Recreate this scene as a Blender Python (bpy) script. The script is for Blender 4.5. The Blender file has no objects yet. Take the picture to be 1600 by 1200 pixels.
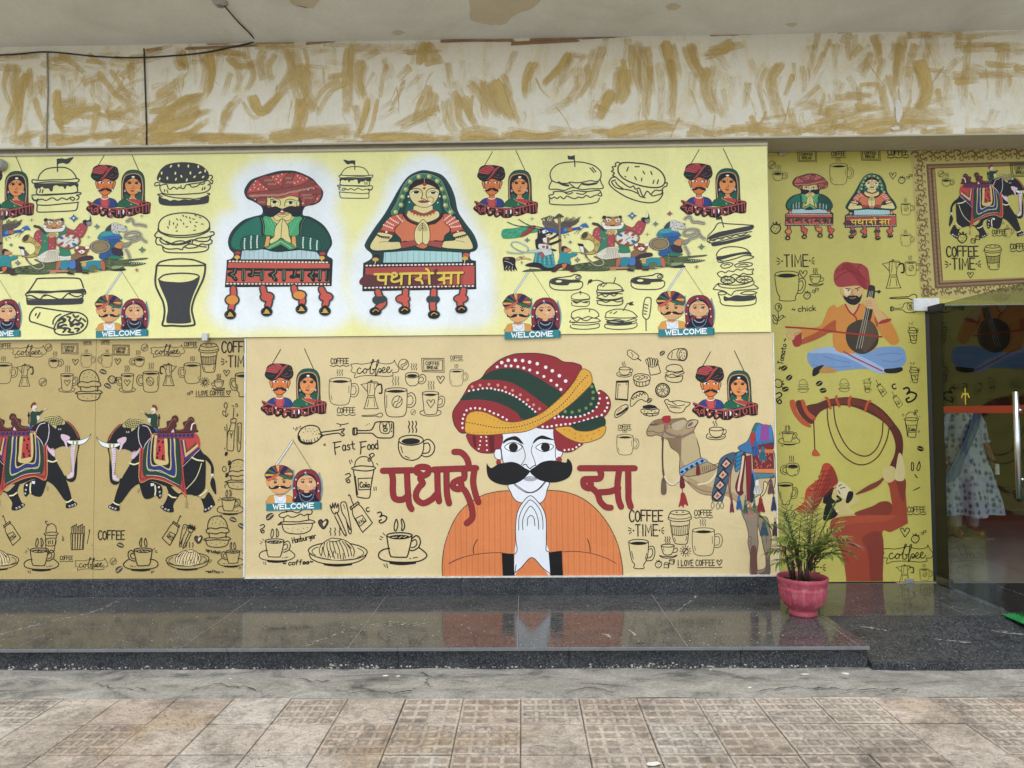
import bpy, bmesh, math, random
from mathutils import Vector, Matrix, Euler
from mathutils.geometry import tessellate_polygon
random.seed(7)
scene = bpy.context.scene
COL = scene.collection
R = math.radians

# ---------------------------------------------------------------- camera
F_PX = 1100.0
CAM = Vector((0.0, -5.3, 1.5))
YAW, PITCH, ROLL = R(0.9), R(2.2), R(0.49)
cam_data = bpy.data.cameras.new('camera')
cam_data.sensor_width = 36.0
cam_data.lens = 36.0 * F_PX / 1600.0
cam_data.clip_start = 0.05
cam_data.clip_end = 2000
cam = bpy.data.objects.new('camera', cam_data)
COL.objects.link(cam)
CAM_ROT = Euler((0, 0, YAW)).to_matrix() @ Euler((math.pi/2 + PITCH, 0, 0)).to_matrix() @ Euler((0, 0, -ROLL)).to_matrix()
cam.matrix_world = Matrix.Translation(CAM) @ CAM_ROT.to_4x4()
scene.camera = cam
scene.render.resolution_x = 1024
scene.render.resolution_y = 768

# ---------------------------------------------------------------- light
world = bpy.data.worlds.new('World')
scene.world = world
world.use_nodes = True
wn, wl = world.node_tree.nodes, world.node_tree.links
wn.clear()
SUN_EL, SUN_AZ = R(66), R(192)
sky = wn.new('ShaderNodeTexSky')
sky.sky_type = 'NISHITA'
sky.sun_disc = False
sky.sun_elevation = SUN_EL
sky.sun_rotation = SUN_AZ
sky.air_density = 1.0
sky.dust_density = 1.5
sky.ozone_density = 1.0
hs = wn.new('ShaderNodeHueSaturation')
hs.inputs['Saturation'].default_value = 0.42
bg = wn.new('ShaderNodeBackground')
bg.inputs['Strength'].default_value = 0.15
wo = wn.new('ShaderNodeOutputWorld')
wl.new(sky.outputs[0], hs.inputs['Color'])
wl.new(hs.outputs[0], bg.inputs['Color'])
wl.new(bg.outputs[0], wo.inputs['Surface'])
sun_d = bpy.data.lights.new('sun', 'SUN')
sun_d.energy = 0.6
sun_d.angle = R(40)
sun_d.color = (1.0, 0.97, 0.93)
sun = bpy.data.objects.new('sun', sun_d)
COL.objects.link(sun)
sun.rotation_euler = (R(90) - SUN_EL, 0, R(-12))
scene.cycles.transparent_max_bounces = 64
scene.view_settings.view_transform = 'Standard'
scene.view_settings.look = 'None'
scene.view_settings.gamma = 1.0
scene.view_settings.exposure = 1.08
scene.view_settings.use_curve_mapping = False

# ---------------------------------------------------------------- picture to plane
def ray(px, py):
    d = CAM_ROT @ Vector(((px - 800.0) / F_PX, (600.0 - py) / F_PX, -1.0))
    return d
def at_y(px, py, Y=0.0):
    d = ray(px, py); t = (Y - CAM.y) / d.y
    return CAM + d * t
def at_z(px, py, Z=0.0):
    d = ray(px, py); t = (Z - CAM.z) / d.z
    return CAM + d * t
def px_size(px, py, Y=0.0):
    return (at_y(px + 1, py, Y) - at_y(px, py, Y)).length

# ---------------------------------------------------------------- materials
def lin(h):
    h = h.lstrip('#')
    out = []
    for i in (0, 2, 4):
        c = int(h[i:i+2], 16) / 255.0
        out.append(c / 12.92 if c <= 0.04045 else ((c + 0.055) / 1.055) ** 2.4)
    return (out[0], out[1], out[2], 1.0)
MATS = {}
def new_mat(name):
    m = bpy.data.materials.new(name); m.use_nodes = True
    nt = m.node_tree
    return m, nt, nt.nodes['Principled BSDF']
def N(nt, kind, **kw):
    n = nt.nodes.new(kind)
    for k, v in kw.items():
        if k in n.inputs.keys(): n.inputs[k].default_value = v
        else: setattr(n, k, v)
    return n
def ramp(nt, fac, stops):
    n = nt.nodes.new('ShaderNodeValToRGB')
    cr = n.color_ramp
    while len(cr.elements) < len(stops): cr.elements.new(0.5)
    for e, (p, c) in zip(cr.elements, stops):
        e.position = p
        e.color = c if len(c) == 4 else (c[0], c[1], c[2], 1)
    nt.links.new(fac, n.inputs[0])
    return n
def mix(nt, a, b, fac, blend='MIX'):
    n = nt.nodes.new('ShaderNodeMix'); n.data_type = 'RGBA'; n.blend_type = blend
    for sock, v in ((6, a), (7, b)):
        if hasattr(v, 'is_output'): nt.links.new(v, n.inputs[sock])
        else: n.inputs[sock].default_value = v
    if hasattr(fac, 'is_output'): nt.links.new(fac, n.inputs[0])
    else: n.inputs[0].default_value = fac
    return n.outputs[2]
def world_pos(nt, scale=(1, 1, 1), rot=(0, 0, 0), loc=(0, 0, 0)):
    g = nt.nodes.new('ShaderNodeNewGeometry')
    mp = nt.nodes.new('ShaderNodeMapping')
    mp.inputs['Scale'].default_value = scale
    mp.inputs['Rotation'].default_value = rot
    mp.inputs['Location'].default_value = loc
    nt.links.new(g.outputs['Position'], mp.inputs['Vector'])
    return mp.outputs[0]
def noise(nt, vec, scale, detail=4, rough=0.6, dist=0.0):
    n = nt.nodes.new('ShaderNodeTexNoise')
    n.inputs['Scale'].default_value = scale
    n.inputs['Detail'].default_value = detail
    n.inputs['Roughness'].default_value = rough
    n.inputs['Distortion'].default_value = dist
    nt.links.new(vec, n.inputs['Vector'])
    return n.outputs['Fac']
def bump(nt, bsdf, height, strength=0.3, dist=0.01, prev=None):
    b = nt.nodes.new('ShaderNodeBump')
    b.inputs['Strength'].default_value = strength
    b.inputs['Distance'].default_value = dist
    nt.links.new(height, b.inputs['Height'])
    if prev is not None: nt.links.new(prev, b.inputs['Normal'])
    nt.links.new(b.outputs[0], bsdf.inputs['Normal'])
    return b.outputs[0]

def sheet_relief(nt, bsdf):
    """faint ripples and creases of a printed sheet glued to a wall, the same for the sheet and its inks"""
    v = world_pos(nt, (0.6, 1.0, 1.3))
    n1 = noise(nt, v, 3.0, 3, 0.5, 0.6)
    v2 = world_pos(nt, (1, 1, 1))
    n2 = noise(nt, v2, 14.0, 5, 0.65)
    b1 = bump(nt, bsdf, n1, 0.22, 0.03)
    bump(nt, bsdf, n2, 0.25, 0.004, b1)
def fade(nt, colour):
    """slight uneven fading and dust on a print"""
    v = world_pos(nt, (1, 1, 0.55))
    n1 = noise(nt, v, 2.3, 6, 0.65, 0.4)
    r1 = ramp(nt, n1, [(0.3, (0.86, 0.855, 0.83)), (0.55, (1, 1, 1)), (0.75, (1.0, 0.995, 0.97))])
    c = mix(nt, colour, r1.outputs[0], 0.8, 'MULTIPLY')
    v2 = world_pos(nt, (1, 1, 1))
    n2 = noise(nt, v2, 55, 3, 0.7)
    r2 = ramp(nt, n2, [(0.35, (0.93, 0.93, 0.92)), (0.6, (1, 1, 1))])
    return mix(nt, c, r2.outputs[0], 0.7, 'MULTIPLY')
def ink(h, rough=0.55):
    key = ('ink', h, rough)
    if key in MATS: return MATS[key]
    m, nt, b = new_mat('ink_' + h.strip('#'))
    rgb = nt.nodes.new('ShaderNodeRGB'); rgb.outputs[0].default_value = lin(h)
    nt.links.new(fade(nt, rgb.outputs[0]), b.inputs['Base Color'])
    b.inputs['Roughness'].default_value = rough
    b.inputs['Specular IOR Level'].default_value = 0.3
    sheet_relief(nt, b)
    MATS[key] = m
    return m

# ---------------------------------------------------------------- objects
def link(o, parent=None):
    COL.objects.link(o)
    if parent is not None: o.parent = parent
    return o
def tag(o, label=None, cat=None, group=None, kind=None):
    if label: o['label'] = label
    if cat: o['category'] = cat
    if group: o['group'] = group
    if kind: o['kind'] = kind
    return o
def thing(name, loc, label, cat, group=None, rz=0):
    o = bpy.data.objects.new(name, None)
    o.empty_display_size = 0.1
    o.location = loc; o.rotation_euler = (0, 0, rz)
    link(o); tag(o, label, cat, group)
    return o
def mesh_obj(name, verts, faces, mats, parent=None, loc=(0, 0, 0), midx=None, smooth=False):
    me = bpy.data.meshes.new(name)
    me.from_pydata([tuple(v) for v in verts], [], faces)
    for m in (mats if isinstance(mats, (list, tuple)) else [mats]): me.materials.append(m)
    if midx: me.polygons.foreach_set('material_index', midx)
    if smooth: me.polygons.foreach_set('use_smooth', [True] * len(me.polygons))
    me.update()
    o = bpy.data.objects.new(name, me)
    o.location = loc
    return link(o, parent)
def bm_obj(name, bm, mats, parent=None, loc=(0, 0, 0), smooth=False):
    me = bpy.data.meshes.new(name)
    bmesh.ops.recalc_face_normals(bm, faces=bm.faces)
    bm.to_mesh(me); bm.free()
    for m in (mats if isinstance(mats, (list, tuple)) else [mats]): me.materials.append(m)
    if smooth: me.polygons.foreach_set('use_smooth', [True] * len(me.polygons))
    o = bpy.data.objects.new(name, me)
    o.location = loc
    return link(o, parent)
def add_box(bm, x0, x1, y0, y1, z0, z1, bev=0.0):
    vs = [bm.verts.new(p) for p in ((x0,y0,z0),(x1,y0,z0),(x1,y1,z0),(x0,y1,z0),(x0,y0,z1),(x1,y0,z1),(x1,y1,z1),(x0,y1,z1))]
    fs = [bm.faces.new([vs[i] for i in q]) for q in ((0,3,2,1),(4,5,6,7),(0,1,5,4),(1,2,6,5),(2,3,7,6),(3,0,4,7))]
    if bev > 0:
        es = list({e for f in fs for e in f.edges})
        bmesh.ops.bevel(bm, geom=es, offset=bev, segments=2, profile=0.6, affect='EDGES')
def box(name, x0, x1, y0, y1, z0, z1, mat, parent=None, bev=0.0, loc=(0,0,0)):
    bm = bmesh.new(); add_box(bm, x0, x1, y0, y1, z0, z1, bev)
    return bm_obj(name, bm, mat, parent, loc)
def tube_bm(bm, pts, rad, seg=8, caps=True):
    pts = [Vector(p) for p in pts]; rings = []
    n = len(pts)
    for i, p in enumerate(pts):
        t = (pts[min(i+1, n-1)] - pts[max(i-1, 0)]).normalized()
        up = Vector((0, 0, 1)) if abs(t.z) < 0.9 else Vector((1, 0, 0))
        a = t.cross(up).normalized(); b = t.cross(a).normalized()
        r = rad[i] if isinstance(rad, (list, tuple)) else rad
        rings.append([bm.verts.new(p + (a * math.cos(k*2*math.pi/seg) + b * math.sin(k*2*math.pi/seg)) * r) for k in range(seg)])
    for r0, r1 in zip(rings, rings[1:]):
        for k in range(seg):
            bm.faces.new((r0[k], r0[(k+1) % seg], r1[(k+1) % seg], r1[k]))
    if caps:
        bm.faces.new(list(reversed(rings[0]))); bm.faces.new(rings[-1])
def tube(name, pts, rad, mat, parent=None, seg=8, smooth=True):
    bm = bmesh.new(); tube_bm(bm, pts, rad, seg)
    return bm_obj(name, bm, mat, parent, smooth=smooth)
def lathe_bm(bm, prof, seg=48, flute=None):
    rings = []
    for (r, z) in prof:
        ring = []
        for k in range(seg):
            a = k * 2 * math.pi / seg
            rr = r + (flute(a, z) if flute else 0)
            ring.append(bm.verts.new((rr * math.cos(a), rr * math.sin(a), z)))
        rings.append(ring)
    for r0, r1 in zip(rings, rings[1:]):
        for k in range(seg):
            bm.faces.new((r0[k], r0[(k+1) % seg], r1[(k+1) % seg], r1[k]))
    return rings
# ---------------------------------------------------------------- flat print: filled shapes and pen lines cut as thin sheets
def P(s):
    if not isinstance(s, str): return [tuple(p) for p in s]
    v = [float(t) for t in s.replace(',', ' ').split()]
    return list(zip(v[0::2], v[1::2]))
def spline(pts, closed=False, n=6):
    m = len(pts)
    if m < 3: return pts
    out = []
    for i in range(m if closed else m - 1):
        p1 = pts[i]; p2 = pts[(i+1) % m]
        if p1 == p2: continue
        p0 = pts[(i-1) % m] if closed or i > 0 else p1
        p3 = pts[(i+2) % m] if closed or i + 2 < m else p2
        for j in range(n):
            t = j / n; t2 = t*t; t3 = t2*t
            out.append(tuple(0.5 * ((2*b) + (c-a)*t + (2*a-5*b+4*c-d)*t2 + (3*b-a-3*c+d)*t3)
                             for a, b, c, d in zip(p0, p1, p2, p3)))
    if not closed: out.append(pts[-1])
    return out
def clean(pts, closed):
    out = []
    for p in pts:
        if not out or (abs(p[0]-out[-1][0]) + abs(p[1]-out[-1][1])) > 1e-4: out.append(p)
    if closed and len(out) > 1 and (abs(out[0][0]-out[-1][0]) + abs(out[0][1]-out[-1][1])) < 1e-4: out.pop()
    return out
GLYPH = {
 'A': ['0 1 .5 0 1 1', '.2 .65 .8 .65'], 'B': ['0 1 0 0 .6 0 .9 .2 .6 .45 0 .45', '.6 .45 1 .72 .6 1 0 1'],
 'C': ['1 .15 .75 0 .35 0 0 .3 0 .7 .35 1 .75 1 1 .85'], 'D': ['0 0 0 1 .5 1 1 .7 1 .3 .5 0 0 0'],
 'E': ['1 0 0 0 0 1 1 1', '0 .48 .8 .48'], 'F': ['1 0 0 0 0 1', '0 .48 .8 .48'], 'H': ['0 0 0 1', '1 0 1 1', '0 .5 1 .5'],
 'I': ['.5 0 .5 1'], 'J': ['.2 0 1 0', '.6 0 .6 .8 .3 1 0 .85'], 'K': ['0 0 0 1', '1 0 0 .55 1 1'], 'L': ['0 0 0 1 1 1'],
 'M': ['0 1 .05 0 .5 .7 .95 0 1 1'], 'N': ['0 1 0 0 1 1 1 0'], 'O': ['.5 0 .1 .2 0 .5 .1 .8 .5 1 .9 .8 1 .5 .9 .2 .5 0'],
 'R': ['0 1 0 0 .6 0 1 .22 .6 .48 0 .48', '.45 .48 1 1'], 'S': ['1 .12 .6 0 .1 .1 .1 .38 .9 .6 .9 .88 .4 1 0 .88'],
 'T': ['0 0 1 0', '.5 0 .5 1'], 'V': ['0 0 .5 1 1 0'], 'W': ['0 0 .25 1 .5 .3 .75 1 1 0'], 'Y': ['0 0 .5 .5 1 0', '.5 .5 .5 1'],
 'Z': ['0 0 1 0 0 1 1 1'],
 'a': ['.9 .5 .4 .4 0 .7 .3 1 .8 .85 .9 .4 .9 1'], 'b': ['0 0 0 1', '0 .6 .5 .45 .95 .7 .5 1 0 .9'], 'c': ['.9 .5 .4 .42 0 .7 .3 1 .9 .92'],
 'd': ['.9 0 .9 1', '.9 .55 .4 .42 0 .7 .4 1 .9 .88'], 'e': ['0 .72 .9 .68 .6 .42 .1 .55 .05 .85 .4 1 .9 .9'],
 'f': ['.9 .05 .5 0 .35 .3 .35 1', '0 .42 .8 .42'], 'g': ['.9 .5 .3 .42 .1 .65 .4 .85 .9 .6', '.9 .45 .85 1.2 .3 1.3'],
 'h': ['0 0 0 1', '0 .6 .5 .42 .9 .55 .9 1'], 'i': ['.4 .45 .4 1', '.4 .2 .42 .25'], 'k': ['0 0 0 1', '.8 .45 0 .72 .9 1'], 'l': ['.3 0 .3 1'],
 'm': ['0 .45 0 1', '0 .55 .3 .42 .5 .6 .5 1', '.5 .6 .75 .42 1 .6 1 1'], 'n': ['0 .45 0 1', '0 .6 .5 .42 .9 .6 .9 1'],
 'o': ['.5 .42 .05 .6 .1 .9 .5 1 .9 .85 .9 .55 .5 .42'], 'r': ['.1 .45 .1 1', '.1 .65 .4 .45 .9 .45'], 's': ['.9 .5 .4 .42 .2 .6 .8 .8 .5 1 .05 .93'],
 't': ['.4 .1 .4 .9 .9 1', '0 .42 .9 .42'], 'u': ['0 .45 .05 .9 .5 1 .9 .8', '.9 .45 .9 1'], '~': ['0 .6 .3 .4 .7 .7 1 .5'], '.': ['.4 .95 .5 1'],
 '3': ['.1 .1 .6 0 .9 .25 .4 .45 .95 .7 .6 1 .05 .9'], '6': ['.8 0 .2 .4 .1 .8 .5 1 .9 .75 .5 .55 .15 .75'], '1': ['.5 0 .5 1'], '0': ['.5 0 .05 .5 .5 1 .95 .5 .5 0'],
}
ROUND = set('COSDJacdeghmnorstu3606BRb')
DZ = 0.000012
class Art:
    def __init__(self, name, view, rough=0.55):
        self.name = name; self.v = view; self.ops = []; self.rough = rough
        self.layer = 0; self.last = None; self.anchor = None; self.me = None
    def c(self, p):
        x0, y0, k = self.v
        return (x0 + p[0] / k, y0 + p[1] / k)
    hold = False
    def up(self, kind=None):
        if self.hold:
            self.hc = (getattr(self, 'hc', 0) + 1) % 16; self.layer = self.h0 + self.hc; return
        if kind is None or kind != self.last: self.layer += 1
        self.last = kind
    def f(self, col, pts, smooth=True, n=6):
        p = P(pts)
        if smooth: p = spline(p, True, n)
        p = clean([self.c(q) for q in p], True)
        if len(p) < 3: return self
        self.up()
        tris = tessellate_polygon([[Vector((q[0], q[1], 0)) for q in p]])
        self.ops.append((col, self.layer, p, [tuple(t) for t in tris]))
        if self.auto and max(q[0] for q in p) - min(q[0] for q in p) > self.auto[2]:
            self.up(); self.ribbon(self.auto[0], self.auto[1] / self.v[2], p, True)
        return self
    auto = None
    LW = {}
    def ribbon(self, col, w, p, closed, cap=True):
        m = len(p)
        if m < 2: return
        w *= self.LW.get(self.v, 1.0)
        L = []; Rr = []
        hw = w / 2
        for i in range(m):
            a = p[(i-1) % m] if (closed or i > 0) else p[i]
            b = p[(i+1) % m] if (closed or i < m-1) else p[i]
            d0 = (p[i][0]-a[0], p[i][1]-a[1]); d1 = (b[0]-p[i][0], b[1]-p[i][1])
            l0 = math.hypot(*d0); l1 = math.hypot(*d1)
            if l0 < 1e-9: d0 = d1; l0 = l1
            if l1 < 1e-9: d1 = d0; l1 = l0
            if l0 < 1e-9: l0 = 1e-9
            if l1 < 1e-9: l1 = 1e-9
            n0 = (-d0[1]/l0, d0[0]/l0); n1 = (-d1[1]/l1, d1[0]/l1)
            nx, ny = n0[0]+n1[0], n0[1]+n1[1]; ln = math.hypot(nx, ny)
            if ln < 0.25: nx, ny = n1; s = 1.0
            else:
                nx /= ln; ny /= ln
                s = min(1.0 / max(nx*n1[0] + ny*n1[1], 0.4), 1.8)
            h = hw * s
            L.append((p[i][0]+nx*h, p[i][1]+ny*h)); Rr.append((p[i][0]-nx*h, p[i][1]-ny*h))
        vs = L + Rr; fs = []
        for i in range(m if closed else m-1):
            j = (i+1) % m
            fs.append((i, j, m+j, m+i))
        if cap and not closed:
            for idx, q in ((0, p[1]), (m-1, p[m-2])):
                c = p[idx]; a0 = math.atan2(c[1]-q[1], c[0]-q[0])
                st = len(vs)
                for k in range(5):
                    a = a0 - math.pi/2 + k*math.pi/4
                    vs.append((c[0]+hw*math.cos(a), c[1]+hw*math.sin(a)))
                fs.append(tuple(range(st, st+5)))
        # the line climbs a hair along its length, so that it never lies in its own plane where it crosses itself
        step = 0.25 if w > 3 else 0.8/m
        zs = [i*step for i in range(m)]*2 + [m*step + 0.3 + (i//5)*0.2 for i in range(len(vs)-2*m)]
        self.ops.append((col, self.layer, vs, fs, zs))
        if w > 3: self.layer += int(m*step) + 1
    def l(self, col, w, pts, closed=False, smooth=True, n=6):
        p = P(pts)
        if smooth: p = spline(p, closed, n)
        p = clean([self.c(q) for q in p], closed)
        self.up()
        self.ribbon(col, w / self.v[2], p, closed); return self
    def ls(self, col, w, many, closed=False, smooth=True):
        for s in many.split(';'):
            if s.strip(): self.l(col, w, s, closed, smooth)
        return self
    def fo(self, col, line, w, pts, smooth=True):
        self.f(col, pts, smooth); self.l(line, w, pts, True, smooth); return self
    def epts(self, x, y, rx, ry, rot=0, a0=0, a1=360, n=24):
        c, s = math.cos(R(rot)), math.sin(R(rot)); out = []
        full = abs(a1-a0) >= 360
        for i in range(n if full else n+1):
            a = R(a0 + (a1-a0)*i/n)
            ex, ey = rx*math.cos(a), ry*math.sin(a)
            out.append((x+ex*c-ey*s, y+ex*s+ey*c))
        return out
    def e(self, col, x, y, rx, ry=None, rot=0, n=16):
        p = [self.c(q) for q in self.epts(x, y, rx, rx if ry is None else ry, rot, n=n)]
        self.up(('e', col))
        self.ops.append((col, self.layer, p, [tuple(range(n))])); return self
    def dots(self, col, pts, r, n=10):
        for q in P(pts): self.e(col, q[0], q[1], r, n=n)
        return self
    def eo(self, col, w, x, y, rx, ry=None, rot=0, a0=0, a1=360, n=24):
        full = abs(a1-a0) >= 360
        self.l(col, w, self.epts(x, y, rx, rx if ry is None else ry, rot, a0, a1, n), full, False); return self
    def along(self, col, pts, step, r, n=8, jit=0):
        p = spline(P(pts), False, 12); acc = 0; nxt = 0
        for a, b in zip(p, p[1:]):
            d = math.hypot(b[0]-a[0], b[1]-a[1])
            while d > 0 and acc + d >= nxt:
                t = (nxt-acc)/d
                self.e(col, a[0]+(b[0]-a[0])*t, a[1]+(b[1]-a[1])*t, r*(1+random.uniform(-jit, jit)), n=n)
                nxt += step
            acc += d
        return self
    def text(self, col, w, s, x, y, h, wd, gap=0.35, rot=0, slant=0, spacew=0.7, jitter=0.0):
        """s in pen-stroke capitals or small letters; x,y top left; h cap height; wd letter width"""
        cx = x; c_, s_ = math.cos(R(rot)), math.sin(R(rot))
        rnd = random.Random(s)
        for ch in s:
            if ch == ' ': cx += wd * spacew; continue
            jy = rnd.uniform(-jitter, jitter) * h
            lw = wd * (0.35 if ch in 'Iil1.' else 1.25 if ch in 'MWm' else 1.0)
            for st in GLYPH[ch]:
                q = P(st)
                pts = []
                for gx, gy in q:
                    lx = cx - x + gx*lw + (1-gy)*h*slant; ly = gy*h + jy
                    pts.append((x + lx*c_ - ly*s_, y + lx*s_ + ly*c_))
                self.l(col, w, pts, False, ch in ROUND and len(pts) > 3, 4)
            cx += lw + wd*gap
        return self
    def bounds(self):
        xs = [p[0] for o in self.ops for p in o[2]]; ys = [p[1] for o in self.ops for p in o[2]]
        return min(xs), max(xs), min(ys), max(ys)
    def mesh(self, unit):
        if self.me: return self.me
        if self.anchor is None:
            b = self.bounds(); self.anchor = ((b[0]+b[1])/2, (b[2]+b[3])/2)
        ax, ay = self.anchor
        self.unit = unit
        verts = []; faces = []; midx = []; slots = []
        for op in self.ops:
            col, lay, p, fs = op[:4]
            if col not in slots: slots.append(col)
            mi = slots.index(col); st = len(verts)
            zs = op[4] if len(op) > 4 else [0]*len(p)
            verts += [((q[0]-ax)*unit, -(lay + zz)*DZ, -(q[1]-ay)*unit) for q, zz in zip(p, zs)]
            for f in fs:
                faces.append(tuple(st+i for i in f)); midx.append(mi)
        me = bpy.data.meshes.new(self.name)
        me.from_pydata(verts, [], faces)
        me.polygons.foreach_set('material_index', midx)
        for cn in slots: me.materials.append(ink(cn, self.rough) if isinstance(cn, str) else cn)
        me.update()
        self.me = me
        return me
def stamp(art, panel, x=None, y=None, s=1.0, flip=False, rot=0, sx=None, label=None, lift=0.0):
    """print the drawing on the panel (a thing with a front plane) with its middle at the picture's x, y"""
    Y = panel['front_y']
    me = art.mesh(0.004815)
    if x is None: x, y = art.anchor
    u = px_size(x, y, Y)
    k = s * u / art.unit
    o = bpy.data.objects.new(art.name, me)
    p = at_y(x, y, Y)
    o.location = Vector((p.x, Y - 0.0012 - stamp.n % 7 * 0.00012 - lift, p.z)) - panel.location
    stamp.n += 1
    kx = k if sx is None else k * sx
    o.scale = (-kx if flip else kx, 1.0, k)
    o.rotation_euler = (0, R(rot - 0.0), 0)
    if label: o['label'] = label
    return link(o, panel)
stamp.n = 0
# ---------------------------------------------------------------- surface materials
def sheet_mat(name, h, halo=False, rough=0.5, spec=0.35, coat=0.0):
    m, nt, b = new_mat(name)
    rgb = nt.nodes.new('ShaderNodeRGB'); rgb.outputs[0].default_value = lin(h)
    col = rgb.outputs[0]
    if halo:
        a = nt.nodes.new('ShaderNodeAttribute'); a.attribute_name = 'halo'
        col = mix(nt, col, lin('#e9f0f0'), a.outputs['Fac'])
    col = fade(nt, col)
    # long rubbed smudges of dirt
    v = world_pos(nt, (0.9, 1, 1.3))
    n1 = noise(nt, v, 4.5, 7, 0.7, 1.2)
    r1 = ramp(nt, n1, [(0.56, (1, 1, 1)), (0.72, (0.86, 0.82, 0.72))])
    col = mix(nt, col, r1.outputs[0], 0.4, 'MULTIPLY')
    nt.links.new(col, b.inputs['Base Color'])
    b.inputs['Roughness'].default_value = rough
    b.inputs['Specular IOR Level'].default_value = spec
    b.inputs['Coat Weight'].default_value = coat
    b.inputs['Coat Roughness'].default_value = 0.06
    sheet_relief(nt, b)
    return m
M_BANNER = sheet_mat('printed_banner_yellow', '#ebe8a0', halo=True)
M_TAN = sheet_mat('printed_film_tan', '#b9a46c')
M_CREAM = sheet_mat('painted_panel_cream', '#d8c594')
M_OLIVE = sheet_mat('printed_film_olive', '#bfb65c', rough=0.4, spec=0.4)

def simple(name, h, rough=0.5, metal=0.0, var=0.15, scale=20, bmp=0.15, bdist=0.003, spec=0.5):
    m, nt, b = new_mat(name)
    v = world_pos(nt)
    n1 = noise(nt, v, scale, 6, 0.65)
    lo = tuple(c * (1-var) for c in lin(h)[:3]); hi = tuple(min(1, c * (1+var)) for c in lin(h)[:3])
    r1 = ramp(nt, n1, [(0.3, lo), (0.7, hi)])
    nt.links.new(r1.outputs[0], b.inputs['Base Color'])
    b.inputs['Roughness'].default_value = rough
    b.inputs['Metallic'].default_value = metal
    b.inputs['Specular IOR Level'].default_value = spec
    if bmp: bump(nt, b, noise(nt, v, scale*4, 4, 0.6), bmp, bdist)
    return m
M_WHITE = simple('white_trim_paint', '#d9dad6', 0.5)
M_ALU = simple('dull_aluminium', '#a3a59f', 0.4, 0.7, 0.1)
M_STEEL = simple('brushed_steel', '#c9cbcc', 0.25, 1.0, 0.06, 60)
M_BLACK = simple('black_cable_rubber', '#26241f', 0.6)
M_DARKEDGE = simple('near_black', '#0c0c0c', 0.5, bmp=0)
M_SOFFIT = simple('grey_soffit_paint', '#b4ad98', 0.8, 0, 0.08, 9)
M_WALLBODY = simple('old_plaster', '#b0a88e', 0.9)

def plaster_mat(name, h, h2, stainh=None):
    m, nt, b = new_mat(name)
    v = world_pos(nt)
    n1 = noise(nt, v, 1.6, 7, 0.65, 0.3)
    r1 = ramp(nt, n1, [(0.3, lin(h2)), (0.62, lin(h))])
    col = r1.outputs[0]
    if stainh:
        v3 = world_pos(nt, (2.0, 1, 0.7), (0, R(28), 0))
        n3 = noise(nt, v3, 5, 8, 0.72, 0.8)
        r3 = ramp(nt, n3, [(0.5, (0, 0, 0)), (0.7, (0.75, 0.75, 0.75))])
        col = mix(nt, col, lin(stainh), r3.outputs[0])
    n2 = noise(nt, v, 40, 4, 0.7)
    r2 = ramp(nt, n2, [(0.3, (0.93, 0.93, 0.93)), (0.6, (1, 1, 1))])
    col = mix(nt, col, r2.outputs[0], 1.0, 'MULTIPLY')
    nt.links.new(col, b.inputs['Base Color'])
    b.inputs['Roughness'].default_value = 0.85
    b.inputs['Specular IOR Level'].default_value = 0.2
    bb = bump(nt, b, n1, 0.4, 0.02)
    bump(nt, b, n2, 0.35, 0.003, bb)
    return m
M_FASCIA = plaster_mat('offwhite_fascia_paint', '#e4e1d1', '#dcd8c6', '#d6c392')
M_CEIL = plaster_mat('grey_ceiling_paint', '#e6e8e2', '#d3d3cb')
M_PEEL = plaster_mat('bare_ceiling_putty', '#d3cab2', '#c6bda6')

def granite(name, base, polish, d0=0.14, d1=0.42, spec=0.5):
    m, nt, b = new_mat(name)
    v = world_pos(nt)
    vo = nt.nodes.new('ShaderNodeTexVoronoi'); vo.inputs['Scale'].default_value = 160
    nt.links.new(v, vo.inputs['Vector'])
    r0 = ramp(nt, vo.outputs['Color'], [(0.0, lin('#15181c')), (0.45, lin(base)), (0.9, lin('#55585a')), (1.0, lin('#a2a3a0'))])
    r0.color_ramp.interpolation = 'LINEAR'
    n1 = noise(nt, v, 3.0, 8, 0.7, 0.5)
    r1 = ramp(nt, n1, [(0.35, (0.75, 0.75, 0.75)), (0.7, (1.3, 1.28, 1.22))])
    col = mix(nt, r0.outputs[0], r1.outputs[0], 1.0, 'MULTIPLY')
    # pale dust film in patches and along wiping strokes
    v2 = world_pos(nt, (0.5, 1.6, 1))
    n2 = noise(nt, v2, 7, 8, 0.75, 0.7)
    r2 = ramp(nt, n2, [(0.42, (0, 0, 0)), (0.75, (1, 1, 1))])
    col = mix(nt, col, lin('#77746c'), mix(nt, (d0, d0, d0, 1), (d1, d1, d1, 1), r2.outputs[0]))
    nt.links.new(col, b.inputs['Base Color'])
    rr = ramp(nt, n2, [(0.35, (polish,)*3), (0.75, (polish+0.17,)*3)])
    nt.links.new(rr.outputs[0], b.inputs['Roughness'])
    b.inputs['Specular IOR Level'].default_value = spec
    bump(nt, b, noise(nt, v, 30, 3, 0.5), 0.03, 0.002)
    return m
M_GRAN = granite('polished_dark_granite', '#303336', 0.05, 0.07, 0.32, 0.22)
M_GRANR = granite('dull_dark_granite', '#23272e', 0.35, 0.0, 0.16, 0.3)
def white_chalk():
    m, nt, b = new_mat('white_scuff')
    b.inputs['Base Color'].default_value = lin('#b9b6ae'); b.inputs['Roughness'].default_value = 0.9
    return m
M_SCUFF = white_chalk()

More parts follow.
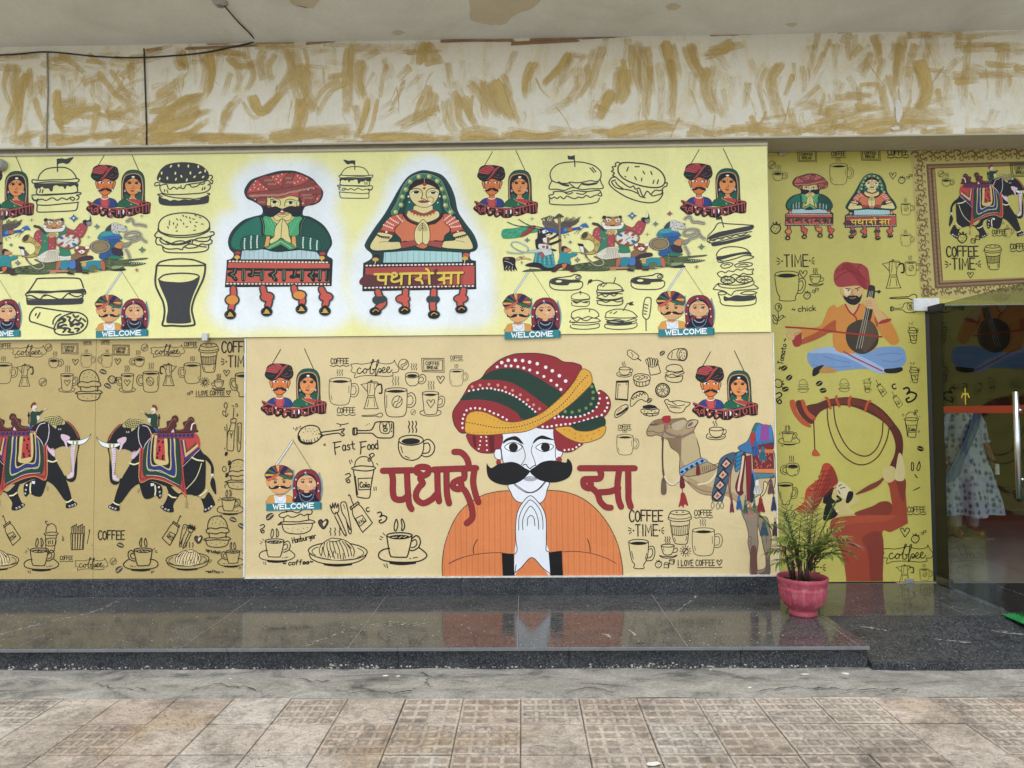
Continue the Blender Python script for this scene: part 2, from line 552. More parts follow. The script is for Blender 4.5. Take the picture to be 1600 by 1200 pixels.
def concrete_mat():
    m, nt, b = new_mat('rough_cement')
    v = world_pos(nt, (0.7, 1.5, 1))
    n1 = noise(nt, v, 4, 9, 0.7, 0.8)
    r1 = ramp(nt, n1, [(0.34, lin('#524f48')), (0.46, lin('#87847b')), (0.62, lin('#a19d92'))])
    v2 = world_pos(nt)
    n2 = noise(nt, v2, 60, 5, 0.75)
    r2 = ramp(nt, n2, [(0.34, (0.68, 0.68, 0.68)), (0.62, (1.1, 1.1, 1.1))])
    col = mix(nt, r1.outputs[0], r2.outputs[0], 1.0, 'MULTIPLY')
    nt.links.new(col, b.inputs['Base Color'])
    b.inputs['Roughness'].default_value = 0.9
    bb = bump(nt, b, n1, 0.6, 0.03)
    bump(nt, b, n2, 0.6, 0.006, bb)
    return m
M_CEMENT = concrete_mat()
def tile_mat():
    m, nt, b = new_mat('worn_cement_tile')
    v = world_pos(nt)
    oi = nt.nodes.new('ShaderNodeObjectInfo')
    r0 = ramp(nt, oi.outputs['Random'], [(0.0, lin('#bdb1a1')), (0.35, lin('#c7bcad')), (0.7, lin('#c2b2a1')), (1.0, lin('#cac2b5'))])
    n1 = noise(nt, v, 2.2, 9, 0.72, 0.6)
    r1 = ramp(nt, n1, [(0.33, (0.5, 0.49, 0.47)), (0.46, (0.86, 0.85, 0.83)), (0.56, (1.0, 1.0, 0.99)), (0.72, (1.18, 1.18, 1.17))])
    col = mix(nt, r0.outputs[0], r1.outputs[0], 1.0, 'MULTIPLY')
    # dark grime lying in the lows of the pattern
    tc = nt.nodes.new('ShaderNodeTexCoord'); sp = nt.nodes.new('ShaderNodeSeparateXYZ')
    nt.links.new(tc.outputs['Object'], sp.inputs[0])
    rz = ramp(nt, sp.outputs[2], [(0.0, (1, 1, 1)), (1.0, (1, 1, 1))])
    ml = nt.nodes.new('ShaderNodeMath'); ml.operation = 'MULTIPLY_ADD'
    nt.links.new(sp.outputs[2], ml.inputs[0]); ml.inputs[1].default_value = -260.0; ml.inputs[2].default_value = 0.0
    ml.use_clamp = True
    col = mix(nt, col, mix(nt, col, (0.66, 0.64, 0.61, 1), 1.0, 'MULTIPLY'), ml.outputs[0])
    # green-grey and rust coloured stains
    n4 = noise(nt, world_pos(nt, (1, 1, 1), (0, 0, 0), (3.1, 1.7, 0)), 1.1, 6, 0.65, 0.3)
    r4 = ramp(nt, n4, [(0.58, (0, 0, 0)), (0.72, (0.55, 0.55, 0.55))])
    col = mix(nt, col, lin('#a98a55'), r4.outputs[0])
    n3 = noise(nt, v, 7, 10, 0.82, 1.4)
    r3 = ramp(nt, n3, [(0.47, (0, 0, 0)), (0.66, (0.75, 0.75, 0.75))])
    col = mix(nt, col, lin('#5c574f'), r3.outputs[0])
    n6 = noise(nt, world_pos(nt, (0.8, 1.7, 1), (0, 0, R(25))), 22, 8, 0.8, 1.2)
    r6 = ramp(nt, n6, [(0.36, (0.6, 0.58, 0.55)), (0.5, (1, 1, 1)), (0.68, (1.16, 1.16, 1.15))])
    col = mix(nt, col, r6.outputs[0], 0.85, 'MULTIPLY')
    n2 = noise(nt, v, 80, 5, 0.75)
    r2 = ramp(nt, n2, [(0.32, (0.66, 0.66, 0.66)), (0.6, (1.1, 1.1, 1.1))])
    col = mix(nt, col, r2.outputs[0], 1.0, 'MULTIPLY')
    nt.links.new(col, b.inputs['Base Color'])
    b.inputs['Roughness'].default_value = 0.88
    n5 = noise(nt, world_pos(nt, (1, 2.0, 1), (0, 0, R(25))), 26, 7, 0.75, 1.0)
    bb = bump(nt, b, n1, 0.4, 0.012)
    bb = bump(nt, b, n5, 0.8, 0.012, bb)
    bump(nt, b, n2, 0.7, 0.004, bb)
    return m
M_TILE = tile_mat()
M_MORTAR = simple('dirty_mortar', '#5f574c', 0.95, 0, 0.3, 30, 0.5, 0.006)
M_ASPH = simple('dusty_forecourt', '#b0aba2', 0.9, 0, 0.25, 40, 0.4, 0.006)

def glass_mat(name, tint):
    m = bpy.data.materials.new(name); m.use_nodes = True
    nt = m.node_tree; nt.nodes.remove(nt.nodes['Principled BSDF'])
    out = nt.nodes['Material Output']
    tr = nt.nodes.new('ShaderNodeBsdfTransparent'); tr.inputs[0].default_value = tint
    gl = nt.nodes.new('ShaderNodeBsdfGlossy'); gl.inputs['Roughness'].default_value = 0.02
    ge = nt.nodes.new('ShaderNodeNewGeometry'); io = nt.nodes.new('ShaderNodeMapRange')
    io.inputs['To Min'].default_value = 1.5; io.inputs['To Max'].default_value = 1 / 1.5
    nt.links.new(ge.outputs['Backfacing'], io.inputs['Value'])
    fr = nt.nodes.new('ShaderNodeFresnel'); nt.links.new(io.outputs[0], fr.inputs[0])
    mx = nt.nodes.new('ShaderNodeMixShader')
    nt.links.new(fr.outputs[0], mx.inputs[0]); nt.links.new(tr.outputs[0], mx.inputs[1]); nt.links.new(gl.outputs[0], mx.inputs[2])
    nt.links.new(mx.outputs[0], out.inputs['Surface'])
    return m
M_GLASS = glass_mat('door_glass', (0.66, 0.69, 0.67, 1))

# ---------------------------------------------------------------- the ground
PLAT_Z = 0.137
PLAT_Y = at_z(800, 1010, PLAT_Z).y
CEM_Y0 = at_z(800, 1090, 0.0).y
RIS_Y = PLAT_Y + 0.012
FRONT0 = 0.0           # front plane of the banner and cream panel
REC = 0.30             # front plane of the glass on the right
tag(mesh_obj('ground', [(-400,-600,-0.06),(400,-600,-0.06),(400,400,-0.06),(-400,400,-0.06)], [(0,1,2,3)], M_ASPH), kind='structure')
pave = tag(box('pavement', -7.2, 7.2, -7.4, CEM_Y0 + 0.04, -0.055, -0.012, M_MORTAR), kind='structure')
def tile_mesh(name, kind, sz=0.2985):
    bm = bmesh.new()
    h = sz / 2
    rnd = random.Random(kind)
    def quad(*ps):
        bm.faces.new([bm.verts.new(p) for p in ps])
    e = 0.004
    # top with a small chamfer
    def top(x0, x1, y0, y1, z): quad((x0,y0,z),(x1,y0,z),(x1,y1,z),(x0,y1,z))
    n = 4; rim = 0.006; bar = 0.012
    if kind < 2:
        cell = (sz - 2*e - 2*rim - (n-1)*bar) / n
        xs = [-h+e]
        for i in range(n):
            a = -h + e + rim + i*(cell+bar)
            xs += [a, a+cell]
        xs.append(h-e)
        for i in range(len(xs)-1):
            for j in range(len(xs)-1):
                x0, x1, y0, y1 = xs[i], xs[i+1], xs[j], xs[j+1]
                if i % 2 == 1 and j % 2 == 1:
                    s = 0.007; d = -0.0042 if rnd.random() > 0.12 else -0.0012
                    ix0, ix1, iy0, iy1 = x0+s, x1-s, y0+s, y1-s
                    quad((x0,y0,0),(x1,y0,0),(ix1,iy0,d),(ix0,iy0,d)); quad((x1,y0,0),(x1,y1,0),(ix1,iy1,d),(ix1,iy0,d))
                    quad((x1,y1,0),(x0,y1,0),(ix0,iy1,d),(ix1,iy1,d)); quad((x0,y1,0),(x0,y0,0),(ix0,iy0,d),(ix0,iy1,d))
                    if kind == 0:   # a low pyramid in the middle of each cell
                        mx, my = (x0+x1)/2, (y0+y1)/2; t = d + 0.0034
                        quad((ix0,iy0,d),(ix1,iy0,d),(mx+.005,my-.005,t),(mx-.005,my-.005,t)); quad((ix1,iy0,d),(ix1,iy1,d),(mx+.005,my+.005,t),(mx+.005,my-.005,t))
                        quad((ix1,iy1,d),(ix0,iy1,d),(mx-.005,my+.005,t),(mx+.005,my+.005,t)); quad((ix0,iy1,d),(ix0,iy0,d),(mx-.005,my-.005,t),(mx-.005,my+.005,t))
                        top(mx-.005, mx+.005, my-.005, my+.005, t)
                    else: top(ix0, ix1, iy0, iy1, d)
                else: top(x0, x1, y0, y1, 0)
    else:
        top(-h+e, h-e, -h+e, h-e, 0)
    H = h - e; d = -0.003; b = -0.03
    c = [(-H,-H),(H,-H),(H,H),(-H,H)]; o = [(-h,-h),(h,-h),(h,h),(-h,h)]
    for i in range(4):
        j = (i+1) % 4
        quad((*o[i],d),(*o[j],d),(*c[j],0),(*c[i],0))
        quad((*o[i],b),(*o[j],b),(*o[j],d),(*o[i],d))
    bmesh.ops.remove_doubles(bm, verts=bm.verts, dist=1e-5)
    bmesh.ops.recalc_face_normals(bm, faces=bm.faces)
    me = bpy.data.meshes.new(name); bm.to_mesh(me); bm.free(); me.materials.append(M_TILE)
    return me
tmeshes = [tile_mesh('paving_tile', k) for k in range(3)]
x_joint = at_z(814, 1125, 0).x
rows_y = CEM_Y0 - 0.004
for r in range(10):
    for cI in range(-15, 16):
        px = (cI + 0.5) * 0.302 + x_joint
        py = rows_y - 0.15 - r * 0.305
        worn = 0.62 if px < -0.9 else (0.3 if px < 0.1 else 0.2)
        u = random.random()
        k = 2 if u < worn else (0 if u < worn + (1-worn)*0.6 else 1)
        o = bpy.data.objects.new('paving_tile', tmeshes[k])
        o.location = (px + random.uniform(-.001, .001), py + random.uniform(-.001, .001), 0.043 - 0.043 + random.uniform(-0.0025, 0.0015))
        o.rotation_euler = (random.uniform(-.004, .004), random.uniform(-.004, .004), random.uniform(-.004, .004))
        link(o, pave)
# cement strip in front of the step, uneven
def cement_strip():
    bm = bmesh.new()
    nx, ny = 150, 10
    rnd = random.Random(3)
    from mathutils import noise as mn
    y1 = PLAT_Y + 0.10
    g = []
    for j in range(ny+1):
        row = []
        for i in range(nx+1):
            x = -7.2 + 14.4*i/nx
            edge = 0.035 * mn.noise(Vector((x*2.1, 0, 4.0))) + 0.02*mn.noise(Vector((x*9, 0, 1.0)))
            y0 = CEM_Y0 + 0.012 + max(-0.01, edge)
            y = y0 + (y1-y0)*j/ny
            z = 0.002 + 0.004*(j/ny) + 0.008*mn.noise(Vector((x*3, y*6, 0))) + 0.004*mn.noise(Vector((x*11, y*16, 2)))
            if j == 0: z = -0.012
            if j == 1: z *= 0.7
            row.append(bm.verts.new((x, y, z)))
        g.append(row)
    for j in range(ny):
        for i in range(nx):
            bm.faces.new((g[j][i], g[j][i+1], g[j+1][i+1], g[j+1][i]))
    return bm_obj('cement_strip', bm, M_CEMENT, smooth=True)
tag(cement_strip(), kind='structure')

# ---------------------------------------------------------------- the granite step and ramp
X_END = at_z(1355, 1006, PLAT_Z).x
RAMP_Y = at_z(1290, 962, PLAT_Z).y
step = tag(box('granite_step', -6.4, X_END - 0.02, PLAT_Y + 0.03, 0.28, -0.03, PLAT_Z - 0.022, M_GRANR), kind='structure')
xj = [at_z(p, 924, PLAT_Z).x for p in (410, 607, 808, 1015)]
pitch = (xj[3] - xj[0]) / 3
joints = [xj[0] + pitch * k for k in range(-5, 8)]
M_GROUT = simple('pale_grout', '#8a8a84', 0.8, bmp=0)
for x in joints:
    if -6.3 < x < 6.6: box('grout_line', x - 0.0028, x - 0.0002, PLAT_Y - 0.010 if x < X_END else RAMP_Y + 0.002, 0.26, PLAT_Z - 0.02, PLAT_Z - 0.0008, M_GROUT, step)
prev = -6.4
edges = [x for x in joints if -6.3 < x < 6.6] + [6.9]
for x in edges:
    fy = PLAT_Y if x < X_END + 0.05 else RAMP_Y
    x0, x1 = prev, x - 0.003
    if prev < X_END < x: 
        box('granite_slab', x0, X_END, PLAT_Y - 0.012, RAMP_Y - 0.003, PLAT_Z - 0.02, PLAT_Z, M_GRAN, step, 0.0015)
        box('granite_slab', x0, x1, RAMP_Y, 0.268, PLAT_Z - 0.02, PLAT_Z + 0.0002, M_GRAN, step, 0.0015)
    elif x0 >= X_END:
        box('granite_slab', x0, x1, RAMP_Y, 0.268, PLAT_Z - 0.02, PLAT_Z, M_GRAN, step, 0.0015)
    else:
        box('granite_slab', x0, x1, PLAT_Y - 0.012, 0.268, PLAT_Z - 0.02, PLAT_Z, M_GRAN, step, 0.0015)
    prev = x
# nosing strip and riser tiles
rj = [at_y(p, 1028, RIS_Y).x for p in (358, 627, 896, 1158)]
rp = (rj[3]-rj[0])/3
rx = [rj[0] + rp*k for k in range(-5, 5)]
rx = [-6.4] + [x for x in rx if x < X_END - 0.1] + [X_END - 0.004]
for a, b_ in zip(rx, rx[1:]):
    box('riser_tile', a, b_ - 0.003, RIS_Y, RIS_Y + 0.02, -0.02, PLAT_Z - 0.0215, M_GRANR, step, 0.001)
for a, b_ in zip(rx, rx[1:]):
    box('nosing', a, b_ - 0.002, PLAT_Y - 0.020, PLAT_Y - 0.0125, PLAT_Z - 0.020, PLAT_Z - 0.001, simple('nosing_edge', '#6a6c6d', 0.4) if 'nosing_edge' not in bpy.data.materials else bpy.data.materials['nosing_edge'], step, 0.002)
# ramp
def ramp_obj():
    z1 = PLAT_Z - 0.003; z0 = 0.045; y0 = PLAT_Y - 0.01; y1 = RAMP_Y - 0.004
    x0, x1 = X_END + 0.003, 6.9
    v = [(x0,y0,z0),(x1,y0,z0),(x1,y1,z1),(x0,y1,z1),(x0,y0,-0.03),(x1,y0,-0.03),(x1,y1,-0.03),(x0,y1,-0.03)]
    f = [(0,1,2,3),(4,5,1,0),(5,6,2,1),(6,7,3,2),(7,4,0,3),(7,6,5,4)]
    return mesh_obj('granite_ramp', v, f, M_GRANR)
rampo = tag(ramp_obj(), kind='structure')
box('lip_tile', X_END + 0.003, 6.9, PLAT_Y - 0.028, PLAT_Y - 0.0105, -0.03, 0.043, M_GRANR, rampo, 0.002)

# ---------------------------------------------------------------- wall, fascia, ceiling
WALL_R = at_y(1213, 700, 0).x
Z_BASE = at_y(800, 902, 0).z
Z_FASC = at_y(1300, 214, 0).z
CE_A = at_y(0, 83, -0.02); CE_B = at_y(1600, 36, -0.02)
Z_CEIL = (CE_A.z + CE_B.z) / 2
wall = thing('shop_wall', (0, 0.1, 0), 'shop wall carrying the printed and painted panels above the dark granite skirting', 'wall')
L0 = wall.location
def wbox(name, x0, x1, y0, y1, z0, z1, mat, bev=0.0, parent=wall):
    return box(name, x0 - parent.location.x, x1 - parent.location.x, y0 - parent.location.y, y1 - parent.location.y, z0 - parent.location.z, z1 - parent.location.z, mat, parent, bev)
wbox('wall_body', -6.4, WALL_R - 0.002, 0.03, 0.296, PLAT_Z - 0.02, Z_FASC, M_WALLBODY)
# skirting tiles
sk = [at_y(p, 914, -0.02).x for p in (320, 512, 721, 917, 1120)]
sk = [-6.4, sk[0]-1.9, sk[0]-0.95] + sk + [WALL_R - 0.002]
for a, b_ in zip(sk, sk[1:]):
    wbox('skirting_tile', a, b_ - 0.002, -0.022, 0.029, PLAT_Z + 0.0005, Z_BASE, M_GRANR, 0.001)
# white cement smear along the foot of the panels
wbox('cement_bead', at_y(383, 900, 0).x, WALL_R - 0.002, -0.014, 0.029, Z_BASE + 0.0005, Z_BASE + 0.011, simple('white_cement', '#cfccc0', 0.9, 0, 0.2, 25, 0.6, 0.01))

def panel(name, x0, x1, Y, z0, z1, mat, label, cat, thick=0.02, base_name='sheet'):
    cx = (x0+x1)/2
    t = thing(name, (cx, Y, z0), label, cat)
    t['front_y'] = Y
    wb = wbox(base_name, x0, x1, Y, Y + thick, z0, z1, mat, 0.0, t)
    return t
# the cream painted panel
px0 = at_y(384, 700, 0).x; px1 = at_y(1211, 700, 0).x
Z_MID = at_y(800, 523, 0).z
cream = panel('painted_mural_panel', px0, px1, 0.0, Z_BASE + 0.012, Z_MID - 0.003, M_CREAM, 'cream mural panel with the big turbaned man, doodles and camel, left of the potted palm', 'mural panel', 0.028, 'board')
# tan film over the shop window at the left
tan = thing('window_film_panel', (at_y(190, 900, 0.02).x, 0.012, Z_BASE), 'tan printed window film with two facing elephants, lower left of the shop front', 'window film')
tan['front_y'] = 0.012
tz1 = at_y(190, 529, 0).z
seam = at_y(148, 700, 0.012).x
wbox('film_sheet', -6.4, seam - 0.001, 0.012, 0.028, Z_BASE + 0.001, tz1, M_TAN, 0, tan)
wbox('film_sheet', seam + 0.001, px0 - 0.014, 0.0135, 0.028, Z_BASE + 0.001, tz1, M_TAN, 0, tan)
wbox('window_channel', -6.4, px0 - 0.014, -0.004, 0.028, tz1 + 0.001, Z_MID - 0.006, M_ALU, 0.002, tan)
wbox('edge_strip', px0 - 0.0125, px0 - 0.001, -0.006, 0.029, Z_BASE + 0.012, Z_MID - 0.006, M_WHITE, 0.002, cream)
wbox('edge_strip', px1 + 0.0005, WALL_R - 0.001, -0.006, 0.029, Z_BASE + 0.012, Z_MID - 0.004, M_WHITE, 0.002, cream)
# the yellow banner: a fine sheet whose print has a pale halo round the two greeting figures
BX0, BX1 = -6.4, at_y(1199, 300, 0).x
BY = -0.012
HALO1 = '400,262 440,258 490,262 520,290 516,330 528,360 532,410 530,450 540,490 500,510 430,505 370,510 335,485 340,430 345,350 375,330 370,290'
HALO2 = '660,250 695,262 715,310 735,350 758,395 762,420 765,470 755,500 700,505 630,508 570,495 552,470 555,405 585,355 605,320 620,280'
def banner_sheet():
    h1 = [at_y(x, y, BY) for x, y in spline(P(HALO1), True, 4)]
    h2 = [at_y(x, y, BY) for x, y in spline(P(HALO2), True, 4)]
    polys = [[(p.x, p.z) for p in h] for h in (h1, h2)]
    def sd(x, z, poly):
        inside = False; d = 1e9
        n = len(poly)
        for i in range(n):
            ax, az = poly[i]; bx, bz = poly[(i+1) % n]
            if (az > z) != (bz > z) and x < (bx-ax)*(z-az)/(bz-az)+ax: inside = not inside
            ex, ez = bx-ax, bz-az; t = max(0, min(1, ((x-ax)*ex+(z-az)*ez)/(ex*ex+ez*ez+1e-12)))
            dd = math.hypot(x-ax-ex*t, z-az-ez*t); d = min(d, dd)
        return -d if inside else d
    z0, z1 = Z_MID, at_y(800, 231, BY).z
    nx, nz = 260, 60
    xs = [BX0 + (BX1-BX0)*i/nx for i in range(nx+1)]
    # finer columns where the halos are
    vs = []; hal = []
    zl = at_y(0, 238, BY).z
    for j in range(nz+1):
        for x in xs:
            z = z0 + (z1-z0)*j/nz
            vs.append((x, 0, z - z0))
            d = 9
            if -2.6 < x < 0.3: d = min(sd(x, z, polys[0]), sd(x, z, polys[1]))
            a = max(0, min(1, 1 - (d + 0.03) / 0.145))
            hal.append(a*a*(3-2*a))
    fs = [(j*(nx+1)+i, j*(nx+1)+i+1, (j+1)*(nx+1)+i+1, (j+1)*(nx+1)+i) for j in range(nz) for i in range(nx)]
    nv = len(vs)
    t = thing('printed_banner', (0, BY, z0), 'long yellow banner of burgers, animal parades and two greeting figures above the lower panels', 'banner')
    t['front_y'] = BY
    o = mesh_obj('sheet', vs, fs, M_BANNER, t)
    at = o.data.attributes.new('halo', 'FLOAT', 'POINT')
    at.data.foreach_set('value', hal)
    box('backing_board', BX0, BX1, 0.001, 0.04, 0.0, z1 - z0, M_WALLBODY, t)
    # dark folded hem along the top edge
    o2 = box('hem', BX0, BX1, -0.014, -0.001, z1 - z0 - 0.012, z1 - z0 + 0.004, M_SOFFIT, t)
    return t
banner = banner_sheet()

# fascia
fascia = thing('fascia_beam', (0, -0.015, Z_FASC), 'off white fascia beam daubed with ochre brush strokes under the ceiling', 'fascia beam')
fascia['front_y'] = -0.015
FX0, FX1 = -6.4, 6.9
def fascia_body():
    vs = []
    y0, y1 = -0.015, 0.9
    for (x, px) in ((FX0, -100), (FX1, 1700)):
        zb = Z_FASC + 0.004
        vs += [(x, y0 + 0.015, 0), (x, y1 + 0.015, 0), (x, y1 + 0.015, Z_CEIL - Z_FASC + 0.01), (x, y0 + 0.015, Z_CEIL - Z_FASC + 0.01)]
    f = [(0,4,7,3), (3,7,6,2), (2,6,5,1), (0,3,2,1), (4,5,6,7)]
    o = mesh_obj('beam_face', vs, f, M_FASCIA, fascia)
    s = mesh_obj('soffit', [(FX0,0,0),(FX1,0,0),(FX1,0.915,0),(FX0,0.915,0)], [(0,3,2,1)], M_SOFFIT, fascia)
    return o
fascia_body()
box('drip_edge', FX0, FX1, -0.006, 0.004, -0.010, 0.002, M_SOFFIT, fascia, 0.002)
ceil = tag(box('ceiling', -8, 8, -1.05, 0.9, Z_CEIL, Z_CEIL + 0.25, M_CEIL), kind='structure')
# cracks in the cement strip
def cracks():
    vs = []; fs = []
    rnd = random.Random(9)
    for pts in ('1180,1082 1240,1075 1300,1077 1360,1079 1420,1078', '660,1050 668,1060 664,1068 674,1074', '540,1086 580,1080 620,1084 650,1076', '880,1082 920,1076 945,1079 960,1083', '300,1080 330,1072 380,1074 410,1084', '1560,1076 1600,1073', '150,1066 170,1074 230,1078', '460,1060 500,1066 520,1062'):
        p = spline(P(pts), False, 7)
        p = [(x + rnd.uniform(-3, 3), y + rnd.uniform(-2.2, 2.2)) for x, y in p]
        q = [at_z(x, y, 0.010) for x, y in p]
        k = len(vs)
        for i, c in enumerate(q):
            w = rnd.uniform(0.0008, 0.005) * (0.4 if i in (0, len(q)-1) else 1)
            vs += [(c.x, c.y - w, 0.0135), (c.x, c.y + w, 0.0145)]
        for i in range(len(q)-1): fs.append((k+2*i, k+2*i+2, k+2*i+3, k+2*i+1))
    o = mesh_obj('cracks', vs, fs, simple('crack_dirt', '#2f2b26', 0.95, bmp=0), bpy.data.objects['cement_strip'])
    o['kind'] = 'stuff'
cracks()
# ---------------------------------------------------------------- pen doodles
V1 = (0, 230, 4.0); V2 = (335, 240, 3.636); V3 = (720, 230, 3.2653); V4 = (0, 520, 3.0769)
V5 = (380, 520, 3.0769); V6 = (580, 520, 3.0762); V7 = (940, 520, 3.0767)
VP = (1180, 200, 3.3333); VQ = (1180, 560, 2.857)
K = '#191714'; G = '#3b3c3d'
Art.LW = {V1: 1.9, V2: 1.6, V3: 1.55, V4: 1.25, V5: 1.3, V7: 1.3, VP: 1.25, VQ: 1.1, (0, 0, 1): 1.25}
def steam(a, col, w, x, y, n=3, dx=11, h=30):
    for i in range(n):
        X = x + i*dx
        a.l(col, w, [(X, y), (X+4, y+h*.25), (X-1, y+h*.5), (X+4, y+h*.78), (X+1, y+h)])
def under(a, col, w, x0, x1, y):
    n = 6
    a.l(col, w, [(x0 + (x1-x0)*i/n, y + (1.6 if i % 2 else 0)) for i in range(n+1)])

# tall plain mug with steam
mug = Art('mug_drawing', V5)
mug.l(K, 2.2, '415,228 413,270 415,310 424,336 448,346 485,346 505,338 514,315 519,270 519,228')
mug.eo(K, 2.2, 467, 227, 52, 12); mug.e(K, 467, 234, 36, 7)
mug.l(K, 2.2, '520,247 540,244 553,258 555,280 546,302 530,309 517,306').l(K, 2.0, '520,258 535,256 542,268 542,284 534,296 519,297')
mug.l(K, 1.6, '423,300 428,322').l(K, 1.6, '508,255 508,290')
steam(mug, K, 2.0, 452, 176)
def coffee_word(name, h, wd, w, font_under=True):
    a = Art(name, (0, 0, 1))
    a.text(K, w, 'COFFEE', 0, 0, h, wd, 0.32, jitter=0.03)
    if font_under: under(a, K, w*0.9, -1, 6*wd*1.32, h*1.32)
    return a
cw_small = coffee_word('coffee_lettering', 8.2, 3.6, 0.95)
cw_big = coffee_word('coffee_lettering', 15.5, 6.3, 1.5, False)
time_w = Art('time_lettering', V7)
time_w.text(K, 4.4, 'TIME', 163, 922, 54, 23, 0.36)
time_w.e(K, 153, 950, 4).e(K, 278, 950, 4)
for s in ((130, 935, 142, 943), (128, 950, 141, 951), (132, 966, 143, 958), (298, 935, 288, 943), (300, 952, 288, 951), (298, 966, 288, 958)):
    time_w.l(K, 3, [s[:2], s[2:]])
# ribbon with the word coffee in script
rib = Art('coffee_ribbon_drawing', V5)
rib.l(K, 2.2, '517,150 545,147 570,150 600,146 640,138 660,146 690,150 722,143 726,132 735,150 748,172 745,185 735,192 718,192 720,205 690,210 650,207 600,205 560,208 538,216 536,205 540,192 528,190 518,182 524,168 517,150')
rib.l(K, 3.2, '566,172 558,168 548,180 550,192 562,194 576,182 584,172 592,174 594,186 584,194 576,188 582,174 594,174 604,176 618,150 628,132 622,130 614,160 610,192 622,196 630,184 622,174 634,176 648,150 652,132 645,134 640,165 636,205 642,200 650,178 658,172 664,180 660,192 652,188 664,184 672,184 682,174 676,166 668,180 672,192 684,190 694,180 704,170 698,164 690,176 694,190 706,190 716,178')
# bean
bean = Art('coffee_bean_drawing', V5)
bean.eo(K, 2.2, 771, 152, 24, 26, 25); bean.l(K, 2.2, '758,168 762,152 776,148 786,134').l(K, 2.2, '764,174 770,160 784,152 790,140')
bean_d = Art('coffee_bean_drawing', V5)
bean_d.fo('#5b5248', K, 3, '112,888 114,878 126,870 140,869 145,876 140,886 128,896 116,899'); bean_d.l('#d8c896', 2.4, '116,893 126,886 130,880 142,873')
# small cup, side handle
cup = Art('cup_drawing', V5)
cup.l(K, 2.4, '781,206 780,222 786,240 800,253 822,254 838,246 844,226 843,206'); cup.eo(K, 2.4, 812, 203, 32, 14); cup.e(K, 812, 206, 24, 8)
cup.l(K, 2.4, '845,212 858,200 874,206 879,222 872,238 856,246 842,240').l(K, 2.2, '846,220 858,212 867,222 862,234 846,236')
steam(cup, K, 2.0, 808, 147, h=32)
sign = Art('coffee_break_sign_drawing', V5)
sign.l(K, 2.2, '858,122 965,124 966,190 861,186', True, False).l(K, 2.2, '867,129 958,131 958,182 869,180', True, False)
sign.text(K, 2.3, 'COFFEE', 878, 138, 15, 8.2, 0.4, 2).text(K, 2.3, 'BREAK', 884, 159, 14, 8, 0.4, 2)
heart = Art('heart_drawing', V5)
heart.l(K, 2.6, '948,244 932,216 934,209 942,210 948,222 952,212 960,208 967,213 964,224 948,244', False)
heart_d = Art('heart_drawing', V5)
heart_d.fo('#4a4038', K, 4, '386,942 366,922 363,906 374,898 386,908 398,897 408,903 404,922'); heart_d.f('#d8c594', '383,916 396,904 400,912 388,930')
# moka pot
moka = Art('moka_pot_drawing', V5)
moka.l(K, 2.4, '600,238 597,270 600,302 630,302 634,270 648,248 652,244 600,238', False, False)
moka.l(K, 2.4, '598,242 566,248 580,262 596,282', False, False).l(K, 2.4, '600,240 604,236 642,236 648,244').l(K, 2.4, '616,235 612,230 620,229 617,235')
moka.l(K, 5.5, '645,252 664,250 666,288 654,290').l(K, 1.8, '612,245 608,290').l(K, 1.8, '630,245 630,270')
moka.l(K, 2.4, '599,303 586,350 580,365 650,364 640,340 632,303', False, False).l(K, 2.4, '598,312 634,312').l(K, 1.8, '604,320 597,355').l(K, 1.8, '628,320 632,355')
# wide mug with a bean on it
mugb = Art('bean_mug_drawing', V5)
mugb.l(K, 2.8, '682,276 680,320 684,370 692,394 712,403 755,403 775,396 784,375 788,320 788,276'); mugb.eo(K, 2.8, 735, 275, 53, 11); mugb.e(K, 735, 281, 42, 7)
mugb.l(K, 2.8, '790,296 808,288 824,300 830,324 824,346 808,358 788,356').l(K, 2.4, '791,308 806,302 815,315 816,332 806,345 790,346')
mugb.eo(K, 2.4, 740, 331, 24, 29, 25); mugb.l(K, 2.4, '722,348 728,332 744,326 752,304').l(K, 2.4, '734,358 740,342 754,332 762,318')
steam(mugb, K, 2.2, 718, 210, h=42, dx=13); mugb.l(K, 1.8, '690,300 690,360')
# mug with heart on a saucer
mugh = Art('heart_mug_drawing', V5)
mugh.l(K, 2.4, '861,292 866,340 871,382 884,392 915,392 930,384 936,340 940,292'); mugh.eo(K, 2.4, 900, 290, 40, 9); mugh.e(K, 900, 298, 28, 6)
mugh.l(K, 2.4, '940,312 954,304 968,314 968,336 958,354 936,360').l(K, 2.2, '940,322 952,316 958,326 954,342 938,348')
mugh.l(K, 2.4, '902,360 884,334 886,324 896,324 902,334 910,322 920,324 919,336 902,360').l(K, 2.4, '866,372 850,380 856,392 890,400 930,398 950,388 948,376 934,372')
steam(mugh, K, 2.2, 890, 232, h=40, dx=12)
spoon = Art('spoon_drawing', V5)
spoon.l(K, 2.4, '573,398 600,396 640,394 650,388 664,386 671,394 664,404 648,404 636,400 600,402 573,400', True)
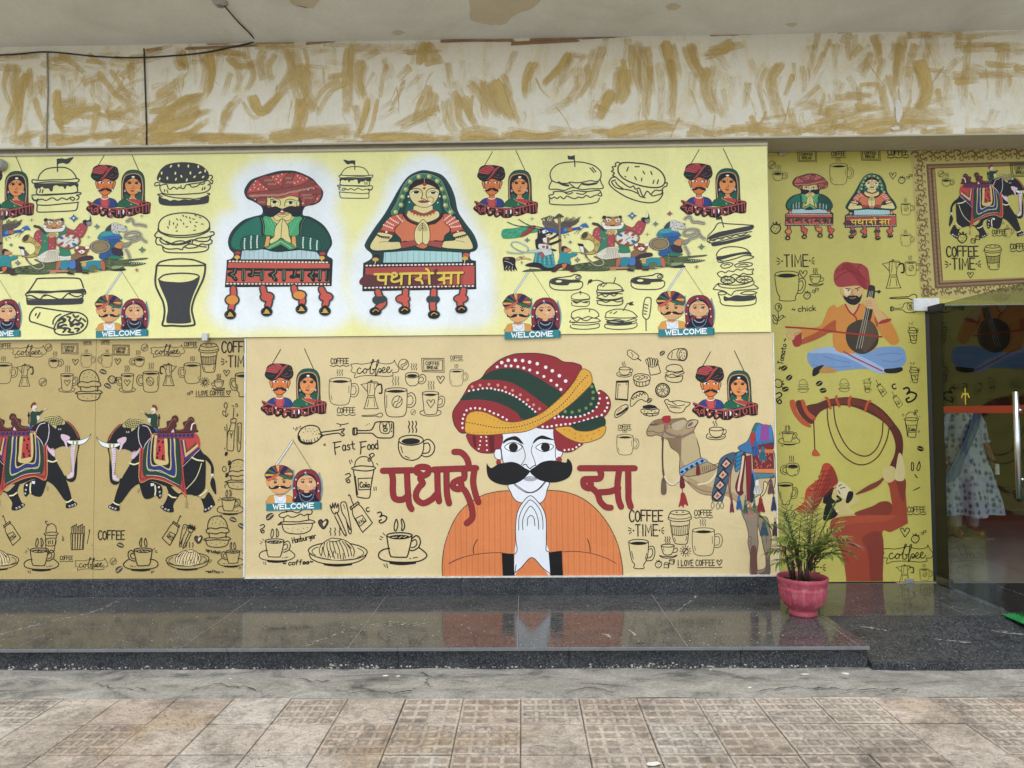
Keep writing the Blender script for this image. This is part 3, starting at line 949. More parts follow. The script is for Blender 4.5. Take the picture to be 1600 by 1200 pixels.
# chicken drumstick
chick = Art('chicken_leg_drawing', V5)
chick.l(K, 4.2, '372,478 362,456 340,446 310,446 284,458 268,478 264,500 272,520 292,530 322,532 352,522 372,504 382,494 374,480 410,474 446,470 470,466 486,462 480,474 472,478 486,490 476,496 462,484 440,484 400,490 382,494')
chick.l(K, 9, '268,498 276,520 300,531 330,530').ls(K, 2.4, '290,512 296,526; 304,514 308,528; 316,514 318,528; 328,512 330,526; 342,508 346,520; 356,502 360,512')
chick.dots(K, '300,466 318,460 336,462 290,478 310,474 326,472 344,474 336,486 352,488 356,468 300,458', 2.2)
chick.l(K, 3, '362,484 376,492 370,500').l(K, 3, '450,436 470,442 490,440 505,436').l(K, 3, '470,444 466,452').e(K, 392, 538, 6).e('#d8c594', 393, 538, 2.6)
chick.ls(K, 2.2, '240,455 244,462; 250,460 254,470; 256,452 258,466; 264,452 262,460; 272,448 280,452; 270,456 284,460')
bottle = Art('bottle_drawing', V5)
bottle.l(K, 4.2, '528,460 534,457 548,458 549,468 610,468 626,452 634,434 650,428 700,428 718,430 723,440 722,490 716,502 700,506 650,504 634,494 622,484 606,482 549,482 546,488 532,490 527,484', True)
bottle.l(K, 5, '534,458 534,488').l(K, 5, '547,460 547,486').l(K, 3, '660,434 700,434 702,480 662,478', True).ls(K, 4, '672,438 674,454 680,446 686,454 688,438; 690,462 678,460 676,472 690,472 692,460; 714,438 714,462; 714,472 714,476')
bottle.dots(K, '590,445 598,440 606,437', 2.2)
ff = Art('fast_food_lettering', V5)
ff.ls(K, 4.2, '432,528 470,522; 440,528 440,556 444,584; 440,552 464,546')
ff.text(K, 4, 'ast', 474, 522, 44, 17, 0.28, -6)
ff.ls(K, 4.2, '560,526 592,522; 566,528 566,560 564,582; 566,552 586,546')
ff.text(K, 4, 'ood', 596, 520, 42, 15, 0.2, -4)
roundcup = Art('round_cup_drawing', V5)
roundcup.l(K, 4, '748,520 746,545 752,575 770,600 800,611 826,610 850,596 864,570 868,540 866,518'); roundcup.eo(K, 4, 807, 516, 59, 24); roundcup.e(K, 806, 521, 45, 15)
roundcup.l(K, 4, '868,520 888,512 908,524 920,546 916,572 900,590 876,596 858,588').l(K, 4, '870,534 886,530 896,540 898,560 888,576 862,580').l(K, 3, '758,545 766,575').l(K, 3, '778,592 800,602')
steam(roundcup, K, 4, 796, 425, h=54, dx=17)
cola = Art('cola_cup_drawing', V5)
cola.l(K, 4, '526,648 560,640 600,642 632,646 632,656 600,664 560,662 526,656', True).l(K, 3.4, '536,646 540,620 556,602 580,595 606,604 622,624 626,644')
cola.l(K, 4, '530,662 540,730 546,782 560,790 590,794 608,788 614,740 628,662', False).l(K, 5, '538,690 544,740 550,776')
cola.l(K, 3.4, '552,700 620,698 612,752 556,754', True, False).text(K, 4, 'Cola', 562, 718, 24, 11, 0.25)
cola.l(K, 4, '600,612 612,596 606,588 622,580 630,590 618,600 608,618', True).ls(K, 3, '510,612 516,630; 520,610 524,622; 642,628 648,636; 628,742 630,758; 638,740 640,756')
squig = Art('squiggle_drawing', V5)
squig.l(K, 4, '492,682 508,676 516,686 506,696 494,704 502,720 514,716 508,704 500,712')
squig2 = Art('squiggle_drawing', V5)
squig2.l(K, 5, '646,866 660,862 666,872 658,884 672,878 690,886 686,900 674,910 660,914 654,904 664,898')
cutlery = Art('fork_and_knife_drawing', V5)
cutlery.l(K, 4, '418,828 426,856 440,872 452,868 494,962 484,966 440,880', False).ls(K, 3.6, '418,828 428,842 430,820 438,842 442,818 450,840 456,822 460,852 452,868')
cutlery.l(K, 3.6, '470,820 478,814 492,816 500,840 508,880 520,954 508,960 496,900 478,868 470,840', True).l(K, 5, '498,910 514,946').l(K, 2.4, '482,826 490,846')
squeeze = Art('sauce_bottle_drawing', V5)
squeeze.l(K, 3.6, '506,784 512,780 524,812 530,824').l(K, 3.6, '514,838 552,812 558,820 518,850', True, False).ls(K, 2.6, '520,836 526,846; 530,830 536,840; 540,822 546,832')
squeeze.l(K, 3.6, '524,850 530,880 570,952 580,952 618,916 616,906 590,868 572,840 552,822').l(K, 3, '540,892 572,876 592,904 560,930', True, False).ls(K, 3.4, '556,904 560,916; 564,900 570,904 566,912; 574,892 578,908 586,904')
cmark = Art('letter_drawing', V5).l(K, 4, '604,840 594,842 592,852 600,860 607,856')
hamb = Art('burger_drawing', V5)
hamb.l(K, 3.6, '176,884 172,876 184,866 200,862 230,858 262,866 284,852 304,846 322,848 332,862 322,874 308,872 292,880 276,872 250,884 230,886 214,878 196,888 180,886', True)
hamb.l(K, 3.6, '196,888 194,906').l(K, 3.6, '312,876 316,902').l(K, 3.6, '180,916 194,908 230,908 270,908 316,900 330,902 344,908 340,914 316,916 290,916 240,920 200,920', True)
hamb.l(K, 3.6, '182,920 168,922 184,908').l(K, 3.6, '188,924 194,946 212,960 250,966 290,964 318,952 330,934 334,916'); hamb.dots(K, '216,940 236,952 262,944 290,940 310,936 280,954 240,938', 2)
hamb.l(K, 4, '206,838 208,862').l(K, 4, '308,838 306,848')
hfull = Art('burger_drawing', V4)
hfull.l(K, 3.4, '998,940 1000,915 1012,892 1035,882 1060,884 1080,900 1092,925 1092,940').l(K, 3.4, '992,948 1010,938 1040,942 1060,936 1082,938 1098,944 1100,958 1080,962 1060,960 1040,966 1010,962 996,962', True)
hfull.ls(K, 3.2, '1004,962 1008,984; 1088,962 1086,984; 980,992 1004,984 1050,986 1090,980 1110,990 1090,996 1040,994 1000,996 980,994; 990,998 994,1014 1010,1026 1050,1030 1084,1024 1098,1008 1100,996')
hfull.dots(K, '1024,900 1044,896 1062,906 1036,914 1056,920 1074,918 1020,918 1018,1010 1040,1018 1060,1008 1080,1012', 2)
hword = Art('hamburger_lettering', V5).text(K, 3.2, 'Hamburger'.replace('urg', 'urg'), 234, 985, 26, 10.5, 0.22, -12)
cfword = Art('coffee_lettering', V5).text(K, 3.6, '~ coffee~', 190, 1096, 22, 14, 0.22, -3, 0.1)
noodle = Art('noodle_plate_drawing', V5)
noodle.eo(K, 3.8, 455, 1050, 142, 42, 2); noodle.l(K, 3.8, '318,1062 330,1086 380,1106 455,1112 530,1106 580,1084 594,1060').l(K, 7, '392,1112 455,1118 520,1112')
noodle.eo(K, 2.6, 455, 1054, 124, 34, 2, 150, 220); noodle.eo(K, 2.6, 455, 1054, 124, 34, 2, -40, 40)
noodle.f('#d8c594', '376,1074 366,1050 372,1024 392,1004 420,990 450,986 480,994 510,1010 530,1034 536,1060 528,1078 450,1092')
noodle.ls(K, 3.4, '376,1072 366,1048 374,1022 396,1002 424,988 448,990 470,992 500,1004 524,1026 534,1050 530,1074; 410,1000 440,1004 470,996; 392,1010 386,1040 396,1076; 404,1006 404,1034 420,1080; 416,1006 420,1036 440,1084; 430,1006 440,1040 446,1060; 446,1004 460,1036 470,1086; 436,1050 430,1074; 462,1004 480,1040 492,1082; 476,1002 498,1036 508,1076; 490,1006 514,1040 522,1072; 382,1030 378,1066; 455,1060 456,1084; 500,1016 520,1036; 412,1050 408,1080; 480,1060 482,1086')
steam(noodle, K, 3, 418, 938, h=36, dx=22)
saucer = Art('cup_and_saucer_drawing', V5)
saucer.l(K, 4.6, '690,975 700,1040 708,1070 720,1076 775,1078 790,1070 806,1010 812,972'); saucer.eo(K, 4.6, 751, 974, 61, 13); saucer.e(K, 751, 982, 50, 11)
saucer.ls('#d8c594', 2.4, '716,984 740,982; 750,986 764,978; 770,984 784,980')
saucer.l(K, 4.6, '812,990 830,976 846,984 852,1008 842,1032 818,1046 804,1046').l(K, 4, '812,1002 826,994 834,1004 834,1018 822,1030 808,1032')
saucer.l(K, 4.6, '704,1036 676,1040 654,1056 654,1080 690,1096 770,1102 840,1098 876,1082 882,1066 866,1048 844,1032').l(K, 9, '708,1104 760,1110 826,1104').ls(K, 3, '800,1084 806,1084; 816,1082 838,1078; 676,1110 684,1124; 690,1108 694,1128; 660,978 672,984; 656,990 666,994; 672,962 682,972')
saucer.l(K, 4.2, '728,950 726,930 734,900 740,902 744,925 736,950', True).l(K, 4.2, '762,948 764,925 760,905 764,896 774,915 776,935 768,950', True)
# right-hand group of the cream panel
takeaway = Art('takeaway_cup_drawing', V7)
takeaway.eo(K, 2.8, 377, 864, 46, 11); takeaway.l(K, 2.8, '330,866 322,884 322,896 350,906 400,906 430,896 432,884 424,866').l(K, 2.4, '322,886 350,894 400,894 432,884').e(K, 362, 862, 6, 2.4).e(K, 392, 862, 6, 2.4)
takeaway.l(K, 2.8, '330,906 338,970 348,1004 360,1014 390,1016 410,1010 416,970 424,904').l(K, 2.6, '332,926 380,930 422,922').l(K, 2.6, '338,970 380,974 418,966')
for i in range(9): takeaway.l(K, 2, [(338+i*9.5, 928 - abs(4-i)*0.3), (343+i*8.6, 971)])
takeaway.l(K, 2, '350,985 354,1002').l(K, 2, '408,978 404,1000')
mugt = Art('tapered_mug_drawing', V7)
mugt.eo(K, 3, 178, 1004, 47, 11); mugt.e(K, 178, 1012, 40, 8); mugt.l(K, 3, '131,1006 136,1050 146,1096 158,1112 156,1130 200,1132 202,1114 216,1090 224,1050 226,1004')
mugt.l(K, 3, '226,1030 246,1026 256,1044 254,1070 242,1092 216,1096').l(K, 3, '226,1042 240,1038 246,1050 244,1066 232,1080 218,1082').ls(K, 2.4, '144,1050 152,1086; 216,1060 210,1088')
saucer2 = Art('small_cup_and_saucer_drawing', V7)
saucer2.eo(K, 2.8, 318, 1023, 32, 7); saucer2.l(K, 2.8, '286,1024 292,1050 304,1066 330,1066 342,1052 349,1024').l(K, 2.6, '348,1040 358,1034 365,1042 358,1054 340,1056').l(K, 3, '278,1070 300,1074 340,1074 362,1068').l(K, 3, '280,1074 304,1082 340,1080 360,1072')
steam(saucer2, K, 2.6, 306, 980, h=34, dx=10); saucer2.l(K, 2.2, '296,1034 300,1048')
sunbean = Art('bean_sun_drawing', V7)
sunbean.eo(K, 3, 403, 1049, 13, 13); sunbean.l(K, 4, '394,1060 400,1048 412,1038')
for i in range(12):
    a_ = R(i*30); sunbean.l(K, 2.6, [(403+19*math.cos(a_), 1049+19*math.sin(a_)), (403+27*math.cos(a_), 1049+27*math.sin(a_))])
straw = Art('strawberry_drawing', V7)
straw.l(K, 2.8, '262,1104 258,1118 272,1130 286,1120 288,1106 274,1100', True).ls(K, 2.6, '264,1094 272,1100 276,1092 280,1101 288,1098'); straw.dots(K, '268,1110 276,1114 272,1122 281,1110', 1.6)
cubes = Art('sugar_cubes_drawing', V7)
cubes.ls(K, 2.4, '300,1112 304,1104 324,1106 320,1114 320,1130 300,1128 300,1112 320,1114; 324,1106 324,1122 320,1130; 326,1094 330,1088 350,1090 346,1098 346,1112 328,1110 326,1094 346,1098; 350,1090 350,1104 346,1112', False, False)
love = Art('i_love_coffee_lettering', V7)
love.text(K, 2.9, 'I LOVE COFFEE', 366, 1092, 27, 11, 0.42, 0, 0, 0.75); love.l(K, 2.8, '566,1118 554,1100 558,1092 566,1100 574,1091 579,1098 566,1118'); under(love, K, 2.6, 364, 578, 1127)
ice = Art('ice_lolly_drawing', V7)
ice.l(K, 2.6, '124,98 126,86 140,82 156,92 176,108 178,118 168,126 152,128 138,118 126,108', True).l(K, 4, '172,122 188,134').l(K, 2, '140,94 150,106 148,116')
smcup = Art('cup_and_saucer_drawing', V7)
smcup.eo(K, 2.8, 551, 462, 33, 9); smcup.l(K, 2.8, '518,464 520,484 532,498 552,502 572,496 582,482 585,462').l(K, 2.6, '585,470 594,464 599,474 594,486 580,488').l(K, 2.8, '512,484 503,494 510,508 550,514 585,508 594,496 588,486').ls(K, 2.4, '514,500 550,506 586,498; 540,424 536,432 544,440 540,448; 552,420 548,430 556,438 552,448')
fries = Art('fries_drawing', V7)
fries.l(K, 2.8, '224,152 232,198 246,202 274,196 282,188 272,150', False).l(K, 2.6, '222,152 236,164 258,162 272,148').ls(K, 2.4, '218,150 212,130 220,128 226,154; 226,150 222,124 230,122 234,156; 236,156 234,124 243,124 244,158; 244,156 248,126 256,128 252,158; 254,156 262,126 270,130 262,156; 262,152 272,134 270,148')
burrito = Art('burrito_drawing', V7)
burrito.l(K, 2.8, '318,118 326,98 350,80 376,76 398,76 410,86 412,108 404,128 390,135 360,130 330,128', True).l(K, 2.4, '372,78 362,100 368,124 384,134').l(K, 2.2, '340,92 336,120')
burrito.eo(K, 2.4, 390, 106, 18, 26, 10); burrito.dots(K, '384,94 396,98 386,108 398,112 390,122 380,116', 3)
tburg = Art('burger_drawing', V7)
tburg.l(K, 2.8, '312,178 316,160 340,152 370,154 386,166 388,182 350,188', True).ls(K, 2.8, '308,192 330,184 360,194 390,186 396,194 380,200 360,208 340,198 320,204 308,198; 310,206 330,214 360,212 390,206; 308,214 312,228 340,238 376,236 388,222 390,208; 308,204 304,212')
muffin = Art('noodle_bowl_drawing', V7)
muffin.ls(K, 2.8, '152,222 156,206 170,198 188,196 210,200 226,204 234,216 230,228; 152,222 170,234 200,236 232,226; 154,226 162,250 184,258 212,254 226,246 232,228')
muffin.ls(K, 2.2, '160,214 176,206 186,214 176,220; 188,206 204,206 206,216 192,218; 208,210 222,214 214,222; 168,220 182,226 196,222; 166,238 170,252; 180,240 182,256; 196,240 198,256; 212,238 212,252')
bag = Art('paper_bag_drawing', V7)
bag.l(K, 3, '72,232 130,230 124,326 66,320', True, False).l(K, 5, '74,236 128,236').l(K, 5, '68,318 122,322').ls(K, 2, '80,244 76,312; 118,244 122,250; 84,248 92,252')
taco = Art('taco_drawing', V7)
taco.l(K, 2.8, '138,350 140,322 154,298 180,284 206,286 222,300 222,322 210,330 190,320 168,332 150,350', True).ls(K, 2.6, '140,318 152,296 174,282 196,280 214,288; 146,312 152,320 158,306 166,314 170,298 180,306 184,290 194,300 200,288 210,298'); taco.dots(K, '160,330 176,316 192,308 206,312 170,324 152,338', 1.6)
lemon = Art('lemon_slice_drawing', V7)
lemon.eo(K, 4.6, 293, 276, 33, 33); lemon.eo(K, 2.2, 293, 276, 26, 26)
for i in range(8):
    a_ = R(i*45+12); lemon.l(K, 2, [(293+4*math.cos(a_), 276+4*math.sin(a_)), (293+25*math.cos(a_), 276+25*math.sin(a_))])
boat = Art('hot_dog_tray_drawing', V7)
boat.l(K, 3, '304,324 318,320 330,330 370,326 400,332 424,336 422,346 404,360 390,380 360,385 330,376 314,350 306,336', True).ls(K, 2.4, '316,340 350,352 400,346; 326,356 380,362; 340,334 360,346')
sandw = Art('cake_slice_drawing', V7)
sandw.f(K, '196,352 230,344 258,350 268,362 230,366 200,362', False).ls(K, 3, '188,372 200,366 240,370 272,366 274,382 250,388 200,386 188,378; 200,392 230,400 262,396 274,388'); sandw.dots(K, '206,376 222,380 240,376 256,380 216,392 244,394 262,386', 3)
ecl = Art('eclair_drawing', V7)
ecl.fo('#d8c594', K, 3, '63,392 70,372 100,350 122,346 128,358 118,376 84,402 66,406'); ecl.l(K, 8, '74,394 100,380 122,362').l(K, 2, '76,378 100,360')
# ---- elsewhere
friesbox = Art('fries_box_drawing', V4)
friesbox.l(K, 2.6, '340,966 406,964 402,1040 344,1042', True, False)
for i in range(5): friesbox.f(K, [(346+i*13, 968), (351+i*13, 968), (352+i*11.6, 1040), (348+i*11.6, 1040)], False)
for i in range(7): friesbox.l(K, 2.4, [(344+i*9, 964), (342+i*9.5, 935-(i % 3)*5), (349+i*9.5, 930-(i % 3)*5), (352+i*9, 964)], False, False)
friesbox.ls(K, 2.4, '432,946 420,1014; 428,950 428,956; 300,976 308,992 302,998 300,986; 444,1020 444,1022')
milk = Art('milkshake_cup_drawing', V4)
milk.ls(K, 2.8, '214,964 246,958 276,962 276,970 246,974 214,970 214,964; 220,958 226,930 246,918 266,930 272,958; 218,972 224,1046 240,1054 258,1052 262,1044 272,972; 222,990 266,988 264,1020 224,1020 222,990; 232,998 234,1014; 244,998 240,1006 246,1012; 254,996 254,1014; 236,926 222,918 218,906 228,908')
sauceb = Art('tall_bottle_drawing', V4)
sauceb.ls(K, 2.6, '1124,362 1120,412 1112,414 1110,430 1132,432 1134,414 1120,412; 1112,432 1104,460 1094,490 1092,556 1100,564 1118,566 1124,552 1126,490 1130,460 1132,432; 1098,470 1124,472; 1106,482 1112,492 1118,480; 1112,492 1112,504; 1140,446 1142,436 1156,434 1160,446 1156,556 1142,558 1140,446; 1148,448 1148,520 1154,530')
fdoodle = Art('small_food_doodles', V4)
fdoodle.ls(K, 2.4, '1080,362 1076,346 1086,336 1092,352 1086,366 1084,404; 1080,380 1072,376 1070,392 1082,402; 1096,390 1088,404; 1114,350 1124,356; 1130,350 1136,342 1142,352 1134,358; 1140,390 1140,404; 1136,396 1144,396; 1080,452 1082,470; 1090,440 1092,500; 1082,560 1080,552; 1076,640 1070,652 1076,666 1088,660 1086,644 1078,640; 1096,622 1104,612 1110,624 1100,636; 1110,650 1110,640; 1090,690 1086,676 1096,672; 1080,716 1090,712 1092,724 1082,732 1084,742')
fdoodle.e(K, 1088, 581, 7, 11, 20).e(K, 1104, 626, 6, 11, 30).e(K, 1092, 684, 6, 11, 30)
scrib = Art('scribbled_lettering', V4)
scrib.text(K, 3, 'chick', 904, 916, 20, 8, 0.3, 20)
tomato = Art('scribbled_lettering', (0, 0, 1)).text(K, 1.1, '~ Tomato ~', 0, 0, 8, 4.2, 0.3)
chickw = Art('scribbled_lettering', (0, 0, 1)).text(K, 1.1, '~ chick', 0, 0, 8.5, 5, 0.3, -3)
rose = Art('flower_sprig_drawing', VP)
rose.ls(K, 3, '110,948 104,930 114,914 128,914 138,928 134,946 120,954 108,946; 116,924 124,930 120,944; 124,920 132,940; 118,954 120,984 112,1024; 118,996 132,980 148,978 140,992 120,1004; 112,1006 100,996 90,974 104,980 114,1000; 90,998 96,1016 110,1020; 148,986 158,984')
shake = Art('iced_drink_drawing', VP)
shake.ls(K, 2.6, '796,1064 800,1054 842,1056 844,1064 820,1068 796,1064; 800,1054 804,1044 818,1038 834,1042 840,1054; 802,1068 808,1110 814,1120 830,1122 836,1114 842,1068; 806,1082 838,1082 834,1104 810,1104 806,1082; 818,1088 826,1088 826,1098; 806,1044 800,1038 806,1032; 838,1056 848,1044; 840,1060 850,1052')
shake.dots(K, '802,1014 806,1020 816,1018 822,1012 818,1022', 2.4).dots(K, '798,1118', 2.4)
beans4 = Art('coffee_beans_drawing', VQ)
for (x, y, r_) in ((128, 42, 30), (152, 86, -30), (133, 138, 20), (285, 112, 20), (302, 144, 30)):
    pass
one_bean = Art('coffee_bean_drawing', VQ)
one_bean.e(K, 128, 42, 17, 12, -25); one_bean.l('#b9b15c', 2.2, '114,50 126,44 132,38 142,34')
drops = Art('drop_marks_drawing', VQ)
drops.ls(K, 4, '700,464 708,470 706,498 698,496 700,464; 734,460 738,480 730,500 722,492 734,460; 712,518 716,522; 716,526 724,532; 704,590 706,588; 712,586 732,576')
bigmug = Art('large_mug_drawing', VP)
bigmug.ls(K, 3, '104,760 104,790 112,850 126,880 124,896 160,902 206,898 208,880 222,850 228,800 228,758; 228,790 248,782 262,800 258,836 242,860 218,862; 230,800 244,796 250,812 246,832 234,846 222,848')
bigmug.eo(K, 3, 166, 760, 62, 16); bigmug.e(K, 166, 768, 48, 11)
# burgers of the yellow banner
bflag = Art('burger_drawing', V1)
bflag.l(G, 3.8, '358,152 356,74').f(G, '356,78 362,72 384,70 408,74 430,68 458,64 444,84 430,100 412,106 396,100 372,102 358,108')
bflag.l(G, 3.8, '238,198 248,170 276,142 310,130 360,126 404,128 440,144 466,172 480,200').l(G, 3.8, '200,210 206,202 250,206 330,204 420,204 480,198 494,206 492,214 478,222 440,222 380,218 300,216 240,222 206,222', True)
bflag.f(G, '214,228 250,226 330,224 420,226 482,226 490,240 484,256 466,240 440,248 420,242 412,258 404,262 394,246 372,246 352,238 334,246 330,270 318,276 304,258 280,258 262,246 250,258 236,252 222,258')
bflag.ls(G, 3.8, '236,252 228,282 246,296 300,294 380,292 460,288 486,276 482,256; 254,264 250,282; 270,264 266,284; 200,302 216,296 280,300 360,296 440,292 500,286 505,296 480,302; 204,310 208,322 226,330 240,322; 226,334 262,324 290,332 330,316 360,332 388,318 420,328 440,316 456,314 468,322 460,334 446,328 440,318; 480,304 496,312 490,326 480,332; 232,340 238,358 300,362 400,354 470,348 494,346; 236,360 234,392 246,404 320,404 440,400 480,392 490,350; 236,336 212,330 202,312')
bdark = Art('dark_bun_burger_drawing', V1)
bdark.f(G, '980,196 990,160 1012,128 1050,104 1110,94 1170,94 1230,104 1270,124 1300,156 1306,190 1290,208 1240,216 1180,222 1100,228 1040,226 1000,216')
for (x, y, rr) in ((1010,160,5),(1068,118,40),(1116,114,0),(1177,118,0),(1239,122,0),(1282,150,0),(1250,160,60),(1190,162,0),(1134,182,-20),(1096,162,10),(1046,192,0),(1100,200,20),(1168,205,20),(1216,186,50),(1270,188,50),(998,196,20)):
    bdark.e('#ebe8a0', x, y, 5, 10, rr)
bdark.ls(G, 3.6, '1000,232 972,240 968,228 978,218 1000,222; 1002,238 1040,230 1052,256 1066,262 1078,252 1092,250 1106,262 1118,252 1134,256 1150,258 1164,236 1186,238 1200,250 1230,246 1250,232 1268,234 1280,224; 1000,240 1002,262 1016,284 1040,292; 1132,240 1132,248; 1178,234 1200,230 1260,222 1300,210 1322,232 1330,214 1316,206 1328,192 1322,178 1308,180; 1300,240 1310,232 1314,258 1290,280 1240,290 1100,296 1040,292; 1028,264 1030,276; 1044,266 1050,282; 1268,256 1264,270; 1282,252 1278,266; 986,294 1010,290 1040,302 1100,316 1180,322 1220,326 1280,312 1312,296 1296,290; 986,294 1000,302 1016,306')
bdark.f(G, '994,306 1020,318 1050,326 1064,334 1090,328 1118,334 1150,326 1180,330 1200,330 1240,330 1264,320 1304,306 1306,340 1290,354 1230,362 1150,366 1060,366 1010,358 994,340')
bsesame = Art('sesame_burger_drawing', V1)
bsesame.ls(G, 4, '990,508 994,470 1020,438 1070,418 1140,410 1210,416 1270,436 1302,464 1310,496 1290,524 1230,544 1140,552 1060,546 1006,528 990,508; 986,510 1000,530 1060,556 1140,564 1230,556 1300,528 1312,506; 990,520 972,540 968,552 980,562 1010,566 1000,580 1020,600 1060,606 1100,590 1140,586 1196,606 1206,586 1240,570 1290,566 1320,556 1338,548 1334,532 1314,532')
bsesame.ls(G, 4, '1004,568 1040,590 1080,604 1140,600 1200,580 1250,590 1300,588 1320,560; 980,564 974,588 984,606 1010,612 1030,628 1060,636 1110,634 1140,640 1150,624 1180,632 1230,626 1260,606 1290,612 1320,604 1326,586 1312,580; 1150,624 1190,606 1250,620 1290,626; 1018,620 1024,644 1050,656 1120,660 1200,660 1270,654 1300,640 1306,616').l(G, 7, '1040,590 1080,606 1140,604 1190,590')
for (x, y, rr) in ((1058,480,30),(1084,476,40),(1108,484,40),(1130,456,0),(1144,428,10),(1164,436,0),(1186,442,10),(1210,450,-30),(1222,428,-10),(1250,440,-30),(1264,482,-40),(1106,450,20),(1148,478,30),(1190,468,20),(1168,498,80),(1220,494,0),(1216,520,80),(1106,524,70),(1100,500,40),(1050,500,30),(1060,464,40),(1228,470,-40)):
    bsesame.e(G, x, y, 3.4, 9, rr-45 if rr < 60 else rr)
glass = Art('cola_glass_drawing', V1)
glass.l(G, 6.5, '978,738 974,780 970,830 976,872 998,920 1020,966 1030,1020 1026,1070 1020,1112 1080,1114 1150,1118 1212,1112 1218,1096 1206,1050 1200,1010 1214,950 1240,890 1268,830 1280,780 1282,738')
glass.ls(G, 5, '978,738 1000,716 1060,702 1130,698 1200,704 1250,720 1282,738 1200,742 1120,742 1040,740 978,738')
glass.f(G, '990,826 1020,836 1080,842 1140,844 1200,834 1246,812 1236,860 1210,920 1192,980 1188,1030 1196,1080 1192,1096 1140,1102 1080,1100 1046,1096 1042,1070 1050,1020 1044,970 1024,920 1000,866')
glass.ls(G, 4.5, '990,824 1020,800 1060,792 1120,788 1180,790 1230,798 1246,812')
sand1 = Art('toast_sandwich_drawing', V1)
sand1.l(G, 4.5, '180,898 200,870 224,832 238,820 320,818 420,818 486,822 506,836 522,880').f(G, '174,898 240,894 320,898 400,894 470,892 524,886 536,898 528,912 440,908 360,908 280,914 200,910 170,916')
sand1.ls(G, 4, '176,902 162,916 166,926 200,926 250,948 272,926 300,924 380,950 430,914 500,912 530,920 536,906 526,890; 200,926 216,936 250,950; 272,930 290,926; 430,916 480,936 520,922; 168,930 176,944 240,950 330,952 420,950 500,948 522,930; 170,944 180,956 300,958 440,954 520,948')
sand1.f(G, '168,952 200,958 320,960 440,956 518,952 520,972 500,982 380,986 240,986 180,984 170,976')
wrap = Art('wrap_drawing', V1)
wrap.ls(G, 4.5, '350,1138 300,1122 220,1096 190,1086 184,1064 192,1034 212,1008 236,1000 300,1010 400,1026 470,1034; 226,1038 222,1050; 250,1034 234,1066; 332,1104 334,1084 350,1060 380,1044; 348,1160 340,1138 346,1110 370,1074 410,1050 470,1034 510,1042 540,1066 548,1096 536,1130 500,1160 440,1172 380,1172 348,1160')
wrap.ls(G, 6, '366,1086 390,1070 410,1078 400,1092 372,1100 362,1120 384,1118 400,1110 416,1112; 420,1060 440,1066 432,1084 450,1096 470,1078 490,1088 508,1070; 440,1098 446,1120 470,1106 484,1112 500,1098 520,1112 508,1128; 360,1130 390,1130 410,1140 396,1156; 420,1130 440,1140 430,1154 460,1158; 470,1134 496,1136 484,1152; 458,1050 472,1064 490,1056; 520,1076 534,1090')
wrap.f(G, '386,1076 404,1070 412,1080 396,1088').f(G, '436,1100 452,1094 462,1112 446,1122').f(G, '474,1100 496,1098 500,1112 482,1116').f(G, '392,1128 414,1124 420,1138 402,1142')
btop = Art('tall_burger_drawing', V3)
btop.l(G, 3.6, '583,98 580,40').f(G, '546,40 562,44 580,40 582,62 564,62 548,60', False)
btop.ls(G, 3.6, '460,160 456,134 470,104 504,82 560,74 620,76 676,92 710,120 716,146 706,170 690,176 660,172 630,178 590,182 560,178 540,184 500,182 470,172 460,160; 466,168 454,190 452,212 490,214 530,220 570,206 620,218 660,214 724,212 716,184 712,168; 552,182 590,210 616,186; 500,176 520,192 545,198; 620,186 650,194 690,188 704,172; 660,106 680,130; 672,104 690,126; 470,228 500,224 540,230 580,222 640,228 700,222 712,232 700,240; 474,230 470,240 448,246 460,262 476,254 490,262 506,252 524,264 540,250 560,258 580,264 600,256 620,260 640,248 660,258 690,246 716,252 716,236; 530,232 550,240 570,232; 590,236 620,242 640,232; 454,256 452,284 470,292 540,296 620,294 690,284 706,262')
btop.l(G, 7, '500,178 520,190 548,196').l(G, 7, '622,188 650,192 690,186')
btilt = Art('tilted_burger_drawing', V3)
btilt.l(G, 4.6, '818,80 804,100 806,128 830,158 880,184 940,202 1000,208 1032,196 1042,170 1030,136 1000,108 950,88 900,80 850,76', True)
btilt.ls(G, 4, '818,84 806,74 790,80 792,94 774,98 780,112 770,120 784,130 776,142 790,150; 790,150 770,154 756,176 764,196 790,220 840,252 900,276 960,286 1000,278 1022,256 1030,236 1024,222; 790,150 820,176 860,204 880,198 890,214 910,210 920,236 932,252 950,226 976,250 1000,246 1022,240 1028,222 1010,224 990,222 968,244; 788,166 770,174 782,196 800,208 830,214 800,192 790,176; 836,214 870,222 900,236; 1040,186 1052,184 1050,200 1036,206 1024,222; 900,220 912,250 940,260')
btilt.ls(G, 4, '856,100 848,120; 890,98 912,98; 930,122 938,136; 970,124 976,140; 888,150 896,166; 924,158 922,172; 980,186 986,170; 1002,188 1008,168; 838,148 842,150')
club = Art('club_sandwich_drawing', V3)
club.l(G, 3.4, '1342,408 1328,352').f(G, '1302,352 1316,356 1330,348 1336,366 1318,368 1304,370', False)
club.ls(G, 3.4, '1258,454 1290,420 1316,386 1360,390 1420,394 1492,400; 1268,476 1330,462 1400,446 1484,432; 1262,480 1280,488 1380,466 1470,448')
club.f(G, '1262,458 1310,434 1380,420 1440,408 1494,402 1480,424 1400,440 1330,456 1268,470').f(G, '1280,490 1330,482 1400,468 1472,452 1476,462 1420,480 1340,498 1290,506 1278,500').ls(G, 3, '1258,462 1256,480 1272,484; 1272,470 1290,478 1310,464 1330,470 1350,456 1372,462 1400,448 1430,452 1460,438')
explode = Art('exploded_burger_drawing', V3)
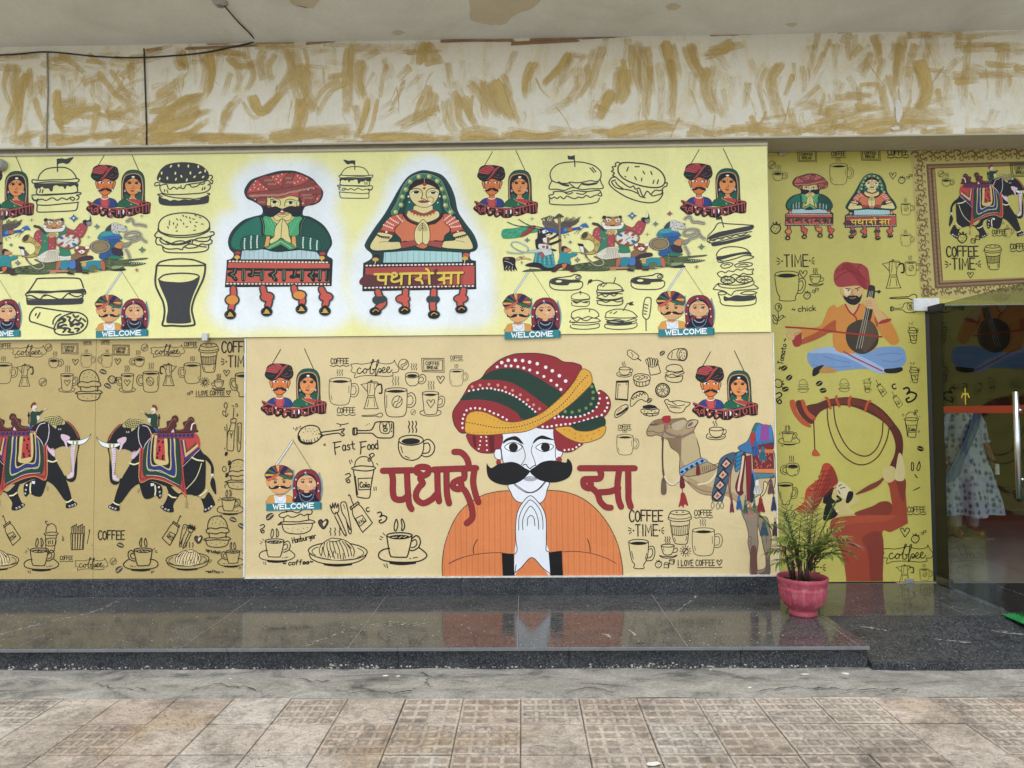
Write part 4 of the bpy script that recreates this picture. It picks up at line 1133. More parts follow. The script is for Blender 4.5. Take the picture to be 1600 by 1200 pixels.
explode.ls(G, 3.4, '1310,560 1308,540 1330,516 1370,506 1420,508 1460,520 1482,546 1480,554; 1306,566 1340,580 1400,568 1450,552 1490,556 1488,566 1420,584')
explode.f(G, '1308,556 1340,552 1400,540 1470,532 1484,548 1440,546 1390,556 1340,570 1312,574')
explode.ls(G, 3.2, '1310,566 1316,584 1340,586; 1326,604 1340,592 1370,588 1390,596 1370,612 1340,616 1326,604; 1344,602 1360,596 1374,600; 1398,600 1420,592 1460,588 1488,594 1480,606 1440,610 1404,610 1398,600; 1420,602 1450,596 1466,602; 1308,642 1330,632 1350,640 1366,630 1390,634 1410,622 1430,628 1450,618 1470,626 1494,622 1486,638 1490,648 1460,650 1440,644 1420,656 1396,648 1370,660 1350,656 1330,664 1316,656 1308,642')
explode.eo(G, 4, 1362, 678, 36, 18); explode.eo(G, 4, 1446, 676, 42, 18)
for cx in (1362, 1446): 
    for i in range(4):
        a_ = R(i*45); explode.l(G, 2.2, [(cx-32*math.cos(a_), 677-14*math.sin(a_)), (cx+32*math.cos(a_), 677+14*math.sin(a_))])
explode.ls(G, 3.2, '1312,694 1340,700 1400,704 1450,698 1492,684 1488,704 1440,716 1380,720 1330,714 1312,702; 1286,722 1310,696 1316,706; 1286,724 1340,734 1376,756 1400,734 1480,728 1516,722 1496,704')
explode.ls(G, 3, '1310,748 1318,738 1340,738 1352,748 1330,754 1312,750; 1426,746 1450,738 1480,736 1508,744 1490,752 1450,754 1426,748')
explode.f(G, '1340,760 1366,768 1400,756 1440,760 1490,758 1500,774 1480,784 1420,788 1370,784 1342,784').ls(G, 3.4, '1312,752 1320,776 1322,792 1340,806 1400,812 1460,810 1498,800 1504,776 1500,756')
bagel = Art('bagel_drawing', V3)
bagel.ls(G, 3.4, '452,692 460,676 490,666 530,662 560,658; 454,696 456,712 480,726 530,730 590,728 616,716 622,696 612,684; 560,660 580,650 604,652 614,664 600,678 560,682')
bagel.f(G, '456,686 480,670 520,672 560,676 600,676 610,690 580,692 556,694 544,704 500,704 466,698')
bagel.e('#ebe8a0', 500, 684, 16, 6).eo(G, 3, 596, 664, 10, 7, -20)
bstack = Art('double_burger_drawing', V3)
bstack.f(G, '646,702 654,676 672,674 666,690 656,692').ls(G, 3.2, '664,684 700,678 744,698; 790,666 782,692')
bstack.ls(G, 3.2, '698,726 700,708 720,696 760,692 800,700 822,718 822,732; 696,728 694,738 720,742 770,742 826,736 822,728 760,730 696,728; 694,744 700,756 720,752 736,764 760,750 780,760 800,748 824,750; 700,760 696,770 740,778 800,776 826,766; 692,782 720,784 740,792 770,782 800,790 826,784 822,774; 696,786 700,800 740,808 800,808 824,798 826,786; 712,708 720,702; 724,712 736,702')
bstack.l(G, 6, '704,772 740,780 790,778 820,770').l(G, 5, '704,742 740,748 800,746')
btiny = Art('small_burger_drawing', V3)
btiny.ls(G, 2.4, '612,752 610,734; 564,772 566,756 590,744 620,742 648,752 658,768 650,774 600,778 564,772; 562,780 600,784 658,776; 572,786 590,796 610,788 640,794 654,784; 566,790 568,806 600,812 640,812 654,802 656,786').f(G, '604,734 618,738 610,746', False).l(G, 4, '574,786 590,792 604,790').l(G, 4, '626,792 644,788')
bsm = Art('cheese_burger_drawing', V3)
bsm.ls(G, 3, '564,862 570,840 600,828 640,824 680,830 702,848 704,862; 660,826 656,840; 562,864 580,872 600,866 620,874 650,864 680,872 706,862; 566,870 590,888 610,872; 610,874 640,886 670,872 700,876; 560,884 556,892 580,896; 566,892 640,896 708,890 704,880; 568,904 640,908 704,900; 560,908 562,920 600,928 660,928 702,920 706,904')
bsm2 = Art('flag_burger_drawing', V3)
bsm2.ls(G, 3, '828,834 852,796; 740,860 744,842 780,828 820,826 870,838 894,858 896,868 840,872 780,870 738,868 740,860; 738,876 760,884 800,878 840,888 880,876 898,880; 742,888 780,896 850,894 896,886; 736,902 780,908 850,906 896,896; 734,906 740,922 800,930 870,926 896,914 898,900; 762,846 770,840; 780,850 796,838').f(G, '852,798 866,790 884,788 876,798 886,806 864,808', False).l(G, 5, '750,884 790,886 830,892').l(G, 5, '746,896 800,902 870,898')
corn = Art('corn_dog_drawing', V3)
corn.ls(G, 3.4, '944,936 944,880; 932,868 928,850 936,790 946,768 962,766 972,778 968,830 960,868 946,878 932,868; 940,802 956,806; 938,818 952,822; 936,834 950,838; 934,850 946,852')
Art.LW = {}
# ---------------------------------------------------------------- coloured figures
W = '#e9ebea'
# the couple over the curved greeting word
VK = (400, 540, 10.0)
kh = Art('greeting_couple_picture', VK)
kh.l(K, 11, '282,290 412,64', False, False).l(K, 11, '786,54 936,388', False, False)
kh.fo('#2c3f7e', K, 8, '205,900 230,860 280,825 340,812 440,808 520,822 570,850 600,900 605,950 540,960 400,950 300,930')
kh.f('#c0504e', '330,815 460,815 465,930 420,950 360,930 335,900').l(K, 8, '330,812 340,860 335,915').l(K, 8, '462,812 450,870 460,930').l(K, 6, '560,880 570,950')
kh.fo('#d07c45', K, 7, '355,740 440,740 440,800 460,822 400,834 335,822 358,800', False)
kh.l(W, 12, '340,814 390,832 440,822 456,812')
kh.fo('#d98a4c', K, 9, '285,560 250,548 245,580 262,630 290,690', True).fo('#d98a4c', K, 9, '530,560 562,546 565,580 548,630 520,690', True)
kh.fo('#d5793f', K, 9, '290,500 285,600 300,690 330,740 370,765 430,765 480,730 510,690 526,600 526,500 410,480')
kh.f(W, '295,560 330,545 375,560 360,575 320,578').f(W, '440,562 480,548 515,560 505,576 460,578').e(K, 340, 564, 18, 15).e(K, 484, 564, 18, 15)
kh.l(K, 10, '296,545 335,535 375,552').l(K, 10, '440,552 480,536 516,546').ls(K, 8, '380,625 390,640; 430,628 418,642')
kh.f(K, '400,655 440,650 480,670 530,690 500,708 450,705 400,680 350,706 300,705 270,688 320,682 360,655')
kh.l('#b06a58', 10, '380,690 404,696 428,690').e(W, 286, 680, 12, 16).e(W, 518, 684, 12, 16)
kh.fo('#1d2320', K, 10, '172,450 190,390 210,330 260,295 330,285 430,288 520,305 580,330 604,400 610,450 590,500 540,535 480,520 400,500 340,530 280,545 220,520 180,480')
kh.f('#b6494c', '190,405 205,360 250,320 310,298 350,286 395,290 440,340 400,380 350,432 260,418')
kh.ls(K, 7, '215,350 300,360 390,400; 250,320 330,340 410,380; 300,298 360,320 430,350; 195,385 280,390 360,425')
kh.fo('#b6494c', K, 6, '300,530 360,510 420,450 470,380 530,312 500,306 440,350 390,430 340,490', True).l(K, 5, '320,520 400,450 500,312')
kh.ls('#7d3d4e', 9, '440,470 500,490 560,480 600,440; 470,460 520,440; 540,380 590,400').dots('#9a4a4c', '515,435 560,350 590,390', 7).l('#2d5b4c', 9, '200,460 240,480 300,470')
# the woman
kh.fo('#1d5644', K, 9, '672,880 665,760 662,600 668,500 700,430 760,380 840,366 920,376 980,410 1020,490 1030,600 1032,740 1030,860 960,900 700,900')
kh.f('#14181c', '700,820 690,640 710,520 760,455 840,430 920,450 970,520 985,640 980,820')
kh.l('#cf8f62', 13, '688,830 676,690 680,560 710,470 760,440 850,424 930,440 975,490 995,580 1005,700 995,860').l(K, 4, '700,830 690,700 696,560 722,480 770,450 850,436 920,452 962,500 982,580 990,700 985,850')
kh.f('#1d5644', '720,740 800,780 880,780 975,730 980,850 900,880 720,860')
kh.fo('#1d6448', K, 8, '605,950 610,900 640,860 700,834 760,830 850,890 940,930 900,965 760,960')
kh.fo('#d88f58', K, 7, '800,730 880,730 880,800 900,830 840,845 785,825 805,800', False)
kh.fo('#d98f52', K, 8, '715,600 730,560 780,520 840,495 900,515 950,560 970,610 955,690 910,745 850,765 790,750 735,690')
kh.f('#14181c', '700,640 715,560 770,495 840,478 930,500 985,580 985,640 960,570 900,510 845,495 790,515 735,560').e(W, 845, 478, 26, 14)
kh.f(K, '740,575 785,556 820,580 785,594').f(K, '870,582 905,560 945,576 908,596').e(W, 762, 578, 6).e(W, 930, 580, 6).l(K, 8, '735,556 785,548 820,566').l(K, 8, '870,566 905,550 946,558')
kh.e('#b84040', 845, 545, 8, 12).l('#7c3b2a', 8, '820,655 835,665 850,660 860,650 850,620').f('#8e3430', '802,690 830,688 850,694 875,690 850,714 825,712').l('#e7c9a0', 6, '880,700 920,680 960,700')
kh.e('#9aa5b5', 718, 700, 14, 22).e('#9aa5b5', 962, 700, 14, 22).l(W, 8, '790,815 840,840 900,826')
kh.f('#b0433f', '780,835 880,830 960,850 975,880 930,910 860,880').l('#cf8f62', 12, '750,828 820,875 900,905 945,930').l(K, 5, '740,832 810,880 890,915 935,940').ls('#0f3d2e', 5, '640,870 700,930; 680,850 740,940; 720,840 800,930')
kh.l(W, 7, '815,910 830,925')
# the word on its dark board
kh.f(K, '120,880 140,858 240,900 330,930 440,955 560,970 700,970 820,955 920,935 960,900 1000,860 1040,850 1060,870 1110,880 1134,905 1128,1000 1120,1060 1040,1075 980,1060 940,1065 880,1090 800,1110 740,1100 700,1130 640,1138 570,1128 540,1100 480,1130 440,1110 430,1080 380,1110 340,1100 320,1065 280,1085 210,1085 170,1050 110,1000 112,960 150,920', True)
RD = '#b54f4c'
kh.l(RD, 20, '135,872 240,912 330,942 440,968 560,986 690,990 800,975 900,955 960,940', False)
kh.l(RD, 18, '960,940 1040,920 1120,900', False)
kh.ls(RD, 15, '215,910 170,930 140,955 150,980 190,968 205,985 185,1010 215,1035 215,1060; 235,1000 260,975 280,985 275,1020 245,1030 235,1000; 295,940 295,1060; 345,960 350,1000 360,1030 400,1020; 365,1015 350,1050 375,1070 395,1048 380,1025; 395,1000 430,1005; 480,985 478,1030 520,1020; 500,1020 465,1060 480,1098 505,1085 500,1050 480,1040; 500,1025 560,1030; 600,1000 596,1110; 655,1000 655,1115')
kh.ls(RD, 15, '760,985 745,1010 770,1025 745,1045 760,1085 800,1080 845,1040; 850,970 850,1085; 905,965 900,1010 930,1050 960,1010 950,975; 1005,940 1010,1050; 1060,930 1065,1040; 1005,935 985,900 1020,870 1060,885 1065,925; 1100,910 1110,1045')
kh.dots('#d8cfae', '378,1046 492,1072 795,1050', 14).f('#d8cfae', '325,960 365,965 355,985 335,990', False).f('#d8cfae', '465,990 500,992 485,1010 472,1008', False).f(W, '690,1000 705,1000 720,1030 705,1075 692,1070', False).f(W, '622,1010 636,1010 634,1070 622,1070', False)
# the WELCOME couple
VW = (400, 680, 10.0)
we = Art('welcome_couple_picture', VW)
we.l('#9fb4b4', 16, '318,410 566,40', False, False).l(W, 14, '310,400 562,28', False, False).l(K, 5.5, '292,412 562,10 868,488', False, False)
we.f('#6f98a0', '560,500 590,530 592,640 575,730 520,800 440,860 380,870 300,840')
we.f('#6f98a0', '980,540 1020,620 1042,720 1040,860 1000,990 960,990')
we.fo('#d69a4c', '#8a6a48', 5, '172,1010 178,940 200,900 260,880 310,876 430,876 520,890 560,910 580,960 580,1010', True)
we.f('#dfe6ea', '275,885 300,895 430,890 455,885 450,1005 300,1005 285,950').l('#8090a0', 5, '300,900 320,950 370,985 420,960 440,900')
we.f('#d8a06a', '325,830 405,830 405,880 420,900 370,915 315,900 330,875', False)
we.f('#9a7a62', '320,855 410,855 405,885 325,885', False)
we.fo('#d8a36c', '#a08058', 4, '155,640 150,690 175,730 215,750 240,810 300,850 370,860 440,845 500,810 530,760 560,720 565,660 540,630 400,570 250,600')
we.ls('#a08058', 4, '190,660 195,720; 525,650 528,715')
we.e(K, 292, 675, 24, 26).e(K, 432, 668, 24, 26).e(W, 290, 668, 7).e(W, 432, 660, 7).l('#352620', 13, '258,636 290,628 320,634').l('#352620', 13, '402,634 430,624 460,630').dots('#6b4430', '250,740 348,716 384,716', 6)
we.f(K, '188,742 205,740 215,760 250,768 300,735 340,732 365,745 390,732 430,735 480,758 520,752 525,728 536,735 530,765 490,785 430,780 365,765 300,785 240,788 200,775').e(W, 364, 762, 15, 8)
we.f('#3a3430', '120,560 150,510 200,450 260,420 340,412 440,420 520,460 570,510 575,590 540,640 460,625 400,590 350,570 270,610 200,658 150,620')
STR = (('#b5523f','165,640 240,600 330,550 430,430 400,420 330,500 240,570 160,615'),('#c95f4a','168,655 200,658 300,605 370,540 340,530 250,590 165,628'),('#d9a04e','125,560 150,548 260,555 250,580 150,585'),('#26224a','135,600 150,588 240,580 220,600 160,618'),('#2c6a4a','165,500 190,480 310,530 290,555 200,515'),('#26224a','205,460 235,440 330,525 310,535 240,490'),('#7c4a54','240,440 270,428 300,470 330,510 310,515'),('#d9a04e','302,420 355,416 360,480 340,510 320,480'),('#8a3f4c','365,415 430,425 380,490 355,500'),('#26224a','440,432 485,450 430,535 390,555 375,530'),('#8a3f4c','500,460 540,490 470,540 430,550'),('#2c6a4a','545,495 568,515 500,525 470,530'),('#d9a04e','430,545 480,530 560,532 558,565 480,560'),('#a8463c','450,565 560,570 555,595 500,585'),('#2c6a4a','345,575 400,560 480,590 550,605 545,640 460,625'))
for c_, p_ in STR: we.fo(c_, '#2a2420', 3, p_)
we.fo('#7e2d38', '#4a2028', 6, '600,995 580,900 575,760 590,640 640,540 720,492 800,480 880,490 950,540 1000,640 1020,760 1010,880 970,990')
we.dots('#e3d5c0', '770,532 620,640 968,700 592,775 978,820 612,925', 13, 8); we.dots('#9a5a5c', '680,540 860,520 930,600 990,780 606,700 600,850 985,900 640,590 940,560', 6, 6)
we.f('#15162c', '640,860 625,760 632,660 690,580 780,548 870,560 930,620 955,720 950,860 880,900 720,900')
we.f('#7e2d38', '660,830 740,800 860,800 930,830 900,880 700,880')
we.fo('#15162c', K, 3, '610,995 640,900 700,860 740,840 860,840 920,860 950,920 970,995', True)
we.f('#d8a878', '755,790 825,790 830,840 790,850 748,840', False)
we.fo('#dba878', '#a47a50', 4, '640,740 650,660 700,590 780,565 860,590 925,660 940,740 900,790 830,810 790,815 740,808 680,785')
we.f('#15162c', '640,680 680,600 780,550 880,600 945,690 900,620 850,585 780,575 720,590 670,630').e('#5f8f94', 780, 570, 26, 14).l('#5f8f94', 8, '780,550 780,590')
we.e(K, 730, 676, 26, 20).e(K, 852, 674, 26, 20).e(W, 728, 668, 6).e(W, 850, 666, 6).ls(K, 6, '690,668 706,660; 890,660 880,652').l('#352620', 10, '702,640 730,632 762,640').l('#352620', 10, '822,636 850,626 880,634').e('#8c2f2c', 795, 625, 8)
we.eo('#e8dcc0', 7, 822, 725, 18, 18).l('#b07a50', 5, '765,745 790,750 815,745').e('#7494a0', 660, 780, 16, 26).e('#7494a0', 915, 780, 16, 26)
we.l('#a0aac0', 13, '715,870 750,900 795,910 840,900 870,870').along('#8aa0b8', '680,860 690,920 730,970 790,985 850,965 890,920 905,850', 26, 8)
we.f('#2f7f86', '150,1015 300,1005 700,998 1000,992 1000,1108 600,1118 150,1128', False).f('#246a72', '1000,992 1030,1015 1028,1108 1000,1108', False).l('#6fa0a8', 4, '150,1014 600,1000 1030,990', False, False)
we.text('#f0f2f0', 19, 'WELCOME', 262, 1028, 72, 66, 0.36, -1.6)

# ---- two greeting figures on hanging boards
VD = (345, 255, 8.889)
def deity_man():
    a = Art('greeting_man_picture', VD); D = '#34423f'; dy = 1022.2
    a.f('#26383a', '320,390 345,310 420,220 560,165 760,110 880,95 1050,110 1250,200 1340,290 1420,400 1390,520 1300,580 1170,610 1140,720 1250,750 1420,860 1520,1010 1545,1130 1500,1220 1480,1290 1540,1330 1556,1360 1556,1360 1540,1716 1540,1716 60,1716 60,1716 88,1340 88,1340 160,1310 180,1250 120,1180 100,1060 160,920 300,790 450,735 570,700 560,600 440,520 360,480')
    a.f('#b6cfd2', '300,1200 560,1190 840,1235 1100,1210 1330,1240 1400,1340 280,1330', False)
    for i in range(16): a.l('#5d7478', 4, [(330+i*66, 1205+14*math.sin(i)), (330+i*66, 1320)], False, False)
    for pts in ('560,740 440,750 300,830 190,950 130,1080 150,1170 230,1212 420,1190 600,1185 700,1220 830,1230 1000,1200 1200,1215 1380,1240 1500,1190 1525,1080 1470,960 1360,850 1240,780 1130,745 840,730',):
        a.fo('#1d4f43', '#10201e', 8, pts)
    a.f('#24705c', '540,755 440,770 310,850 200,960 150,1080 170,1160 260,1190 420,1170 600,1160 610,1000 560,990')
    a.fo('#4aa56f', '#123528', 6, '590,745 700,735 840,860 1000,735 1130,760 1090,850 1080,1000 960,1020 900,1080 850,1100 700,1010 610,990 605,850')
    for i in range(5): a.l('#8fd0a0', 4, [(620+i*60, 760+i*20), (750+i*24, 1000-i*10)], False, False).l('#8fd0a0', 4, [(1080-i*50, 780+i*20), (960-i*14, 990)], False, False)
    a.l('#161d1c', 40, '555,755 590,860 585,985').l('#161d1c', 40, '1165,760 1115,860 1110,1000').l('#9ab0a4', 4, '560,755 592,860 588,985').l('#9ab0a4', 4, '1168,760 1120,860 1114,1000')
    a.fo('#d8c47c', K, 5, '690,740 750,820 840,860 930,840 1020,760 1000,740 900,700 780,700')
    a.fo('#dccf8a', K, 7, '735,705 740,770 800,800 850,770 910,800 975,780 980,710 900,680 780,680')
    a.l(K, 6, '760,712 850,748 950,712')
    a.fo('#dccf8a', K, 8, '690,470 700,600 780,700 860,715 950,690 1050,600 1050,450', True)
    a.fo('#dccf8a', K, 6, '625,470 690,475 690,585 640,585 625,540', False).fo('#dccf8a', K, 6, '1060,520 1090,540 1090,590 1055,600').e('#b8463f', 670, 598, 20, 14).e('#b8463f', 1072, 602, 18, 13)
    a.ls(K, 9, '690,505 750,490 810,505 830,550 820,590; 1040,520 980,500 910,510 885,560 890,600; 700,508 720,500; ')
    a.f('#eef0e0', '692,540 750,515 800,545 750,560').f('#eef0e0', '905,550 965,525 1025,550 965,570').e(K, 745, 538, 30, 20).e(K, 968, 550, 28, 20).l(K, 7, '690,540 745,514 805,545').l(K, 7, '905,550 965,526 1025,548').l(K, 6, '815,620 855,632 890,622')
    a.f('#1e1f28', '590,605 680,615 760,595 830,630 855,640 880,625 960,595 1060,605 1150,600 1130,680 1080,745 1000,735 960,700 900,680 850,672 790,700 720,745 640,735 600,690').e('#b8463f', 858, 690, 46, 15).e(W, 850, 668, 20, 10)
    a.fo('#b8544c', '#3a1f1e', 8, '360,400 420,280 530,200 700,160 860,132 1040,135 1200,195 1300,280 1390,350 1400,430 1360,530 1280,570 1130,600 1120,520 1060,470 960,455 840,485 690,465 640,470 620,560 520,560 480,500 380,470')
    TB = '#8c4640'
    for p in ('520,200 660,165 740,260 870,350 700,375 580,280', '940,135 1030,140 990,230 990,320 860,350 860,230', '365,410 560,385 860,350 1100,300 1250,230 1310,300 1120,370 950,425 830,460 690,465 480,500 380,460', '1100,385 1220,330 1330,350 1400,420 1220,490 1090,480', '500,490 630,470 625,580 520,560', '1190,490 1330,430 1290,550 1180,590'):
        a.fo(TB, '#2c1716', 6, p)
    rnd = random.Random(5)
    for i in range(70):
        t = i/70.0; x = 390 + t*880; y = 430 - 150*max(0, t-0.45)*2*0.62 + rnd.uniform(-6, 6)
        a.l('#d6a890', 4, [(x, y+26), (x+18, y-2), (x+26, y+22)], False, False)
    for x0, y0, n_ in ((600, 215, 5), (650, 270, 5), (890, 190, 4), (905, 250, 5), (1120, 430, 6), (1140, 470, 6), (520, 520, 4)):
        for j in range(n_): a.l('#d6a890', 4, [(x0+j*24, y0+30), (x0+j*24+16, y0), (x0+j*24+24, y0+24)], False, False)
    a.dots('#e6cfc0', '480,240 460,290 540,290 410,360 465,330 520,352 590,325 630,352 725,185 795,175 850,150 770,215 830,230 800,265 1065,175 1100,205 1140,232 1190,210 1025,275 1070,255 1290,352 1215,370 1340,500 1140,560 475,500', 10, 8)
    a.f('#b8544c', '690,462 830,462 960,430 1000,445 850,480')
    a.fo('#dccf8a', K, 8, '855,770 800,830 760,890 745,960 740,1020 690,1060 675,1110 760,1110 838,1040 920,1100 975,1110 970,1050 950,1000 945,920 920,850')
    a.l(K, 8, '856,775 845,900 838,1040')
    a.fo('#1f5a4a', '#10201e', 5, '560,1010 400,1000 290,1040 300,1190 600,1180 640,1020').fo('#1f5a4a', '#10201e', 5, '1040,1015 1250,1030 1380,1080 1360,1225 1050,1180')
    for (x, y0, y1) in ((335, 1045, 1195), (425, 1012, 1185), (510, 1008, 1170), (1148, 1040, 1195), (1250, 1055, 1205), (1340, 1090, 1220)):
        a.along('#dfe3e0', [(x, y0), (x-6, (y0+y1)/2), (x-2, y1)], 23, 11)
    a.fo('#dba35c', K, 6, '635,1010 690,1015 670,1150 605,1165', False).fo('#dba35c', K, 6, '985,1020 1040,1015 1055,1180 985,1165', False)
    a.fo('#3f9a6a', K, 6, '610,1175 700,1120 838,1050 1000,1130 1050,1185 960,1210 838,1130 690,1200', False).f('#16342e', '700,1205 838,1132 960,1212 840,1235', False)
    a.l('#e2c070', 7, '660,1185 838,1085 980,1180', False, False)
    # the hanging board (view moved down by dy)
    S = lambda s: [(x, y+dy) for x, y in P(s)]
    a.fo('#2a2a2a', K, 6, S('90,315 800,320 1535,340 1520,690 800,690 75,680'), False)
    a.f('#c25a4c', S('110,355 800,360 1515,385 1510,445 800,440 100,425'), False).f('#c25a4c', S('95,440 800,455 1510,470 1505,640 800,640 85,625'), False)
    for i in range(29): a.e('#ecd9c4', 130+i*48, 335+i*1.1+dy, 19, 12, n=8)
    for i in range(29): a.e('#ecd9c4', 98+i*50, 645+i*0.8+dy, 19, 12, n=8)
    GL = '#14211f'; 
    a.l(GL, 34, S('105,445 800,460 1510,475'), False, False)
    for p in ('200,450 200,490 150,505 125,515 165,530 190,560 215,590', '320,455 320,590', '450,460 440,530 400,525', '440,510 560,520', '580,460 575,590', '755,465 760,495 710,520 690,530 735,545 745,580 770,600', '880,470 880,600', '1030,475 1025,550 985,560', '1020,540 1110,550', '1135,475 1130,605', '1280,480 1275,520 1235,540 1270,560 1290,605', '1270,540 1370,545', '1380,480 1375,605', '1480,480 1475,605'):
        a.l(GL, 58, S(p), False)
    for p in ('205,440 195,490 150,515 190,545 205,580', '310,445 312,595', '335,445 338,595', '455,445 450,520 430,535', '470,520 565,520', '595,460 590,595', '565,470 565,595', '770,450 760,495 720,530 745,560 745,600', '870,460 868,600', '895,460 892,600', '1040,475 1030,550', '1115,465 1115,600', '1145,465 1145,605', '1290,480 1275,525 1250,545 1280,580', '1390,470 1390,600', '1365,470 1365,600', '1465,480 1460,600'):
        a.l('#9db089', 5, S(p), False)
    # bead hangers at the corners and four bell tassels
    for (x, y) in ((240, 220), (1415, 245)):
        a.e('#b0403f', x, y+dy, 40, 24).e('#dcae4e', x-8, y+58+dy, 40, 26).l('#e8ddc0', 8, S('%d,%d %d,%d' % (x-8, y+80, x-12, y+120)), False, False)
    T = (('180,715 185,800 160,860 165,930 150,1000', 165, 870, 84, 62, '#d98f3f', 140, 1075), ('590,710 610,780 650,830 680,890 660,965', 650, 835, 84, 56, '#c9584a', 645, 1040), ('1020,710 1040,770 1090,820 1140,880 1130,930', 1095, 815, 84, 54, '#d98f3f', 1125, 1010), ('1400,735 1430,790 1460,840 1470,900 1450,960', 1465, 845, 84, 52, '#c9584a', 1450, 1040))
    for (p, bx, by, rx_, ry_, c_, ex, ey) in T:
        a.l('#33403f', 112, S(p), False).e('#33403f', bx, by+dy, rx_+24, ry_+24).e('#33403f', ex, ey+dy, 84, 66)
        a.l('#c9584a', 68, S(p), False).e(c_, bx, by+dy, rx_, ry_)
        a.f('#151514', S('%d,%d %d,%d %d,%d %d,%d' % (ex-25, ey-70, ex+30, ey-70, ex+70, ey+30, ex-60, ey+40))).f('#caa24a', S('%d,%d %d,%d %d,%d' % (ex-5, ey-40, ex+40, ey+15, ex-30, ey+20))).l('#d8c060', 6, S('%d,%d %d,%d' % (ex-50, ey+20, ex+50, ey+22)))
    return a
dman = deity_man()
VDW = (560, 255, 8.205)
def deity_woman():
    a = Art('greeting_woman_picture', VDW); dy = 1025.6
    S = lambda s: [(x, y+dy) for x, y in P(s)]
    SK = '#ddcf92'
    a.f('#24403d', '800,85 930,95 1080,150 1180,280 1240,430 1280,620 1380,780 1480,920 1530,1060 1500,1130 1430,1160 1440,1240 1505,1262 1505,1262 1508,1626 1508,1626 48,1636 48,1636 62,1275 62,1275 160,1220 170,1160 90,1080 90,1010 200,830 330,650 430,480 520,320 640,160')
    a.f('#a9cfcd', '330,1140 700,1120 1320,1150 1330,1275 320,1270', False)
    for i in range(14): a.l('#527a7c', 4, [(345+i*72, 1140), (345+i*72, 1268)], False, False)
    a.fo('#123f38', '#0c2422', 6, '830,110 960,130 1060,200 1140,320 1190,480 1230,640 1320,780 1420,920 1500,1060 1470,1130 1300,1150 830,1110 400,1135 180,1120 130,1050 200,900 330,720 430,560 520,360 620,210 720,140')
    a.f('#1d5a4e', '600,640 650,430 700,400 1000,400 1060,600 1060,690 620,690')
    # border with round mirrors
    a.l('#4f8468', 62, '450,640 510,540 560,420 600,320 670,220 780,165 910,168 1020,225 1080,330 1120,440 1130,560 1190,640', False)
    a.l('#173a2c', 7, '510,660 560,540 620,400 650,300 720,220 840,190 960,220 1030,290 1070,400 1085,540 1110,650').l('#a3c09a', 4, '420,620 480,520 530,400 570,300 650,190 780,130 920,135 1050,200 1110,310 1160,450 1180,560 1240,650')
    rnd = random.Random(2)
    for (x, y) in spline(P('450,640 510,540 560,420 600,320 670,220 780,165 910,168 1020,225 1080,330 1120,440 1130,560 1190,640'), False, 4):
        a.l('#1b3a2a', 5, [(x-20, y-18), (x+14, y+20)], False, False).l('#1b3a2a', 5, [(x+20, y-14), (x-6, y+24)], False, False)
    a.dots('#8c9c60', '480,622 550,530 568,425 612,330 668,230 780,168 912,166 1016,226 1072,330 1112,438 1120,542 1186,632', 32, 12); a.dots('#c9cf8e', '472,616 542,524 560,419 604,324 660,224 772,162 904,160 1008,220 1064,324 1104,432 1112,536 1178,626', 19, 10)
    # face, hair and neck
    a.f('#2a1c22', '660,330 700,240 780,200 850,190 930,205 1010,270 1045,340 850,260')
    a.fo(SK, K, 6, '730,540 940,540 960,590 1040,640 1000,760 840,790 680,750 620,650 700,590', True)
    a.f('#8e4a44', '700,590 840,640 970,590 1000,625 960,665 840,690 720,665 670,630').along('#e2c878', '650,625 700,655 770,680 840,690 910,680 970,655 1015,625', 46, 19)
    a.fo(SK, K, 7, '662,350 660,420 690,480 760,545 850,565 930,545 1000,480 1030,410 1035,350 960,290 850,260 740,290')
    a.ls(K, 10, '675,335 740,318 800,335 825,380 815,440 810,450 860,460; 1030,335 960,318 900,335 870,380 880,440')
    a.f('#eef0e0', '685,370 745,345 790,370 745,390').f('#eef0e0', '905,375 960,350 1015,380 960,395').e(K, 745, 369, 34, 18).e(K, 962, 377, 32, 16).l(K, 7, '680,370 745,345 800,372').l(K, 7, '900,375 960,350 1020,378')
    a.f('#7d4540', '765,485 830,470 850,478 870,470 925,490 860,508 800,505').eo('#a8793c', 10, 925, 470, 42, 40, 0, 180, 420).e(W, 915, 510, 16)
    a.e('#a0403c', 848, 318, 20, 16).f('#a0403c', '815,260 848,250 885,265 850,290').l('#c8b884', 5, '848,190 850,250').e(W, 645, 422, 12).e(W, 1045, 425, 12).e(W, 655, 495, 9).e(W, 1020, 505, 9)
    # blouse, sleeves, arms
    a.fo('#cf7650', K, 6, '570,650 540,760 480,830 475,890 540,960 560,1010 620,1000 830,1100 960,1000 1080,1000 1110,930 1170,880 1170,830 1110,770 1090,660 1000,770 840,790 680,760', True)
    a.l('#33211f', 44, '580,640 640,720 740,770 830,785 920,770 1030,720 1080,650').l('#8e5a4c', 5, '600,640 660,720 750,765 830,775')
    for (pts, d) in (('570,650 480,660 400,690 330,770 290,840 280,880 450,910 470,830 540,760', 1), ('1090,660 1170,660 1250,710 1310,780 1350,870 1340,880 1200,920 1180,840 1110,770', 1)):
        a.fo('#c9624a', K, 6, pts)
    for p in ('500,670 535,710 570,745', '410,700 460,735 520,765', '365,745 420,775 470,800', '325,785 390,810 450,835', '1180,670 1130,710 1090,745', '1235,700 1180,740 1130,775', '1280,745 1220,770 1160,800', '1310,810 1250,820 1180,825'):
        a.along('#e6dcd0', p, 24, 10)
    a.l('#7c2f2c', 36, '280,865 360,882 450,895', False, False).l('#7c2f2c', 36, '1205,905 1280,890 1345,870', False, False).e(W, 360, 878, 14).e(W, 1278, 887, 14)
